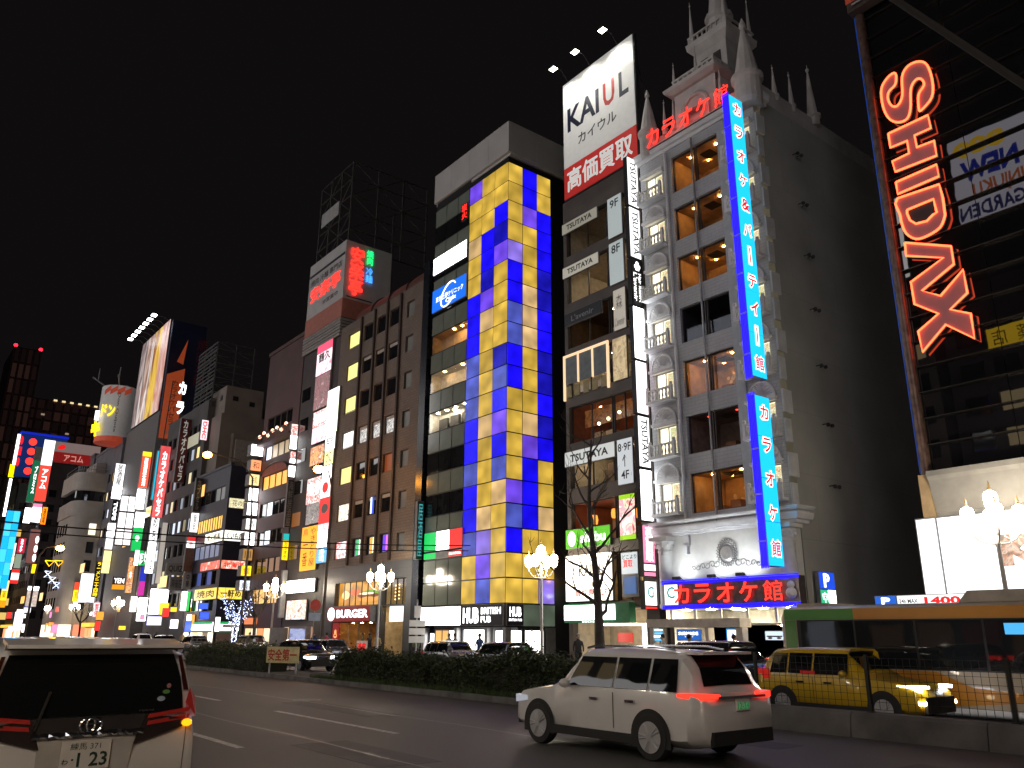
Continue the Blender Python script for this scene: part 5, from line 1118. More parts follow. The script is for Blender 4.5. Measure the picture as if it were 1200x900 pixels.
for z in (29.2, 29.8): b.tube([(x, y, z) for x, y in pts[:-1]], .05, 5)
for x, y in pts[:-1]: b.tube([(x, y, 28.6), (x, y, 29.8)], .05, 5)
b.build('roof_railing', STEEL, rb)
MB().box(1, 9, 3, 9, 28.6, 31).build('plant_room', STP, rb)
for k in range(4): MB().box(.4+2.9*k, 3.0+2.9*k, -.06, .0, .2, 3).build('shop_window', glow((255, 240, 215), 1.6), rb)
for k in range(5): MB().box(12.0, 12.08, .5+2.3*k, 2.4+2.3*k, .2, 3).build('shop_window', glow([(255, 245, 230), (235, 120, 90), (255, 225, 160), (250, 245, 240), (240, 200, 90)][k], 1.5), rb)
block('discount_block', 'plum coloured block under the round white discount store sign', 31.5, 172, 3.4, 9, 34, (.1, .085, .1), None, sh=False)
dq = thing('round_roof_sign', 'white curved roof sign with red zigzag and yellow lettering', 'sign', (30.9, 152.0, 33.2), rad(-35))
b = MB(); n = 14
b.loft([[(3.0*math.cos(2*math.pi*k/n), 3.0*math.sin(2*math.pi*k/n), z) for k in range(n)] for z in (0, 10)]); b.build('drum', mat('drum_white_floodlit', (.6, .6, .58), .6, var=.06, emit=(.6, .6, .58), es=.04), dq, smooth=True)  # weak emission in the drum white stands for its floodlighting
b = MB(); b.lathe([(3.06, 0), (3.06, .9)], 20); b.build('red_ring', mat('ring_red', (.4, .06, .03), .5, emit=(.5, .06, .02), es=.3), dq)
for k in range(4):
    a = rad(-120+k*22); b = MB(); b.add([(3.08*math.cos(a), 3.08*math.sin(a), 8.2), (3.08*math.cos(a+.38), 3.08*math.sin(a+.38), 9.0), (3.08*math.cos(a+.38), 3.08*math.sin(a+.38), 9.9), (3.08*math.cos(a), 3.08*math.sin(a), 9.1)], [(0, 1, 2, 3)]); b.build('red_zigzag', MATS['ring_red'], dq)
lettering('ドン', T['y'], dq, -1.4, .9, 4.2, 6.4, y=-3.2, bold=.04); o = lettering('Don Quijote', T['k'], dq, .95, 1.5, 1.5, 8.5, y=-3.16, rot=90)
lettering('キ', glow((255, 220, 0), 2., False), dq, -2.6, -1.2, .6, 3.4, y=-3.25, bold=.08); lettering('｜', T['w'], dq, -2.3, -1.6, 3.5, 5.2, y=-3.25, bold=.05)
b = MB()
for a in (-2.4, -1.3, .4): b.tube([(2.6*math.cos(a), 2.6*math.sin(a), 10), (5*math.cos(a), 5*math.sin(a), 11.2)], .12, 6); b.tube([(4*math.cos(a), 4*math.sin(a), 10.7), (4*math.cos(a), 4*math.sin(a), 13)], .08, 5)
b.build('roof_arms', STEEL, dq)
ac = block('loan_building', 'tall dark building carrying the red and white loan sign', 29.0, 226, 24, 14, 37.2, (.06, .05, .05), WN, .12)
t = thing('roof_sign', 'red and white loan company roof sign with a leaf mark', 'sign', (28.7, 200.6, 37.6))
MB().box(0, 9.8, .03, 1.0, 0, 4.7).build('cabinet', CASE, t); MB().box(.05, 9.75, -.02, .03, 2.4, 4.65).build('upper_face', glow((175, 150, 145), .35), t); MB().box(.05, 9.75, -.02, .03, .05, 2.38).build('lower_face', glow((135, 25, 25), .7), t)
lettering('アコム', glow((200, 130, 120), .9, False), t, 2.6, 6.6, .45, 1.95, y=-.04, bold=.03); b = MB(); b.add([(1.9+.8*math.cos(k*.63), -.04, 3.5+.6*math.sin(k*.63)+.2*math.cos(k*.63)) for k in range(10)], [tuple(range(10))]); b.build('leaf_mark', T['r'], t)
block('blue_sign_building', 'dark leftmost building carrying the blue roof sign', 27.0, 262, 34, 14, 36.0, (.05, .06, .055), [(255, 215, 120), (235, 220, 150)], .35)
t = thing('roof_sign', 'dark blue roof sign box with red round characters', 'sign', (25.2, 225.5, 37.5)); DBL = glow((18, 38, 95), .8)
MB().box(0, 10.3, .03, 3, 0, 10.6).build('cabinet', mat('sign_navy', (.02, .03, .1), .5), t); MB().box(.1, 10.2, -.02, .03, .1, 10.5).build('face', DBL, t); MB().box(-.1, 10.4, -.1, 3, 10.62, 11.2).build('top_edge', glow((20, 40, 190), .8), t)
for k in range(4): lettering('●', NEONR, t, 1.9, 3.6, 8.0-2.4*k, 9.7-2.4*k, y=-.06, bold=.03, name='red_character')
lettering('●\n■\n●', glow((220, 30, 40), 1.2, False), t, -.0, .7, 2.5, 10, y=-.06)
t = thing('edge_sign', 'thin white and yellow light strip at the blue sign edge', 'sign', (24.6, 226.5, 28))
MB().box(0, .6, .02, 2.5, 0, 20).build('cabinet', CASE, t); MB().box(.03, .57, -.02, .02, 12, 20).build('face', W, t); MB().box(.03, .57, -.02, .02, 0, 9).build('face', W, t); MB().box(-.4, .8, -.05, -.021, 9.4, 12.5).build('yellow_mark', glow((255, 215, 0), 1.8), t)
# blade signs of the left run
VT = dict(vert=True, bold=.03)
rows_ = [
 ('green blade sign with white script left of the loan sign', (26.23,28.00,205.92,29.14,41.59), stack([mat('gable_grey', (.3, .3, .28), .6), glow((30, 110, 75), .8)], [.25, .75]), [('プロミス', T['w'], .35, .7, .15, .65, VT)]),
 ('red and white blade sign of the loan company', (26.51,28.70,196.78,28.29,41.57), stack([GW, glow((225, 70, 55), 1.2)], [.42, .58]), [('アコム', T['w'], .25, .8, .2, .52, VT)]),
 ('white light box under the green blade sign', (26.61,28.00,207.97,24.80,28.14), full(W), []),
 ('white and pink light box beside an orange one', (26.22,28.00,194.76,23.65,27.51), stack([PINK, W], [.2, .8]), []),
 ('orange rounded blade sign near the pale stone building', (27.02,28.00,187.22,22.25,25.97), full(ORNG), [('酒場', T['n'], .25, .75, .1, .9, VT)]),
 ('crimson blade sign with white lettering', (26.50,28.00,208.17,18.31,21.47), full(glow((190, 35, 65), 1.2)), [('カラオケ', T['w'], .3, .7, .05, .95, VT)]),
 ('cream blank light box left of the crimson blade', (26.52,28.00,221.55,18.48,21.57), full(glow((240, 235, 220), 1.4)), []),
 ('white blank light box under the cream one', (26.59,28.00,222.64,15.65,18.40), full(W), []),
 ('grey-green framed light box under the crimson blade', (26.70,28.00,210.29,15.15,18.25), full(glow((150, 165, 145), .8)), []),
 ('large dusky pink board with white ovals', (26.20,28.00,191.28,15.09,21.85), full(glow((150, 95, 90), .6)), [('●\n●\n●', T['w'], .62, .98, .05, .8)]),
 ('small round yellow light sign', (27.11,28.00,188.53,12.93,14.75), full(glow((250, 205, 20), 1.6)), []),
 ('red and white lettered blade by the brown lamp pole', (26.43,28.00,209.39,11.83,14.89), stack([REDL, GW, REDL], [.25, .5, .25]), []),
 ('orange and yellow light box at the far end', (26.67,28.00,221.90,7.08,13.09), stack([glow((255, 225, 140), 1.5), YELW, ORNG], [.4, .35, .25]), [('薬', T['n'], .2, .8, .35, .6)]),
 ('tall pale poster with a glowing white top', (26.08,28.00,181.67,6.40,10.15), stack([W, P('pale_poster', [(220, 200, 190), (180, 160, 150), (240, 225, 215)], 1.5, 1.)], [.2, .8]), []),
 ('white shop banner near the far crossing', (26.37,28.00,193.92,2.06,5.66), full(P('white_banner', [(255, 255, 255), (235, 225, 240), (255, 255, 255), (180, 150, 190)], 1.4, 1.6)), []),
 ('blue and white banner beside the white shop banner', (26.69,28.00,186.65,5.39,7.30), stack([glow((60, 70, 190), 1.2), GW], [.5, .5]), []),
 ('yellow neon vertical script on the pale stone building', (28.85,30.00,165.92,8.17,13.62), full(mat('neon_back', (.03, .025, .02), .6)), [('キャバレー', T['y'], .15, .85, .02, .98, VT)]),
 ('yellow blade with a red top beside the bright white front', (29.03,30.00,155.28,6.72,9.89), stack([glow((225, 70, 40), 1.3), glow((250, 205, 10), 1.5)], [.4, .6]), [('質', T['k'], .25, .75, .15, .5)]),
 ('bright white shop front panel with small windows', (28.96,31.50,150.66,6.48,11.08), full(P('white_front', [(255, 255, 255), (235, 240, 250), (255, 255, 255), (190, 195, 215)], 1.1, 1.8)), []),
 ('black blade sign with yellow stacked characters', (30.85,32.00,150.60,7.33,13.07), full(mat('blade_black2', (.015, .015, .012), .5)), [('ラーメン二十四時', T['y'], .2, .8, .02, .98, VT)]),
 ('pink and white light box under the black and yellow blade', (31.05,32.00,148.28,4.19,6.45), full(PKW), [('整体', T['r'], .2, .8, .1, .9, VT)]),
 ('tall white light box at the top of the slate block', (30.45,32.00,144.96,22.83,28.72), stack([GW, W], [.66, .34]), [('居酒屋', T['d'], .25, .75, .4, .97, VT)]),
 ('black blade with white sideways lettering under the tall white box', (30.91,32.00,145.43,19.10,22.70), full(mat('blade_black3', (.012, .012, .012), .5)), [('TOPS', T['w'], .2, .75, .08, .92, dict(rot=90, bold=.04))]),
 ('white light box below the black lettered blade', (30.79,32.00,145.81,14.72,18.95), stack([W, GW], [.5, .5]), []),
 ('cream light box under the white one on the slate block', (30.74,32.00,145.55,10.90,14.52), stack([glow((250, 225, 150), 1.4)]*2), []),
 ('orange-red blade sign with a yellow top', (30.62,32.00,129.28,22.59,28.12), stack([glow((255, 205, 40), 1.4), glow((230, 85, 60), 1.2)], [.14, .86]), [('居酒屋北海', T['w'], .3, .7, .05, .82, VT)]),
 ('white light box under the orange-red blade', (30.74,32.00,129.87,19.44,22.48), full(W), []),
 ('white light box with a green lower half', (30.60,32.00,128.32,13.18,18.83), stack([W, GRNL], [.4, .6]), [('●', T['w'], .3, .7, .25, .4)]),
 ('thin cyan blade sign beside the red karaoke blade', (31.19,32.00,123.23,20.10,27.25), full(glow((20, 170, 200), 1.3)), []),
 ('red karaoke blade sign with white stacked characters', (30.54,32.00,119.32,17.10,27.25), full(P('red_fade', [(205, 60, 65), (225, 95, 95), (190, 45, 50)], .4, 1.1)), [('カラオケパセラ', T['w'], .25, .75, .02, .92, VT)]),
 ('dim maroon karaoke blade sign with pale characters', (30.59,32.00,111.06,20.87,29.60), full(mat('dim_maroon', (.13, .025, .025), .6)), [('カラオケパセラ', mat('pale_ink', (.6, .58, .55), .6, emit=(.6, .58, .55), es=.3, sample=False), .25, .75, .02, .97, VT)]),
 ('pale side wall panel with painted-in spotlight glow under the white neon characters', (31.25,32.00,116.04,8.07,16.12), full(glow((190, 180, 170), .7)), []),  # spotlighting of a side wall put into a glowing panel's colour
 ('white light box with black brush characters', (30.89,32.00,120.39,9.62,17.96), stack([GW, W], [.5, .5]), [('めちゃ麺', T['k'], .25, .8, .05, .95, VT)]),
 ('grid of white menu boards with red corners on the slate block', (29.71,32.00,134.67,14.38,22.10), [(a, a+.46, c, c+.3, P('menu_board', [(255, 255, 255), (255, 240, 235), (250, 255, 255), (225, 120, 110)], 1., 1.6)) for a in (.02, .52) for c in (.02, .35, .68)], []),
 ('green and white square sign with round white writing', (30.03,32.00,123.19,10.78,12.87), [(0, .3, 0, 1, W), (.3, 1, 0, 1, GRNL)], [('肉', T['w'], .4, .9, .1, .9, dict(bold=.05))]),
 ('brown and orange poster blade over the lamp', (31.07,32.00,130.19,7.33,12.42), full(ORP), [('丼', T['w'], .3, .7, .4, .6)]),
 ('blue and magenta blade sign', (31.10,32.00,123.36,6.75,10.68), stack([glow((40, 50, 170), 1.2), glow((190, 50, 150), 1.2)], [.5, .5]), []),
 ('large lavender-framed white screen over the street', (29.25,31.50,109.96,4.02,7.11), full(W), [('ﾉ', T['k'], .25, .35, .4, .6)]),
 ('pale violet light box under the large white screen', (29.65,31.50,111.47,2.70,3.83), full(glow((200, 200, 250), 1.6)), []),
 ('unlit grey lettered board on the dark block', (29.76,32.00,106.26,8.64,10.07), full(mat('unlit_grey', (.3, .3, .3), .6)), [('QUIZ', T['k'], .1, .9, .2, .8)]),
 ('unlit grey board with ruled lines below the lettered one', (30.37,32.00,106.24,6.81,8.44), full(mat('unlit_grey2', (.26, .26, .26), .6)), [('麻雀荘', T['k'], .1, .9, .2, .8)]),
 ('dark red blade with one white lit character', (30.89,32.00,103.30,8.93,13.19), stack([glow((200, 40, 40), 1.2), GW, mat('rust_board', (.15, .07, .04), .6)], [.14, .2, .66]), [('串', T['r'], .25, .75, .68, .84)]),
 ('grey blade with dark stacked characters under the rust one', (31.00,32.00,103.06,6.90,8.80), full(MATS['unlit_grey']), [('中華', T['k'], .3, .7, .1, .9, VT)]),
 ('white and green light box over the dark block doors', (30.91,32.00,102.79,4.33,6.59), [(0, .65, 0, 1, W), (.65, 1, 0, 1, glow((60, 190, 90), 1.3))], []),
 ('cream light box with orange stripe near street level', (30.98,32.00,100.20,2.37,3.90), [(0, .6, 0, 1, WW), (.6, 1, 0, 1, glow((245, 170, 80), 1.2))], []),
 ('white light box with grey characters high on the dark block', (30.98,32.00,103.07,13.62,16.00), full(GW), [('個室', T['d'], .3, .7, .1, .9, VT)]),
 ('dark blade with faint stacked katakana above the white light box', (31.07,32.00,103.02,16.14,20.35), full(mat('faint_board', (.03, .03, .03), .6)), [('カプセル', T['d'], .25, .75, .05, .95, VT)]),
 ('tall white light box beside the large white screen', (30.74,32.00,120.84,3.31,6.43), full(W), [('ﾉ\nﾉ', T['k'], .4, .6, .3, .7)]),
 ('narrow white light box beside the street lamps', (31.15,32.00,126.38,4.62,6.72), full(W), []),
 ('row of orange lit letters on the slate block', (30.16,32.00,134.42,7.94,9.80), stack([mat('letter_back', (.05, .04, .035), .6), glow((240, 150, 30), 1.1)], [.6, .4]), [('YEN', T['w'], .1, .9, .5, .9)]),
]
for lab, q, pn_, tx in rows_: bsign(lab, *q, pn_, tx, d=.5)
# string of white neon characters down the corner of the billboard block
t = thing('neon_sign', 'string of big white neon katakana down the block corner', 'sign', (30.9, 122.6, 0))
for s, px_ in zip('カラオケパセラ', ((33.34,37.03), (33.34,33.96), (33.48,29.27), (33.49,24.79), (33.64,20.68), (33.69,16.51), (33.62,12.41))):
    lettering(s, glow((255, 255, 255), 2.5, False), t, px_[0]-30.9-.55, px_[0]-30.9+.55, px_[1]-1.0, px_[1]+1.0, y=0, bold=.05, name='neon_character')
MB().tube([(.2, .2, 11), (1.0, .2, 38)], .08, 6).build('mast', DARK, t)
# yellow triangle outlines and white hourglass neon beside the pale stone building
t = thing('neon_sign', 'yellow triangle outlines above white hourglass neon shapes', 'sign', (28.9, 158, 0))
b = MB()
for (x_, z_) in ((25.22,12.93), (26.63,13.01)):
    x_ -= 28.9; b.tube([(x_-.7, 0, z_+.4), (x_+.7, 0, z_+.4), (x_, 0, z_-.5), (x_-.7, 0, z_+.4)], .09, 5)
b.build('yellow_tube', glow((255, 200, 20), 2.), t)
b = MB()
for (x_, z_) in ((25.24,11.10), (26.03,10.16), (26.80,9.35)):
    x_ -= 28.9; b.tube([(x_-.5, 0, z_+.5), (x_+.5, 0, z_+.5), (x_-.5, 0, z_-.5), (x_+.5, 0, z_-.5), (x_-.5, 0, z_+.5)], .08, 5)
b.build('white_tube', glow((215, 225, 255), 2.), t)
t = bsign('big cyan screen at the far end of the street', 22.48,25.00,200.51,10.32,26.31, [(.5*a, .5*a+.5, c/6, c/6+1/6, glow((20, 160, 235) if (a+c) % 2 else (60, 185, 245), 1.5)) for a in (0, 1) for c in range(6)], [], d=1.0)
# far dark towers
def tower(label, x0, x1, Y, h, col, band, n, m=9, lit=()):
    t = thing('tower_block', label, 'building', ((x0+x1)/2, Y, 0)); w_ = (x1-x0)/2
    MB().box(-w_, w_, 0, 40, .02, h).build('wall', mat('tower_'+band, col, .7, var=.15, scale=.05), t)
    lm = mat('tower_band_'+band, tuple(min(1, c*1.9) for c in col), .6)
    for k in range(n): MB().box(-w_-.1, w_+.1, -.4, 0, h*(k+1)/(n+1)-.35, h*(k+1)/(n+1)+.35).build('floor_band', lm, t)
    for k in range(m+1): MB().box(-w_+2*w_*k/m-.35, -w_+2*w_*k/m+.35, -.6, -.41, .1, h-1).build('rib', lm, t)
    dm = [glow((40, 25, 24), .3, False), glow((62, 42, 36), .3, False), glow((30, 20, 20), .3, False)]
    for k in range(n):
        for q in range(m):
            MB().box(-w_+2*w_*q/m+.6, -w_+2*w_*(q+1)/m-.6, -.3, -.02, h*(k+1)/(n+1)+.6, h*(k+2)/(n+1)-.6).build('city_glow_panel', dm[rnd.choice((0, 0, 2, 2, 1))], t)  # faint emissive panels put the city glow onto the tower walls
    for (fx, fz, m_) in lit: MB().box(-w_+2*w_*fx-.9, -w_+2*w_*fx+.9, -.9, -.65, h*fz-.5, h*fz+.5).build('lit_window', m_, t)
    return t
TOWC = (.24, .15, .14)
t = tower('tall slim dark red tower with two red beacons', 45, 58, 500, 152, TOWC, 'slim', 16, 4)
for x in (-6, 6.2): MB().ball((x, 1, 153), 1.0, 8, 5).build('red_beacon', glow((255, 30, 50), 4.), t)
tower('broad dark tower with a line of roof lamps', 58.5, 112, 520, 130, TOWC, 'broad', 20, 12, [(.25+.08*k, 1.0-.0*k, glow((255, 225, 170), .9)) for k in range(8)]+[(rnd.random(), .4+.55*rnd.random(), glow((255, 220, 190), .25)) for _ in range(26)]+[(.12, .83, glow((255, 240, 220), 1.5))])
# small light boxes over the doors of the far shops
R_ = random.Random(77)
for k in range(26):
    cn, cc, es_ = [('white', (255, 255, 250), 3.2), ('red', (230, 50, 45), 1.5), ('yellow', (250, 200, 50), 1.6), ('blue', (60, 90, 220), 1.5), ('orange', (250, 140, 50), 1.6), ('white', (255, 245, 225), 3.), ('pink', (240, 130, 170), 1.5)][k % 7]
    Y = 88+R_.random()**.8*120; X = 31.6 if Y < 150 else 27.5; w_ = R_.uniform(.5, 1.1); h = R_.uniform(.5, 1.6); z = R_.uniform(1.6, 5.0)
    t = sign('small %s light box over the far shop doors' % cn, (X-w_, Y, z), 0, w_, h, .3, full(glow(cc, es_)), name='light_box', lip=.04); t['group'] = 'small %s light boxes over the far shops' % cn
for k in range(10):
    Y = 106+11*k; t = sign('warm lit upper shop window bay on the far left fronts', (31.9 if Y < 150 else 28.5, Y, R_.choice((7.5, 11, 14.5, 18))), FACE, R_.uniform(3, 5), 1.5, .1, full(glow([(255, 195, 110), (255, 215, 150), (255, 170, 70)][k % 3], 1.2)), name='lit_bay', cat='window sign'); t['group'] = 'lit bays on the far left fronts'
# ------------------------------------------------------------------ chandelier street lamps
LPW = mat('lamp_post_white', (.55, .53, .5), .45, .2, var=.1); GLB = glow((255, 238, 212), 40.)
def make_lamp(label, X, Y):
    t = thing('street_lamp', label, 'street lamp', (X, Y, .13))
    b = MB(); b.lathe([(.2, 0), (.2, .3), (.13, .45), (.1, .6), (.085, 1.2), (.07, 4.6), (.1, 4.65), (.1, 4.75), (.06, 4.8), (.05, 5.75)], 12); b.build('post', LPW, t, smooth=True)
    gm = MB().lathe([(.1, -.3), (.17, -.24), (.2, .0), (.21, .2), (.17, .3), (.04, .36)], 12).mesh('globe', GLB, True)
    fm = MB().lathe([(.05, 0), (.07, .05), (.03, .1), (.045, .15), (.008, .32)], 8).mesh('finial', mat('finial_gold', (.45, .3, .12), .4, .6), True)
    for k in range(4):
        a = k*math.pi/2+.45; dx, dy = math.cos(a), math.sin(a)
        b = MB(); b.tube([(dx*r_, dy*r_, z) for r_, z in ((.06, 4.7), (.3, 4.72), (.55, 4.85), (.74, 5.1), (.76, 5.28))], .03, 6); b.tube([(dx*r_, dy*r_, z) for r_, z in ((.06, 5.1), (.2, 5.2), (.3, 5.05), (.22, 4.95), (.45, 4.8))], .018, 5)
        b.build('arm', LPW, t); g_ = link('globe', gm, t, (dx*.76, dy*.76, 5.6)); link('finial', fm, g_, (0, 0, .35))
    g_ = link('globe', gm, t, (0, 0, 6.08), None, (1.05, 1.05, 1.1)); link('finial', fm, g_, (0, 0, .35)); return t
L0 = make_lamp('white five-globe street lamp in front of the coloured glass tower', 29.5, 34.8)
for lab, X, Y in (('white five-globe street lamp in front of the burger shop', 29.5, 52.6), ('white five-globe street lamp beside the pollarded tree', 29.5, 71.5), ('white five-globe street lamp before the white light billboard', 29.5, 11.4),
                  ('small white globe street lamp by the orange poster blade', 29.5, 126.5), ('small white globe street lamp near the bright white shop front', 29.0, 152), ('small white globe street lamp by the pale stone building foot', 27.5, 164),
                  ('unseen white five-globe street lamp added on the near pavement behind the van', -2.8, .8), ('unseen white five-globe street lamp added on the near pavement beyond the van', -2.6, 22), ('unseen white five-globe street lamp added farther up the near pavement', -2.6, 40)):  # the near-pavement lamps are out of view, added to light road and van
    c = dup(L0); c.location = (X, Y, .13); c['label'] = lab; c.rotation_euler = (0, 0, rnd.random())
# ------------------------------------------------------------------ orange cobra-head lamps
def cobra(label, bx, Y, hx, h, es=70, lean=0):
    t = thing('road_lamp', label, 'street lamp', (bx, Y, .13)); d = hx-bx
    MB().tube([(0, 0, 0), (0, 0, h*.7), (d*.06, 0, h*.9), (d*.35, 0, h*.985), (d*.85, 0, h)], [.13, .1, .08, .06, .05], 8).build('pole', mat('lamp_pole_brown', (.07, .055, .045), .5, .3), t, smooth=True)
    b = MB(); s_ = 1 if d > 0 else -1
    b.loft([[(d*.84, -.1, h-.04), (d*.84, .1, h-.04), (d*.84, .1, h+.08), (d*.84, -.1, h+.08)], [(d*.95, -.22, h-.08), (d*.95, .22, h-.08), (d*.95, .16, h+.14), (d*.95, -.16, h+.14)], [(d*1.1, -.1, h-.05), (d*1.1, .1, h-.05), (d*1.1, .06, h+.06), (d*1.1, -.06, h+.06)]]); b.build('head', MATS['lamp_pole_brown'], t)
    MB().ball((d, 0, h-.18), .42, 12, 6, .7).build('sodium_bowl', glow((255, 165, 50), es), t); return t
cobra('orange road lamp on a tall pole beside the lantern box stack', 28.6, 76.5, 23.8, 17.9); cobra('orange road lamp on a pole in front of the stacked posters', 28.6, 59.5, 27.3, 14.4)
cobra('orange road lamp before the pale stone building', 14.5, 98, 16.4, 10.4, 60)
cobra('unseen orange road lamp added on the near pavement at the back', -2.4, -10, 1.8, 11.5, 90)  # out of view behind the camera, added to light the near lanes
t = thing('alley_lamp', 'small orange and white lamps on a post in the alley beside the tower', 'street lamp', (36.6, 40.2, .13))
MB().tube([(0, 0, 0), (0, 0, 5.2)], .06, 8).build('post', DARK, t); MB().ball((0, -.1, 5.2), .16).build('globe', glow((255, 190, 110), 25.), t); MB().ball((.05, -.1, 4.2), .16).build('globe', glow((235, 255, 220), 20.), t)
# signposts and traffic signs on the far pavement
def signpost(label, X, Y, h, parts):
    t = thing('sign_post', label, 'sign post', (X, Y, .13)); MB().tube([(0, 0, 0), (0, 0, h)], .05, 8).build('post', STEEL, t)
    for (z0, z1, w_, m_, rnd_) in parts:
        if rnd_: b = MB(); b.lathe([(w_, 0), (w_, .03)], 20); b.v = [(x, -.06-z, (z0+z1)/2+y) for x, y, z in b.v]; b.build('round_sign', m_, t)
        else: MB().box(-w_, w_, -.1, -.06, z0, z1).build('plate', m_, t)
    return t
signpost('sign post with a red round sign and pale blue plate', 29.3, 62.6, 4.6, [(3.4, 4.4, .45, mat('sign_red', (.45, .05, .04), .5), True), (2.7, 3.3, .5, mat('plate_blue', (.3, .4, .55), .5), False)])
signpost('grey sign post with stacked white plates in front of the menu screen', 29.2, 47.0, 3.9, [(2.2, 2.6, .6, WHITEP, False), (1.7, 2.1, .6, WHITEP, False), (1.2, 1.6, .6, WHITEP, False), (2.75, 3.5, .25, WHITEP, False)])
signpost('plain steel sign post beside the illuminated tree', 29.2, 80.4, 3.4, [(2.2, 2.5, .9, mat('post_plate', (.5, .5, .48), .6), False)])
t = thing('utility_cabinet', 'grey street utility cabinet with a glowing screen', 'cabinet', (29.6, 66.2, .13), rad(-60)); MB().box(-.9, .9, 0, .6, 0, 2.3).build('body', mat('cabinet_grey', (.3, .3, .3), .5), t); MB().box(-.75, .75, -.04, -.0, .7, 2.1).build('screen', P('screen_blue', [(120, 130, 200), (170, 180, 220), (90, 90, 140)], 1.2, .9), t)
t = thing('utility_cabinet', 'plain grey utility cabinet on the far pavement', 'cabinet', (29.5, 70.2, .13), rad(-60)); MB().box(-.7, .7, 0, .6, 0, 2.2).build('body', MATS['cabinet_grey'], t); MB().box(-.05, .05, -.03, 0, 1.0, 1.2).build('handle', DARK, t)
# ------------------------------------------------------------------ bare trees
BARK = mat('dark_bark', (.055, .045, .038), .85, var=.3, scale=6, bump=.5)
def bare_tree(label, X, Y, h, r0, seed, lean=(0, 0), depth=4, first=.22, name='bare_tree', m=BARK):
    R_ = random.Random(seed); t = thing(name, label, 'tree', (X, Y, .13)); tr = MB(); tw = MB(); n = 14
    pts = []; rs = []
    for i in range(n+1):
        f = i/n; pts.append(Vector((lean[0]*f+.12*math.sin(f*9+seed)*f, lean[1]*f+.15*math.sin(f*7+seed*2)*f, h*f))); rs.append(r0*(1-.85*f**.8)*(1.25 if i == 0 else 1))
    tr.tube(pts, rs, 9); tr.ball(pts[int(n*.42)], r0*.85, 8, 5); tr.build('trunk', m, t, smooth=True)
    tips = []
    def br(p, d, l, r_, lev):
        q = [p]; dd = d.copy(); k = 5
        for i in range(k):
            dd = (dd+Vector((R_.gauss(0, .2), R_.gauss(0, .2), R_.gauss(.1, .14)))).normalized(); q.append(q[-1]+dd*l/k)
        tw.tube(q, r_, 6 if lev < 2 else 4, r_*.35); tips.append(q[-1])
        if lev < depth:
            for _ in range(R_.choice((2, 2, 3))):
                i = R_.randrange(2, k+1); nd = (dd+Vector((R_.gauss(0, .7), R_.gauss(0, .7), R_.gauss(.25, .4)))).normalized(); br(q[i], nd, l*R_.uniform(.45, .75), r_*.5, lev+1)
    k = 15
    for i in range(k):
        f = first+(.97-first)*i/(k-1); j = min(n-1, int(f*n)); p = pts[j].lerp(pts[j+1], f*n-j); a = i*2.4+R_.random()
        br(p, Vector((math.cos(a), math.sin(a), .35+.5*f)).normalized(), h*(.3-.16*f)*R_.uniform(.6, 1.15), r0*(.42-.25*f), 1)
    tw.build('branches', m, t, smooth=True); return t, tips
bare_tree('tall bare street tree with a thick dark trunk before the shop building', 29.6, 30.4, 11.8, .3, 5, (0, .6))
def pollard(label, X, Y, seed, h=3.2, name='pollarded_tree'):
    R_ = random.Random(seed); t = thing(name, label, 'tree', (X, Y, .13)); tr = MB(); tr.tube([(0, 0, 0), (.05, 0, h*.5), (0, .05, h)], [.2, .15, .16], 9); tr.build('trunk', BARK, t, smooth=True); tw = MB(); tips = []
    for k in range(6):
        a = k*1.05+R_.random()*.5; q = [Vector((0, 0, h-.1))]; d = Vector((math.cos(a), math.sin(a), .7)).normalized()
        for i in range(6): d = (d+Vector((R_.gauss(0, .15), R_.gauss(0, .15), .22))).normalized(); q.append(q[-1]+d*.45)
        tw.tube(q, .1, 6, .05); tips.append(q)
        for _ in range(9):
            e = q[R_.randrange(3, 7)]; dd = Vector((R_.gauss(0, .6), R_.gauss(0, .6), R_.uniform(.4, 1))).normalized(); tw.tube([e, e+dd*R_.uniform(.4, .9), e+dd*R_.uniform(.9, 1.5)+Vector((0, 0, .1))], .022, 4, .008)
    tw.build('branches', BARK, t, smooth=True); return t, tips
pollard('pollarded bare tree with a forked crown beside a globe lamp', 29.7, 76.0, 3)
pollard('small pollarded bare tree before the far white shop front', 29.4, 148, 8)
t, tips = pollard('small tree wrapped in blue-white fairy lights', 29.6, 80.6, 6, 2.6, 'illuminated_tree')
b = MB(); R_ = random.Random(4)
for q in tips:
    for _ in range(70):
        p = q[R_.randrange(len(q))]+Vector((R_.gauss(0, .2), R_.gauss(0, .2), R_.gauss(0, .22))); s_ = .035
        b.add([p+Vector((s_, 0, 0)), p+Vector((-s_, 0, 0)), p+Vector((0, s_, 0)), p+Vector((0, -s_, 0)), p+Vector((0, 0, s_)), p+Vector((0, 0, -s_))], [(0, 2, 4), (2, 1, 4), (1, 3, 4), (3, 0, 4), (2, 0, 5), (1, 2, 5), (3, 1, 5), (0, 3, 5)])
for _ in range(160):
    a = R_.random()*6.28; z = R_.uniform(.9, 2.7); p = Vector((.22*math.cos(a), .22*math.sin(a), z)); s_ = .03
    b.add([p+Vector((s_, 0, 0)), p+Vector((-s_, 0, 0)), p+Vector((0, s_, 0)), p+Vector((0, -s_, 0)), p+Vector((0, 0, s_)), p+Vector((0, 0, -s_))], [(0, 2, 4), (2, 1, 4), (1, 3, 4), (3, 0, 4), (2, 0, 5), (1, 2, 5), (3, 1, 5), (0, 3, 5)])
o = b.build('fairy_lights', glow((190, 205, 255), 6.), t); o['kind'] = 'stuff'
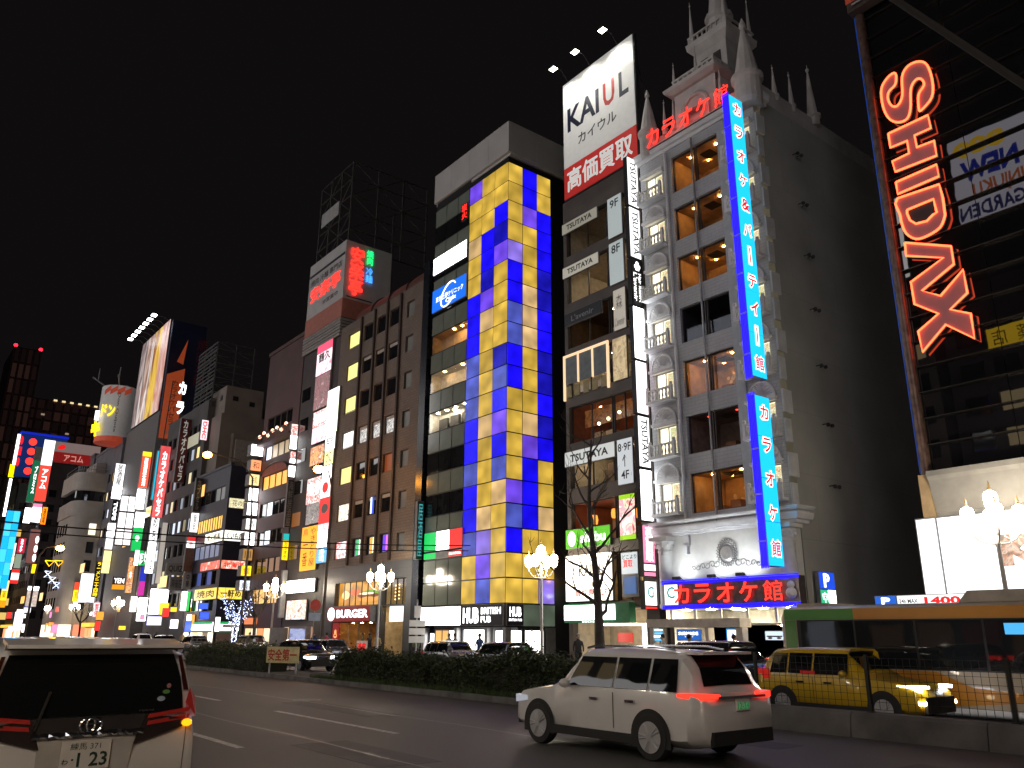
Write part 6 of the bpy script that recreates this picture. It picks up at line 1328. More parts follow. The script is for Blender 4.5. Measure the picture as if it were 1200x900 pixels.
# overhead cables
CAB = mat('cable_black', (.008, .007, .006), .8, var=0)
def cable(label, a, c, sag, r_):
    a, c = Vector(a), Vector(c); b = MB(); b.tube([a.lerp(c, k/24)-Vector((0, 0, sag*4*(k/24)*(1-k/24))) for k in range(25)], r_, 6); o = b.build('overhead_cable', CAB); return tag(o, label, 'cable')
cable('upper overhead cable crossing the street by the van', (-2.4, 40, 6.5), (28.8, 40.6, 7.0), .45, .035)
cable('lower overhead cable crossing the street by the van', (-2.4, 40.2, 6.15), (28.8, 40.8, 6.7), .42, .03)
cable('thick dark cable slanting across the glass building', (9.0, 8.2, 17.4), (9.0, -2.0, .15), 0, .045)
# ------------------------------------------------------------------ people on the far pavement
def person(label, X, Y, cloth, trouser, rz, stride=.15, hairc=(.015, .012, .01)):
    t = thing('person', label, 'person', (X, Y, .13), rz)
    V = [(0, 0, .92), (0, 0, 1.15), (0, .01, 1.38), (0, 0, 1.5), (0, .02, 1.62), (0, .02, 1.72), (.1, 0, .88), (.11, stride, .48), (.11, stride*.9, .08), (.11, stride*.9+.13, .04), (-.1, 0, .88), (-.11, -stride*.5, .48), (-.11, -stride*1.3, .1), (-.11, -stride*1.3+.13, .05),
         (.2, 0, 1.38), (.25, -stride*.6, 1.12), (.24, -stride*.2, .88), (-.2, 0, 1.38), (-.25, stride*.6, 1.12), (-.24, stride, .9)]
    E_ = [(0, 1), (1, 2), (2, 3), (3, 4), (4, 5), (0, 6), (6, 7), (7, 8), (8, 9), (0, 10), (10, 11), (11, 12), (12, 13), (2, 14), (14, 15), (15, 16), (2, 17), (17, 18), (18, 19)]
    RD = [.15, .15, .15, .055, .09, .08, .1, .075, .05, .04, .1, .075, .05, .04, .075, .055, .04, .075, .055, .04]
    me = bpy.data.meshes.new('body'); me.from_pydata(V, E_, []); o = link('body', me, t); me.materials.append(cloth)
    md_ = o.modifiers.new('skin', 'SKIN'); md_.use_smooth_shade = True
    for i, v in enumerate(me.skin_vertices[0].data): v.radius = (RD[i], RD[i]*.8); v.use_root = i == 0
    o.modifiers.new('sub', 'SUBSURF').levels = 1; o.modifiers['sub'].render_levels = 1
    b = MB(); b.ball((0, .03, 1.66), .1, 12, 8, 1.2); b.tube([(0, .12, 1.66), (0, .145, 1.63)], .018, 6); hd = b.build('head', mat('skin', (.45, .28, .2), .6), t, smooth=True)
    b = MB()
    for sx_ in (-1, 1): b.ball((sx_*.035, .115, 1.675), .012, 6, 4)
    b.build('eyes', BLACK, hd)
    b = MB(); b.ball((0, .005, 1.7), .112, 12, 8, 1.05); b.v = [p for p in b.v]; b.build('hair', mat('hair_dark', hairc, .5), hd, smooth=True)
    b = MB(); b.lathe([(.17, .84), (.19, .95), (.17, 1.0)], 10); b.v = [(x, y*.75, z) for x, y, z in b.v]; b.build('coat_hem', cloth, t, smooth=True)
    for sx_, yy, zz in ((.11, stride*.5, 0), (-.11, -stride*.8, 0)):
        b = MB(); b.tube([(sx_*.95, 0, .86), (sx_, (stride if sx_ > 0 else -stride*.5), .47), (sx_, (stride*.9 if sx_ > 0 else -stride*1.3), .1)], [.115, .088, .065], 8); b.build('trouser_leg', trouser, t, smooth=True)
    return t
CL = [mat('coat_blue', (.03, .06, .2), .8), mat('coat_pink', (.4, .08, .15), .8), mat('coat_tan', (.35, .25, .13), .8), mat('coat_black', (.02, .02, .022), .8), mat('coat_olive', (.1, .11, .05), .8), mat('coat_white', (.55, .55, .52), .8)]
TRS = mat('dark_trousers', (.03, .03, .04), .8)
for lab, X, Y, c, rz in (('person in a blue coat walking by the sign post', 29.7, 63.2, 0, 2.6), ('person in a pink coat beside the blue-coated walker', 30.2, 62.0, 1, -.4), ('person in an olive jacket outside the burger shop', 30.5, 56.6, 4, 1.2), ('person in black beside the olive jacket', 30.6, 55.7, 3, -1.5),
                         ('person in a tan coat outside the burger shop door', 30.4, 54.2, 2, 2.9), ('person in black by the tower shop window', 30.6, 44.6, 3, .5), ('person in a white top by the tower doors', 30.7, 45.4, 5, 2.), ('person in black under the tree before the shop building', 30.5, 33.0, 3, 2.6)):
    person(lab, X, Y, CL[c], TRS, rz)
t = thing('street_stand', 'white stand with red writing outside the burger shop', 'sign', (29.6, 55.0, .13), rad(-60)); MB().box(-.45, .45, 0, .04, .3, 1.25).build('board', WHITEP, t); lettering('満席', T['r'], t, -.35, .35, .5, 1.1, y=-.01, bold=.04)
for x in (-.4, .4): MB().box(x-.02, x+.02, .05, .09, 0, 1.2).build('leg', STEEL, t)
R_ = random.Random(21)
for lab, X, Y, c in (('person in a white top by the canopy post', 29.8, 26.5, 5), ('person in a tan coat walking past the canopy', 29.6, 24.8, 2), ('person in a pink coat by the parking panel', 29.9, 22.6, 1), ('person in black outside the food photo panel', 30.4, 71.6, 3), ('person in a white top by the maroon shop windows', 30.3, 78.4, 5), ('person in an olive jacket at the maroon shop corner', 30.6, 83.0, 4),
                     ('person in a blue coat at the store entrance', 30.2, 96.0, 0), ('person in a tan coat at the store window', 30.4, 99.0, 2), ('person in black outside the dark block', 30.3, 109, 3), ('person in a pink coat outside the dark block', 30.0, 112, 1), ('person in a blue coat beside the tower column', 30.5, 41.8, 0), ('person in an olive jacket outside the tower doors', 30.2, 48.6, 4)):
    person(lab, X, Y, CL[c], TRS, R_.random()*6.28)
# ------------------------------------------------------------------ vehicles
CARGL = dark_glass('car_glass', (.008, .009, .01), .02, .02)
CHROME = mat('chrome', (.75, .75, .77), .12, 1., var=0)
def ring(st):
    y, zl, zb, zt, wl, wb, wt = st
    h = [(0, zl), (wl*.82, zl), (wl, zl+.12), (wb, zl+(zb-zl)*.55), (wb*.985, zb), (wt+(wb*.985-wt)*.12, zt-.08 if zt-zb > .15 else zt-.02), (wt*.8, zt), (0, zt+.015)]
    return [(x, y, z) for x, z in h]+[(-x, y, z) for x, z in h[-2:0:-1]]
def add_wheels(t, ys, hw, r_, w_=.2, spokes=5, rimm=None):
    rimm = rimm or mat('rim_silver', (.45, .45, .46), .4, .2, var=.05)
    k = ('wheel', r_, w_, spokes)
    if k not in B1:
        b = MB(); pr = [(r_*.66, -w_/2), (r_*.95, -w_/2), (r_, -w_/2+.03), (r_, w_/2-.03), (r_*.95, w_/2), (r_*.66, w_/2)]
        b.lathe(pr, 28); b.v = [(z, x, y) for x, y, z in b.v]; B1[k] = b.mesh('tyre', RUBBER, True)
        b = MB(); b.lathe([(r_*.67, -w_/2+.02), (r_*.6, -w_/2+.045), (r_*.58, .0)], 28)
        for s_ in range(spokes):
            a = s_*2*math.pi/spokes
            for dd in (-.16, .16): b.tube([(r_*.08*math.cos(a), r_*.08*math.sin(a), -w_/2+.02), (r_*.62*math.cos(a+dd), r_*.62*math.sin(a+dd), -w_/2+.03)], .022, 4, .028)
        b.lathe([(.06, -w_/2), (.05, -w_/2+.03)], 12); b.v = [(z, x, y) for x, y, z in b.v]; b.v = [(x-.035, y, z) for x, y, z in b.v]; B1[('rim',)+k[1:]] = b.mesh('rim', rimm, True)
    for y in ys:
        for s_ in (-1, 1):
            wo = link('wheel', B1[k], t, (s_*(hw-w_/2+.015), y, r_), (0, 0, 0 if s_ < 0 else math.pi)); link('rim', B1[('rim',)+k[1:]], wo)
            b = MB(); n = 18; b.add([(s_*(hw+.004), y+(r_+.07)*math.cos(math.pi*k_/n), r_+(r_+.07)*math.sin(math.pi*k_/n)) for k_ in range(n+1)]+[(s_*(hw+.004), y-(r_+.07), .2), (s_*(hw+.004), y+(r_+.07), .2)], [tuple(range(n+3))])
            b.build('wheel_arch', RUBBER, t)
def car(name, label, loc, rz, stations, paintm, cab, hw, wheels, r_=.33, cat='car', plate='', tail=None, head=None, lit=(True, True), trim=True, spokes=5):
    """stations rear to front; cab = (rear_base, rear_roof, front_roof, front_base, z_belt, z_roof, half_belt, half_roof)"""
    t = thing(name, label, cat, loc, rz)
    fine = []
    for i in range(len(stations)-1):           # smooth the sections between the measured ones
        p0, p1, p2, p3 = stations[max(i-1, 0)], stations[i], stations[i+1], stations[min(i+2, len(stations)-1)]
        for f in (0, .25, .5, .75):
            row = []
            for j in range(7):
                lo_, hi_ = min(p1[j], p2[j]), max(p1[j], p2[j])
                v_ = .5*(2*p1[j]+(p2[j]-p0[j])*f+(2*p0[j]-5*p1[j]+4*p2[j]-p3[j])*f*f+(3*p1[j]-p0[j]-3*p2[j]+p3[j])*f**3)
                row.append(p1[0]+(p2[0]-p1[0])*f if j == 0 else min(hi_+.015, max(lo_-.015, v_)))
            fine.append(tuple(row))
    fine.append(stations[-1])
    b = MB(); b.loft([ring(s_) for s_ in fine]); bd = b.build('body', paintm, t, smooth=True)
    rb_, rr, fr_, fb, zb, zr, hb, hr = cab
    e = .014
    # side glass in three panes, windscreen, rear screen
    for s_ in (-1, 1):
        ys = [rb_+.28, rb_+(fb-rb_)*.28, rb_+(fb-rb_)*.52, fb-.42]
        for i in range(3):
            a, c = ys[i]+.025, ys[i+1]-.025
            at, ct = max(a, rr+.08), min(c, fr_-.05)
            xb, xt = s_*(hb*.985+e), s_*(hr+(hb*.985-hr)*.12+e+.01)
            zt_ = zr-.13
            bb_ = MB(); bb_.add([(xb, a, zb+.05), (xb, c, zb+.05), (xt, ct, zt_), (xt, at, zt_)], [(0, 1, 2, 3)]); bb_.build('side_window', CARGL, t)
        # mirror
        m_ = MB(); m_.ball((s_*(hb+.12), fb-.5, zb+.08), .1, 8, 5, .8); m_.tube([(s_*hb*.97, fb-.5, zb+.03), (s_*(hb+.1), fb-.5, zb+.06)], .025, 5); m_.build('mirror', paintm, t, smooth=True)
        # door lines and handles
        for yy in (rb_+(fb-rb_)*.52,):
            MB().box(min(s_*hb*1.0, s_*(hb+.006)), max(s_*hb*1.0, s_*(hb+.006)), yy-.006, yy+.006, .42, zb-.02).build('door_gap', BLACK, bd)
        for yy in (rb_+(fb-rb_)*.40, rb_+(fb-rb_)*.66): MB().box(min(s_*(hb-.01), s_*(hb+.025)), max(s_*(hb-.01), s_*(hb+.025)), yy-.1, yy+.1, zb-.16, zb-.12).build('door_handle', CHROME, t)
        if trim: MB().box(min(s_*(hb-.03), s_*(hb+.012)), max(s_*(hb-.03), s_*(hb+.012)), stations[0][0]+.9, stations[-1][0]-.9, .22, .36).build('sill_trim', RUBBER, t)
    for nm_, sel, sg_ in (('windscreen', [f_ for f_ in fine if f_[0] > .3 and zb+.1 < f_[3] < zr-.05], 1), ('rear_window', [f_ for f_ in fine if f_[0] < -.8 and zb+.1 < f_[3] < zr-.05], -1)):
        bb_ = MB(); rows_g = []
        for i, f_ in enumerate(sel):
            a_, c_ = sel[max(i-1, 0)], sel[min(i+1, len(sel)-1)]; dy, dz = c_[0]-a_[0], c_[3]-a_[3]; ln = math.hypot(dy, dz); ny, nz = -dz/ln, dy/ln
            rows_g.append([(f_[6]*.8*q_, f_[0]+ny*.02, f_[3]+nz*.02+.015*(1-abs(q_))) for q_ in (-.98, -.5, 0, .5, .98)])
        bb_.loft(rows_g, close=False); bb_.build(nm_, CARGL, t, smooth=True)
    add_wheels(t, wheels, hw, r_, spokes=spokes)
    yr, yf = stations[0][0], stations[-1][0]
    for s_ in (-1, 1):
        if tail:
            w_, z0, z1 = tail
            bb_ = MB(); pl = [(1.008, .5, .03), (.985, .2, .0), (.93, .05, .0), (.56, -.015, .03), (.56, .08, .03), (.9, .4, .0)]; bb_.loft([[(s_*hw*a_, yr+c_, (z0+e_ if q_ == 0 else z1-e_*.5)) for a_, c_, e_ in pl] for q_ in (0, 1)]); bb_.build('tail_lamp', glow((255, 45, 30), 2.4 if lit[0] else .25), t)
        if head:
            w_, z0, z1 = head; pl = [(.99, -.5, .06), (.95, -.2, .02), (.88, -.04, 0), (.5, .015, .02), (.5, -.1, .02), (.85, -.4, .03)]; MB().loft([[(s_*hw*a_, yf+c_, (z0+e_ if q_ == 0 else z1)) for a_, c_, e_ in pl] for q_ in (0, 1)]).build('headlamp', glow((235, 240, 255), 12. if lit[1] else .3), t)
    MB().box(-hw*.8, hw*.8, yr-.025, yr+.05, .3, .5).build('rear_bumper_trim', RUBBER, t); MB().box(-hw*.75, hw*.75, yf-.05, yf+.025, .28, .62).build('grille', RUBBER, t)
    if plate:
        p_ = MB().box(-.165, .165, yr-.04, yr-.02, .78, .945).build('number_plate', WHITEP, t); lettering(plate, T['g'], p_, -.14, .14, .8, .9, y=yr-.045)
    return t
WHC = mat('pearl_white_paint', (.74, .73, .71), .28, var=.03, coat=.8); YLC = mat('taxi_yellow_paint', (.62, .39, .015), .3, var=.05, coat=.8); BKC = mat('black_car_paint', (.015, .015, .017), .2, var=0, coat=.9); GYC = mat('grey_car_paint', (.18, .18, .19), .25, .4, var=.03, coat=.8); DBC = mat('dark_blue_car_paint', (.02, .025, .05), .25, var=0, coat=.9)
def suv(L, W_, H, hood=.62):
    h = L/2; w_ = W_/2; zb = H*.6; hr = w_*.76
    return [(-h, .42, zb*.86, zb*.88, w_*.8, w_*.84, w_*.7), (-h+.06, .3, zb*.95, zb*.98, w_*.9, w_*.94, w_*.8), (-h+.2, .26, zb, zb+.06, w_*.95, w_, w_*.86), (-h+.34, .24, zb, H*.84, w_*.97, w_, hr*1.04), (-h+.55, .22, zb, H*.965, w_*.97, w_, hr), (-h+1.2, .22, zb, H*.995, w_*.97, w_, hr), (-.0, .22, zb, H, w_*.97, w_, hr), (.45, .22, zb, H*.985, w_*.97, w_, hr), (h-1.75, .22, zb, H*.9, w_*.97, w_, hr*1.05), (h-1.25, .22, zb*.985, zb+.07, w_*.97, w_, w_*.86), (h-.8, .23, zb*.95, zb*.99, w_*.97, w_*.99, w_*.8), (h-.35, .24, zb*.88, zb*.92, w_*.95, w_*.96, w_*.76), (h-.1, .27, zb*.74, zb*.78, w_*.88, w_*.88, w_*.7), (h, .36, zb*.62, zb*.64, w_*.76, w_*.76, w_*.6)]
def suvcab(L, W_, H): h = L/2; w_ = W_/2; return (-h+.2, -h+.5, .5, h-1.2, H*.6, H, w_, w_*.76)
c1 = car('suv', 'white sport utility car crossing in front of the median hedge', (11.26, 10.8, 0), 0, suv(4.68, 1.84, 1.66), WHC, suvcab(4.68, 1.84, 1.66), .92, (-1.25, 1.48), .35, tail=(.42, .95, 1.04), head=(.4, .66, .8), plate='12-34', lit=(True, False))
MB().box(-.6, .6, -2.38, -2.33, .96, 1.0).build('tailgate_strip', CHROME, c1)
for s_ in (-1, 1): MB().tube([(s_*.62, -1.6, 1.66), (s_*.66, -1.2, 1.71), (s_*.66, .2, 1.71), (s_*.62, .45, 1.67)], .02, 6).build('roof_rail', CHROME, c1, smooth=True)
MB().box(-.62, .62, -2.15, -1.8, 1.6, 1.64).build('roof_spoiler', WHC, c1)
c2 = car('suv', 'small yellow sport utility car behind the mesh fence', (19.35, 11.33, 0), math.pi, suv(4.25, 1.72, 1.62), YLC, suvcab(4.25, 1.72, 1.62), .86, (-1.3, 1.28), .33, tail=(.2, .85, 1.1), head=(.42, .78, .85), lit=(False, True))
for s_ in (-1, 1): MB().box(s_*.62-.14, s_*.62+.14, 2.0, 2.14, .46, .54).build('fog_lamp', glow((255, 225, 180), 14.), c2)
o = MB().box(.865, .875, -.75, -.35, 1.02, 1.09).build('door_badge', glow((150, 20, 20), .5), c2)
car('car', 'black car behind the white one near the parking panel', (21.5, 16.4, 0), math.pi, suv(4.3, 1.75, 1.72), BKC, suvcab(4.3, 1.75, 1.72), .875, (-1.3, 1.3), .33, head=(.4, .7, .82), lit=(False, False))
for lab, X, Y, m_, H, on in (('dark parked car before the tower shop windows', 26.6, 33.6, BKC, 1.5, False), ('grey parked car before the tower doors', 26.7, 39.0, GYC, 1.5, False), ('black car with lit headlamps in the hedge gap', 19.6, 42.6, BKC, 1.55, True), ('dark blue parked car outside the burger shop', 26.6, 53.5, DBC, 1.48, False),
                             ('grey parked car by the utility cabinets', 26.6, 68.0, GYC, 1.7, False), ('dark car parked before the green and white store', 26.6, 92.0, BKC, 1.6, False), ('white parked car beyond the store', 26.6, 100.5, WHC, 1.7, False), ('grey parked car by the illuminated tree', 26.6, 82, GYC, 1.6, False)):
    car('car', lab, (X, Y, 0), math.pi, suv(4.4, 1.75, H), m_, suvcab(4.4, 1.75, H), .875, (-1.32, 1.32), .32, tail=(.3, .8, .95), head=(.35, .62, .76), lit=(False, on))
car('car', 'dark car with red tail lamps ahead of the white van', (2.75, 17.8, 0), 0, suv(4.5, 1.8, 1.6), BKC, suvcab(4.5, 1.8, 1.6), .9, (-1.35, 1.35), .33, tail=(.4, .92, 1.1), lit=(True, False))
for lab, Y, m_ in (('silver car far up the near lanes', 60, GYC), ('dark car far up the near lanes beyond the silver one', 78, BKC)):
    car('car', lab, (4.2, Y, 0), 0, suv(4.4, 1.75, 1.6), m_, suvcab(4.4, 1.75, 1.6), .875, (-1.32, 1.32), .32, tail=(.35, .85, 1.0), lit=(True, False))
# white people carrier seen from behind
van = thing('van', 'white people carrier with dark rear glass and one lit indicator', 'van', (1.78, 8.0, 0))
L = 4.9
st = [(0.0, .35, 1.0, 1.12, .8, .885, .84), (.03, .3, 1.05, 1.3, .84, .895, .83), (.08, .28, 1.1, 1.55, .86, .9, .79), (.14, .26, 1.12, 1.7, .87, .905, .76), (.25, .24, 1.12, 1.79, .88, .91, .74), (.6, .22, 1.12, 1.825, .89, .92, .74), (1.6, .2, 1.12, 1.84, .9, .925, .74), (3.0, .2, 1.12, 1.83, .9, .925, .73), (3.5, .2, 1.1, 1.74, .9, .92, .74), (4.2, .22, 1.06, 1.2, .88, .91, .8), (4.7, .24, .95, 1.0, .84, .88, .74), (4.9, .35, .8, .82, .7, .76, .6)]
b = MB(); b.loft([ring(s_) for s_ in st]); b.build('body', WHC, van, smooth=True)
def patch(nm, pts, m_, parent=van, th=0):
    b = MB(); n = len(pts); b.add(pts, [tuple(range(n))]); return b.build(nm, m_, parent)
def rear(z, off=0): # y of the tailgate surface at height z
    tb = [(1.0, 0), (1.12, 0.0), (1.3, .03), (1.55, .08), (1.7, .14), (1.79, .25)]
    for (a, ya), (c, yc) in zip(tb, tb[1:]):
        if z <= c: return (ya+(yc-ya)*max(0, (z-a)/(c-a)))-off
    return .25-off
zs_ = [1.22, 1.35, 1.5, 1.62, 1.71]; hw_ = [.76, .75, .725, .69, .66]
b = MB(); b.loft([[(-h_, rear(z, .012), z), (-h_*.5, rear(z, .02), z), (0, rear(z, .024), z), (h_*.5, rear(z, .02), z), (h_, rear(z, .012), z)] for z, h_ in zip(zs_, hw_)], close=False); rg = b.build('rear_window', CARGL, van, smooth=True)
b = MB(); b.loft([[(x, -.03+.06*abs(x)**2, z) for x in (-.72, -.4, 0, .4, .72)] for z in (1.75,)]+[[(x, .1, 1.8) for x in (-.7, -.4, 0, .4, .7)]], close=False); b.build('spoiler_under', mat('spoiler_grey', (.18, .14, .13), .5), van)
b = MB(); b.loft([[(x, -.06+.1*abs(x)**2, 1.765), (x, -.06+.1*abs(x)**2, 1.795), (x, .32, 1.842), (x, .32, 1.81)] for x in (-.7, -.5, -.2, .2, .5, .7)]); b.build('roof_spoiler', WHC, van, smooth=True)
MB().box(-.16, .16, -.055, -.045, 1.772, 1.786).build('high_stop_lamp', mat('stop_red', (.12, .01, .01), .3), van)
TLR = mat('tail_red', (.2, .012, .01), .15, var=.2, emit=(.5, .03, .02), es=.12, coat=.8); TLD = mat('tail_dark', (.03, .02, .02), .15, coat=.8)
for s_ in (-1, 1):
    def S(x): return s_*x
    b = MB(); y_ = -.03
    b.add([(S(.36), y_, .98), (S(.76), y_, 1.1), (S(.8), y_, 1.16), (S(.44), y_, 1.22), (S(.36), 0.03, .98), (S(.76), .03, 1.1), (S(.8), .03, 1.16), (S(.44), .03, 1.22)], [(0, 1, 2, 3), (4, 7, 6, 5), (0, 4, 5, 1), (1, 5, 6, 2), (2, 6, 7, 3), (3, 7, 4, 0)]); b.build('lamp_base', TLD, van)
    for (z0, z1, za, zc) in ((1.125, 1.16, 1.165, 1.2), (1.18, 1.215, 1.225, 1.26)):
        patch('tail_lamp', [(S(.45), -.04, z0), (S(.8), -.03, za), (S(.82), -.02, zc), (S(.46), -.04, z1)], TLR)
    patch('tail_lamp', [(S(.78), -.035, 1.16), (S(.885), .03, 1.18), (S(.87), .05, 1.34), (S(.8), .0, 1.42), (S(.77), -.01, 1.3)], TLR)
    patch('pillar_lamp', [(S(.755), .04, 1.4), (S(.8), .04, 1.4), (S(.72), .1, 1.7), (S(.69), .1, 1.7)], mat('pillar_dark', (.05, .008, .008), .2, coat=.8))
    patch('tailgate_gap', [(S(.795), -.004+.004, .3), (S(.8), -.0, .3), (S(.8), -.012, 1.1), (S(.795), -.012, 1.1)], BLACK)
b = MB(); b.ball((.79, -.045, 1.13), .045, 10, 6, .7); b.build('indicator_lamp', glow((255, 145, 15), 2.2), van)
b = MB(); b.lathe([(.1, 0), (.09, .02)], 12); 
# dark garnish with a chrome strip, badge and plate recess
b = MB(); b.add([(-.44, -.028, 1.07), (.44, -.028, 1.07), (.45, -.028, 1.215), (-.45, -.028, 1.215)], [(0, 1, 2, 3)]); b.build('garnish', mat('garnish_dark', (.05, .045, .045), .15, .2, var=.2, coat=.8), van)
R_ = random.Random(9); b = MB(); n = 28
top = [(x, 1.1+.012*R_.random()) for x in [-.43+.86*i/n for i in range(n+1)]]
b.loft([[(x, -.05, z), (x, -.065-.01*R_.random(), z-.02-.012*R_.random()), (x, -.05, z-.045)] for x, z in top]); b.build('chrome_strip', CHROME, van)
b = MB(); b.tube([(.085*math.cos(k*.2618), -.05, 1.15+.06*math.sin(k*.2618)) for k in range(25)], .01, 6); b.tube([(.032*math.cos(k*.2618), -.05, 1.155+.052*math.sin(k*.2618)) for k in range(25)], .009, 6); b.tube([(.07*math.cos(k*.2618), -.05, 1.18+.018*math.sin(k*.2618)) for k in range(25)], .008, 6); b.build('badge', CHROME, van, smooth=True)
lettering('Vellfire' if False else 'Hybrid', CHROME, van, .38, .5, 1.235, 1.255, y=-.02)
patch('plate_recess', [(-.36, -.012, .72), (.33, -.012, .72), (.37, -.03, 1.05), (-.38, -.03, 1.05)], mat('recess_white', (.5, .48, .45), .35, coat=.5))
np_ = MB().box(-.2, .18, -.05, -.035, .815, 1.035).build('number_plate', mat('plate_white', (.68, .66, .62), .45, var=.05), van)
PG = mat('plate_ink', (.02, .05, .03), .5, var=0)
lettering('練馬 371', PG, np_, -.13, .1, .965, 1.02, y=-.054, bold=.01); lettering('1 23', PG, np_, -.07, .16, .835, .945, y=-.054, bold=.02); lettering('わ', PG, np_, -.185, -.135, .86, .9, y=-.054); lettering('・', PG, np_, -.115, -.095, .885, .9, y=-.054, bold=.05)
for (x, z, rx, rz_, m_) in ((.56, 1.335, .035, .022, mat('sticker_blue', (.4, .5, .65), .5)), (.6, 1.39, .032, .018, mat('sticker_green', (.15, .35, .1), .5)), (.62, 1.44, .02, .02, mat('sticker_pink', (.5, .25, .25), .5))):
    b = MB(); b.add([(x+rx*math.cos(k*.5236), rear(z, .028), z+rz_*math.sin(k*.5236)) for k in range(12)], [tuple(range(12))]); b.build('sticker', m_, rg)
b = MB(); b.tube([(-.42, -.05, 1.13), (-.38, -.03, 1.25), (-.33, .02, 1.42)], .012, 5); b.build('wiper', BLACK, van)
add_wheels(van, (.95, 3.9), .91, .33)
MB().box(-.8, .8, -.04, .06, .3, .55).build('rear_bumper_trim', RUBBER, van)
for s_ in (-1, 1):
    for a, c in ((.45, 1.5), (1.55, 2.6), (2.65, 3.45)):
        patch('side_window', [(s_*(.925*.985+.015), a, 1.17), (s_*(.925*.985+.015), c, 1.17), (s_*.785, c-.05, 1.7), (s_*.785, a+.1, 1.7)], CARGL)
# city bus on the far carriageway
bus = thing('bus', 'city bus with a green and orange roof band and beige lower side', 'bus', (22.25, 9.0, 0), math.pi)
BGR = mat('bus_green_paint', (.07, .27, .04), .35, var=.05, coat=.5); BOR = mat('bus_orange_paint', (.52, .22, .025), .35, var=.05, coat=.5); BBE = mat('bus_beige_paint', (.42, .36, .28), .35, var=.06, coat=.5)
hb = 1.2
b = MB(); prof = [(-hb, .28), (hb, .28), (hb, 2.45), (hb-.12, 2.62), (hb-.4, 2.7), (-hb+.4, 2.7), (-hb+.12, 2.62), (-hb, 2.45)]
b.loft([[(x*(.94 if abs(y) > 5.15 else 1), y, .28+(z-.28)*(.97 if abs(y) > 5.15 else 1)) for x, z in prof] for y in (-5.25, -5.12, 5.12, 5.25)]); b.build('body', BBE, bus, smooth=True)
# near side is +x after the turn
def side(nm, y0, y1, z0, z1, m_, o=.012): MB().box(hb, hb+o, y0, y1, z0, z1).build(nm, m_, bus)
side('roof_band', -5.1, -3.0, 2.32, 2.6, BGR); side('roof_band', -2.995, 5.1, 2.32, 2.6, BOR); side('rear_corner', -5.1, -4.75, .35, 2.31, BGR); side('side_sweep', -4.74, -1.2, .35, 1.08, BGR, .01)
b = MB(); b.add([(hb+.014, -1.9, .32), (hb+.014, -.6, .32), (hb+.014, 1.2, .5), (hb+.014, 5.0, .42), (hb+.014, 5.0, .32), (hb+.014, 1.4, .62), (hb+.014, -.2, .75), (hb+.014, -1.0, 1.08), (hb+.014, -2.1, 1.08)], [(0, 1, 7, 8), (1, 2, 5, 6, 7), (2, 3, 5)]); b.build('orange_sweep', BOR, bus)
BUSG = dark_glass('bus_glass', (.012, .014, .016), .02)
for k in range(6): side('window', -4.6+1.62*k, -3.04+1.62*k, 1.14, 2.28, BUSG, .014)
side('window_gasket', -4.72, 5.08, 1.1, 2.315, BLACK, .006)
side('inside_screen', 0.7, 1.6, 1.95, 2.2, glow((70, 165, 225), 1.1), .02)
for k, m_ in enumerate(((230, 190, 60), (180, 190, 170), (120, 130, 140), (190, 170, 60))): side('advert', 2.2+.45*k, 2.45+.45*k, 1.16, 1.42, glow(m_, .5), .02)
side('lettering_plate', 2.2, 4.6, .86, .92, mat('bus_script', (.25, .18, .12), .5), .02); side('side_lamp', 3.6, 3.78, .62, .66, glow((255, 190, 120), 4.), .03)
b = MB(); b.loft([[(-.85, y0, 2.7), (.85, y0, 2.7), (.75, y1, z), (-.75, y1, z)] for y0, y1, z in ((-.4, -.2, 2.98), (3.0, 2.8, 2.98))]); b.build('roof_unit', mat('roof_unit', (.4, .35, .28), .6), bus)
MB().box(-.7, .7, -5.0, -4.0, 2.7, 2.78).build('roof_hatch', MATS['roof_unit'], bus)
add_wheels(bus, (-3.0, 2.9), hb, .48, .28, 8)
for s_ in (-1, 1): MB().box(s_*.95-.12, s_*.95+.12, -5.29, -5.22, .8, 1.2).build('tail_lamp', glow((200, 30, 20), .6), bus)
# parked motorcycles seen through the hedge are small: a scooter by the kerb
# ------------------------------------------------------------------ the other side of the street (mirrored in the glass and lighting the fronts)
def opp(label, Y, w_, h, col, signs=()):
    t = thing('opposite_building', label, 'building', (-14, Y, 0), rad(90)); m_ = mat('opposite_wall_%d' % int(Y), col, .7, var=.2, scale=.4)
    nx_, nr = int((w_-1)/3), int((h-5)/3.3); ops = [(.8+3*k, 3.0+3*k, 4.8+3.3*r, 6.6+3.3*r) for k in range(nx_) for r in range(nr)]
    b = wall_open(MB(), 0, w_, .02, h, ops, .2); shell(b, w_, 12, h).build('wall', m_, t)
    for a, c, z0, z1 in ops: window(t, a, c, z0, z1, glow((255, 225, 170), .7) if rnd.random() < .35 else DGLASS, y=.14, fr=.06)
    for k in range(int(w_/3)): MB().box(.4+3*k, 2.7+3*k, -.06, 0, .2, rnd.uniform(2.2, 3)).build('shop_window', glow([(255, 235, 205), (255, 200, 140), (120, 90, 70), (225, 235, 255), (90, 40, 40)][rnd.randrange(5)], .7), t)
    return t
opp('grey office block across the street with half its windows lit', -30, 20, 30, (.2, .2, .2)); opp('brown block across the street next to the grey one', -9, 18, 26, (.2, .15, .12))
opp('dark block across the street under the lettered board', 10, 22, 34, (.1, .1, .11)); opp('pale tower block across the street', 33, 18, 36, (.3, .29, .27)); opp('red-brown block across the street', 52, 22, 30, (.2, .1, .08)); opp('long grey block across the street', 75, 40, 33, (.22, .22, .22))
opp('wide pale block farther along the other side', 118, 48, 34, (.25, .25, .24)); opp('last brown block along the other side', 168, 60, 32, (.2, .17, .15))
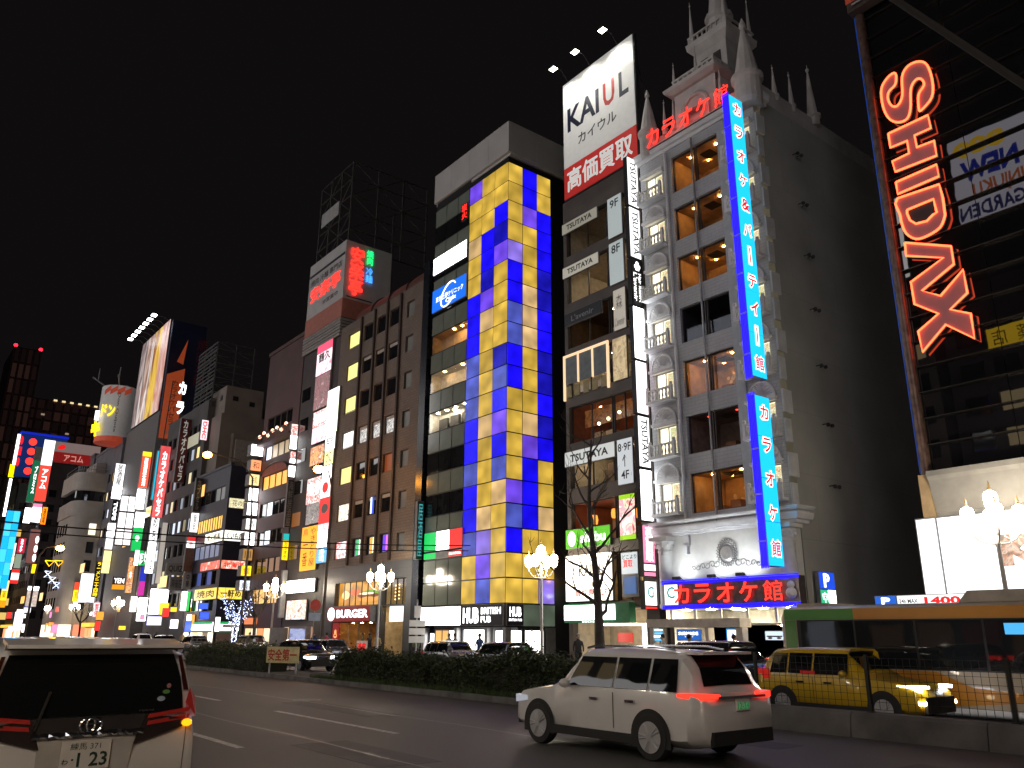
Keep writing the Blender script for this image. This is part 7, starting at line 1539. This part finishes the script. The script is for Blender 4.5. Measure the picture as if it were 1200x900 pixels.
def osign(label, Y, z, w_, h, m_, texts=()):
    return sign(label, (-13.5, Y, z), rad(90), w_, h, .4, full(m_), texts, name='sign')
OW = glow((250, 247, 246), 2.5); OC = glow((232, 238, 255), 2.3); OR_ = glow((255, 200, 165), 2.)
osign('white lettered board reading NEW SHINJUKU across the street', 20.6, 39.8, 7.9, 9.2, glow((185, 180, 190), 2.2), [('889', glow((225, 180, 40), 2., False), .35, .95, .74, .94, dict(bold=.05)), ('NEW', glow((35, 45, 150), 1.5, False), .25, .9, .46, .7, dict(bold=.05)), ('SHINJUKU', glow((190, 100, 50), 1.5, False), .02, .8, .22, .42, dict(bold=.03)), ('GARDEN', glow((40, 40, 90), 1.5, False), .25, .98, .04, .2, dict(bold=.03))])
osign('yellow twin sign across the street', 23.8, 26.8, 4.2, 2.2, glow((235, 190, 40), 2.), [('薬', T['k'], .1, .4, .2, .85), ('店', T['k'], .6, .9, .2, .85)])
for lab, Y, z, w_, h, m_ in (('large white fill-light roof billboard added across the street on the pale tower', 34, 36.5, 15, 9, OW), ('large cool white fill-light billboard added on the red-brown block across the street', 53, 30.5, 18, 9, OC), ('warm fill-light billboard added on the brown block across the street', -7, 26.5, 14, 8, OW), ('wide white fill-light billboard added on the long grey block across the street', 78, 33.5, 22, 9, OC),
                             ('white fill-light wall sign added on the pale tower across the street', 35, 12, 12, 6, OW), ('warm fill-light wall sign added on the red-brown block across the street', 54, 10, 16, 6, OR_), ('cool fill-light wall sign added on the grey office block across the street', -26, 12, 12, 8, OC), ('white fill-light wall sign added on the long grey block across the street', 80, 10, 24, 6, OW), ('white fill-light billboard added on the grey office block across the street', -28, 30.5, 16, 8, OW), ('white fill-light billboard added on the wide pale block across the street', 122, 34.5, 30, 12, OW), ('cool white fill-light wall sign added on the wide pale block across the street', 124, 10, 36, 10, OC), ('white fill-light billboard added on the last brown block across the street', 172, 32.5, 40, 12, OW), ('warm fill-light wall sign added on the last brown block across the street', 172, 10, 44, 12, OR_)):
    osign(lab, Y, z, w_, h, m_)  # blank boards out of view, added as fill light for the far fronts
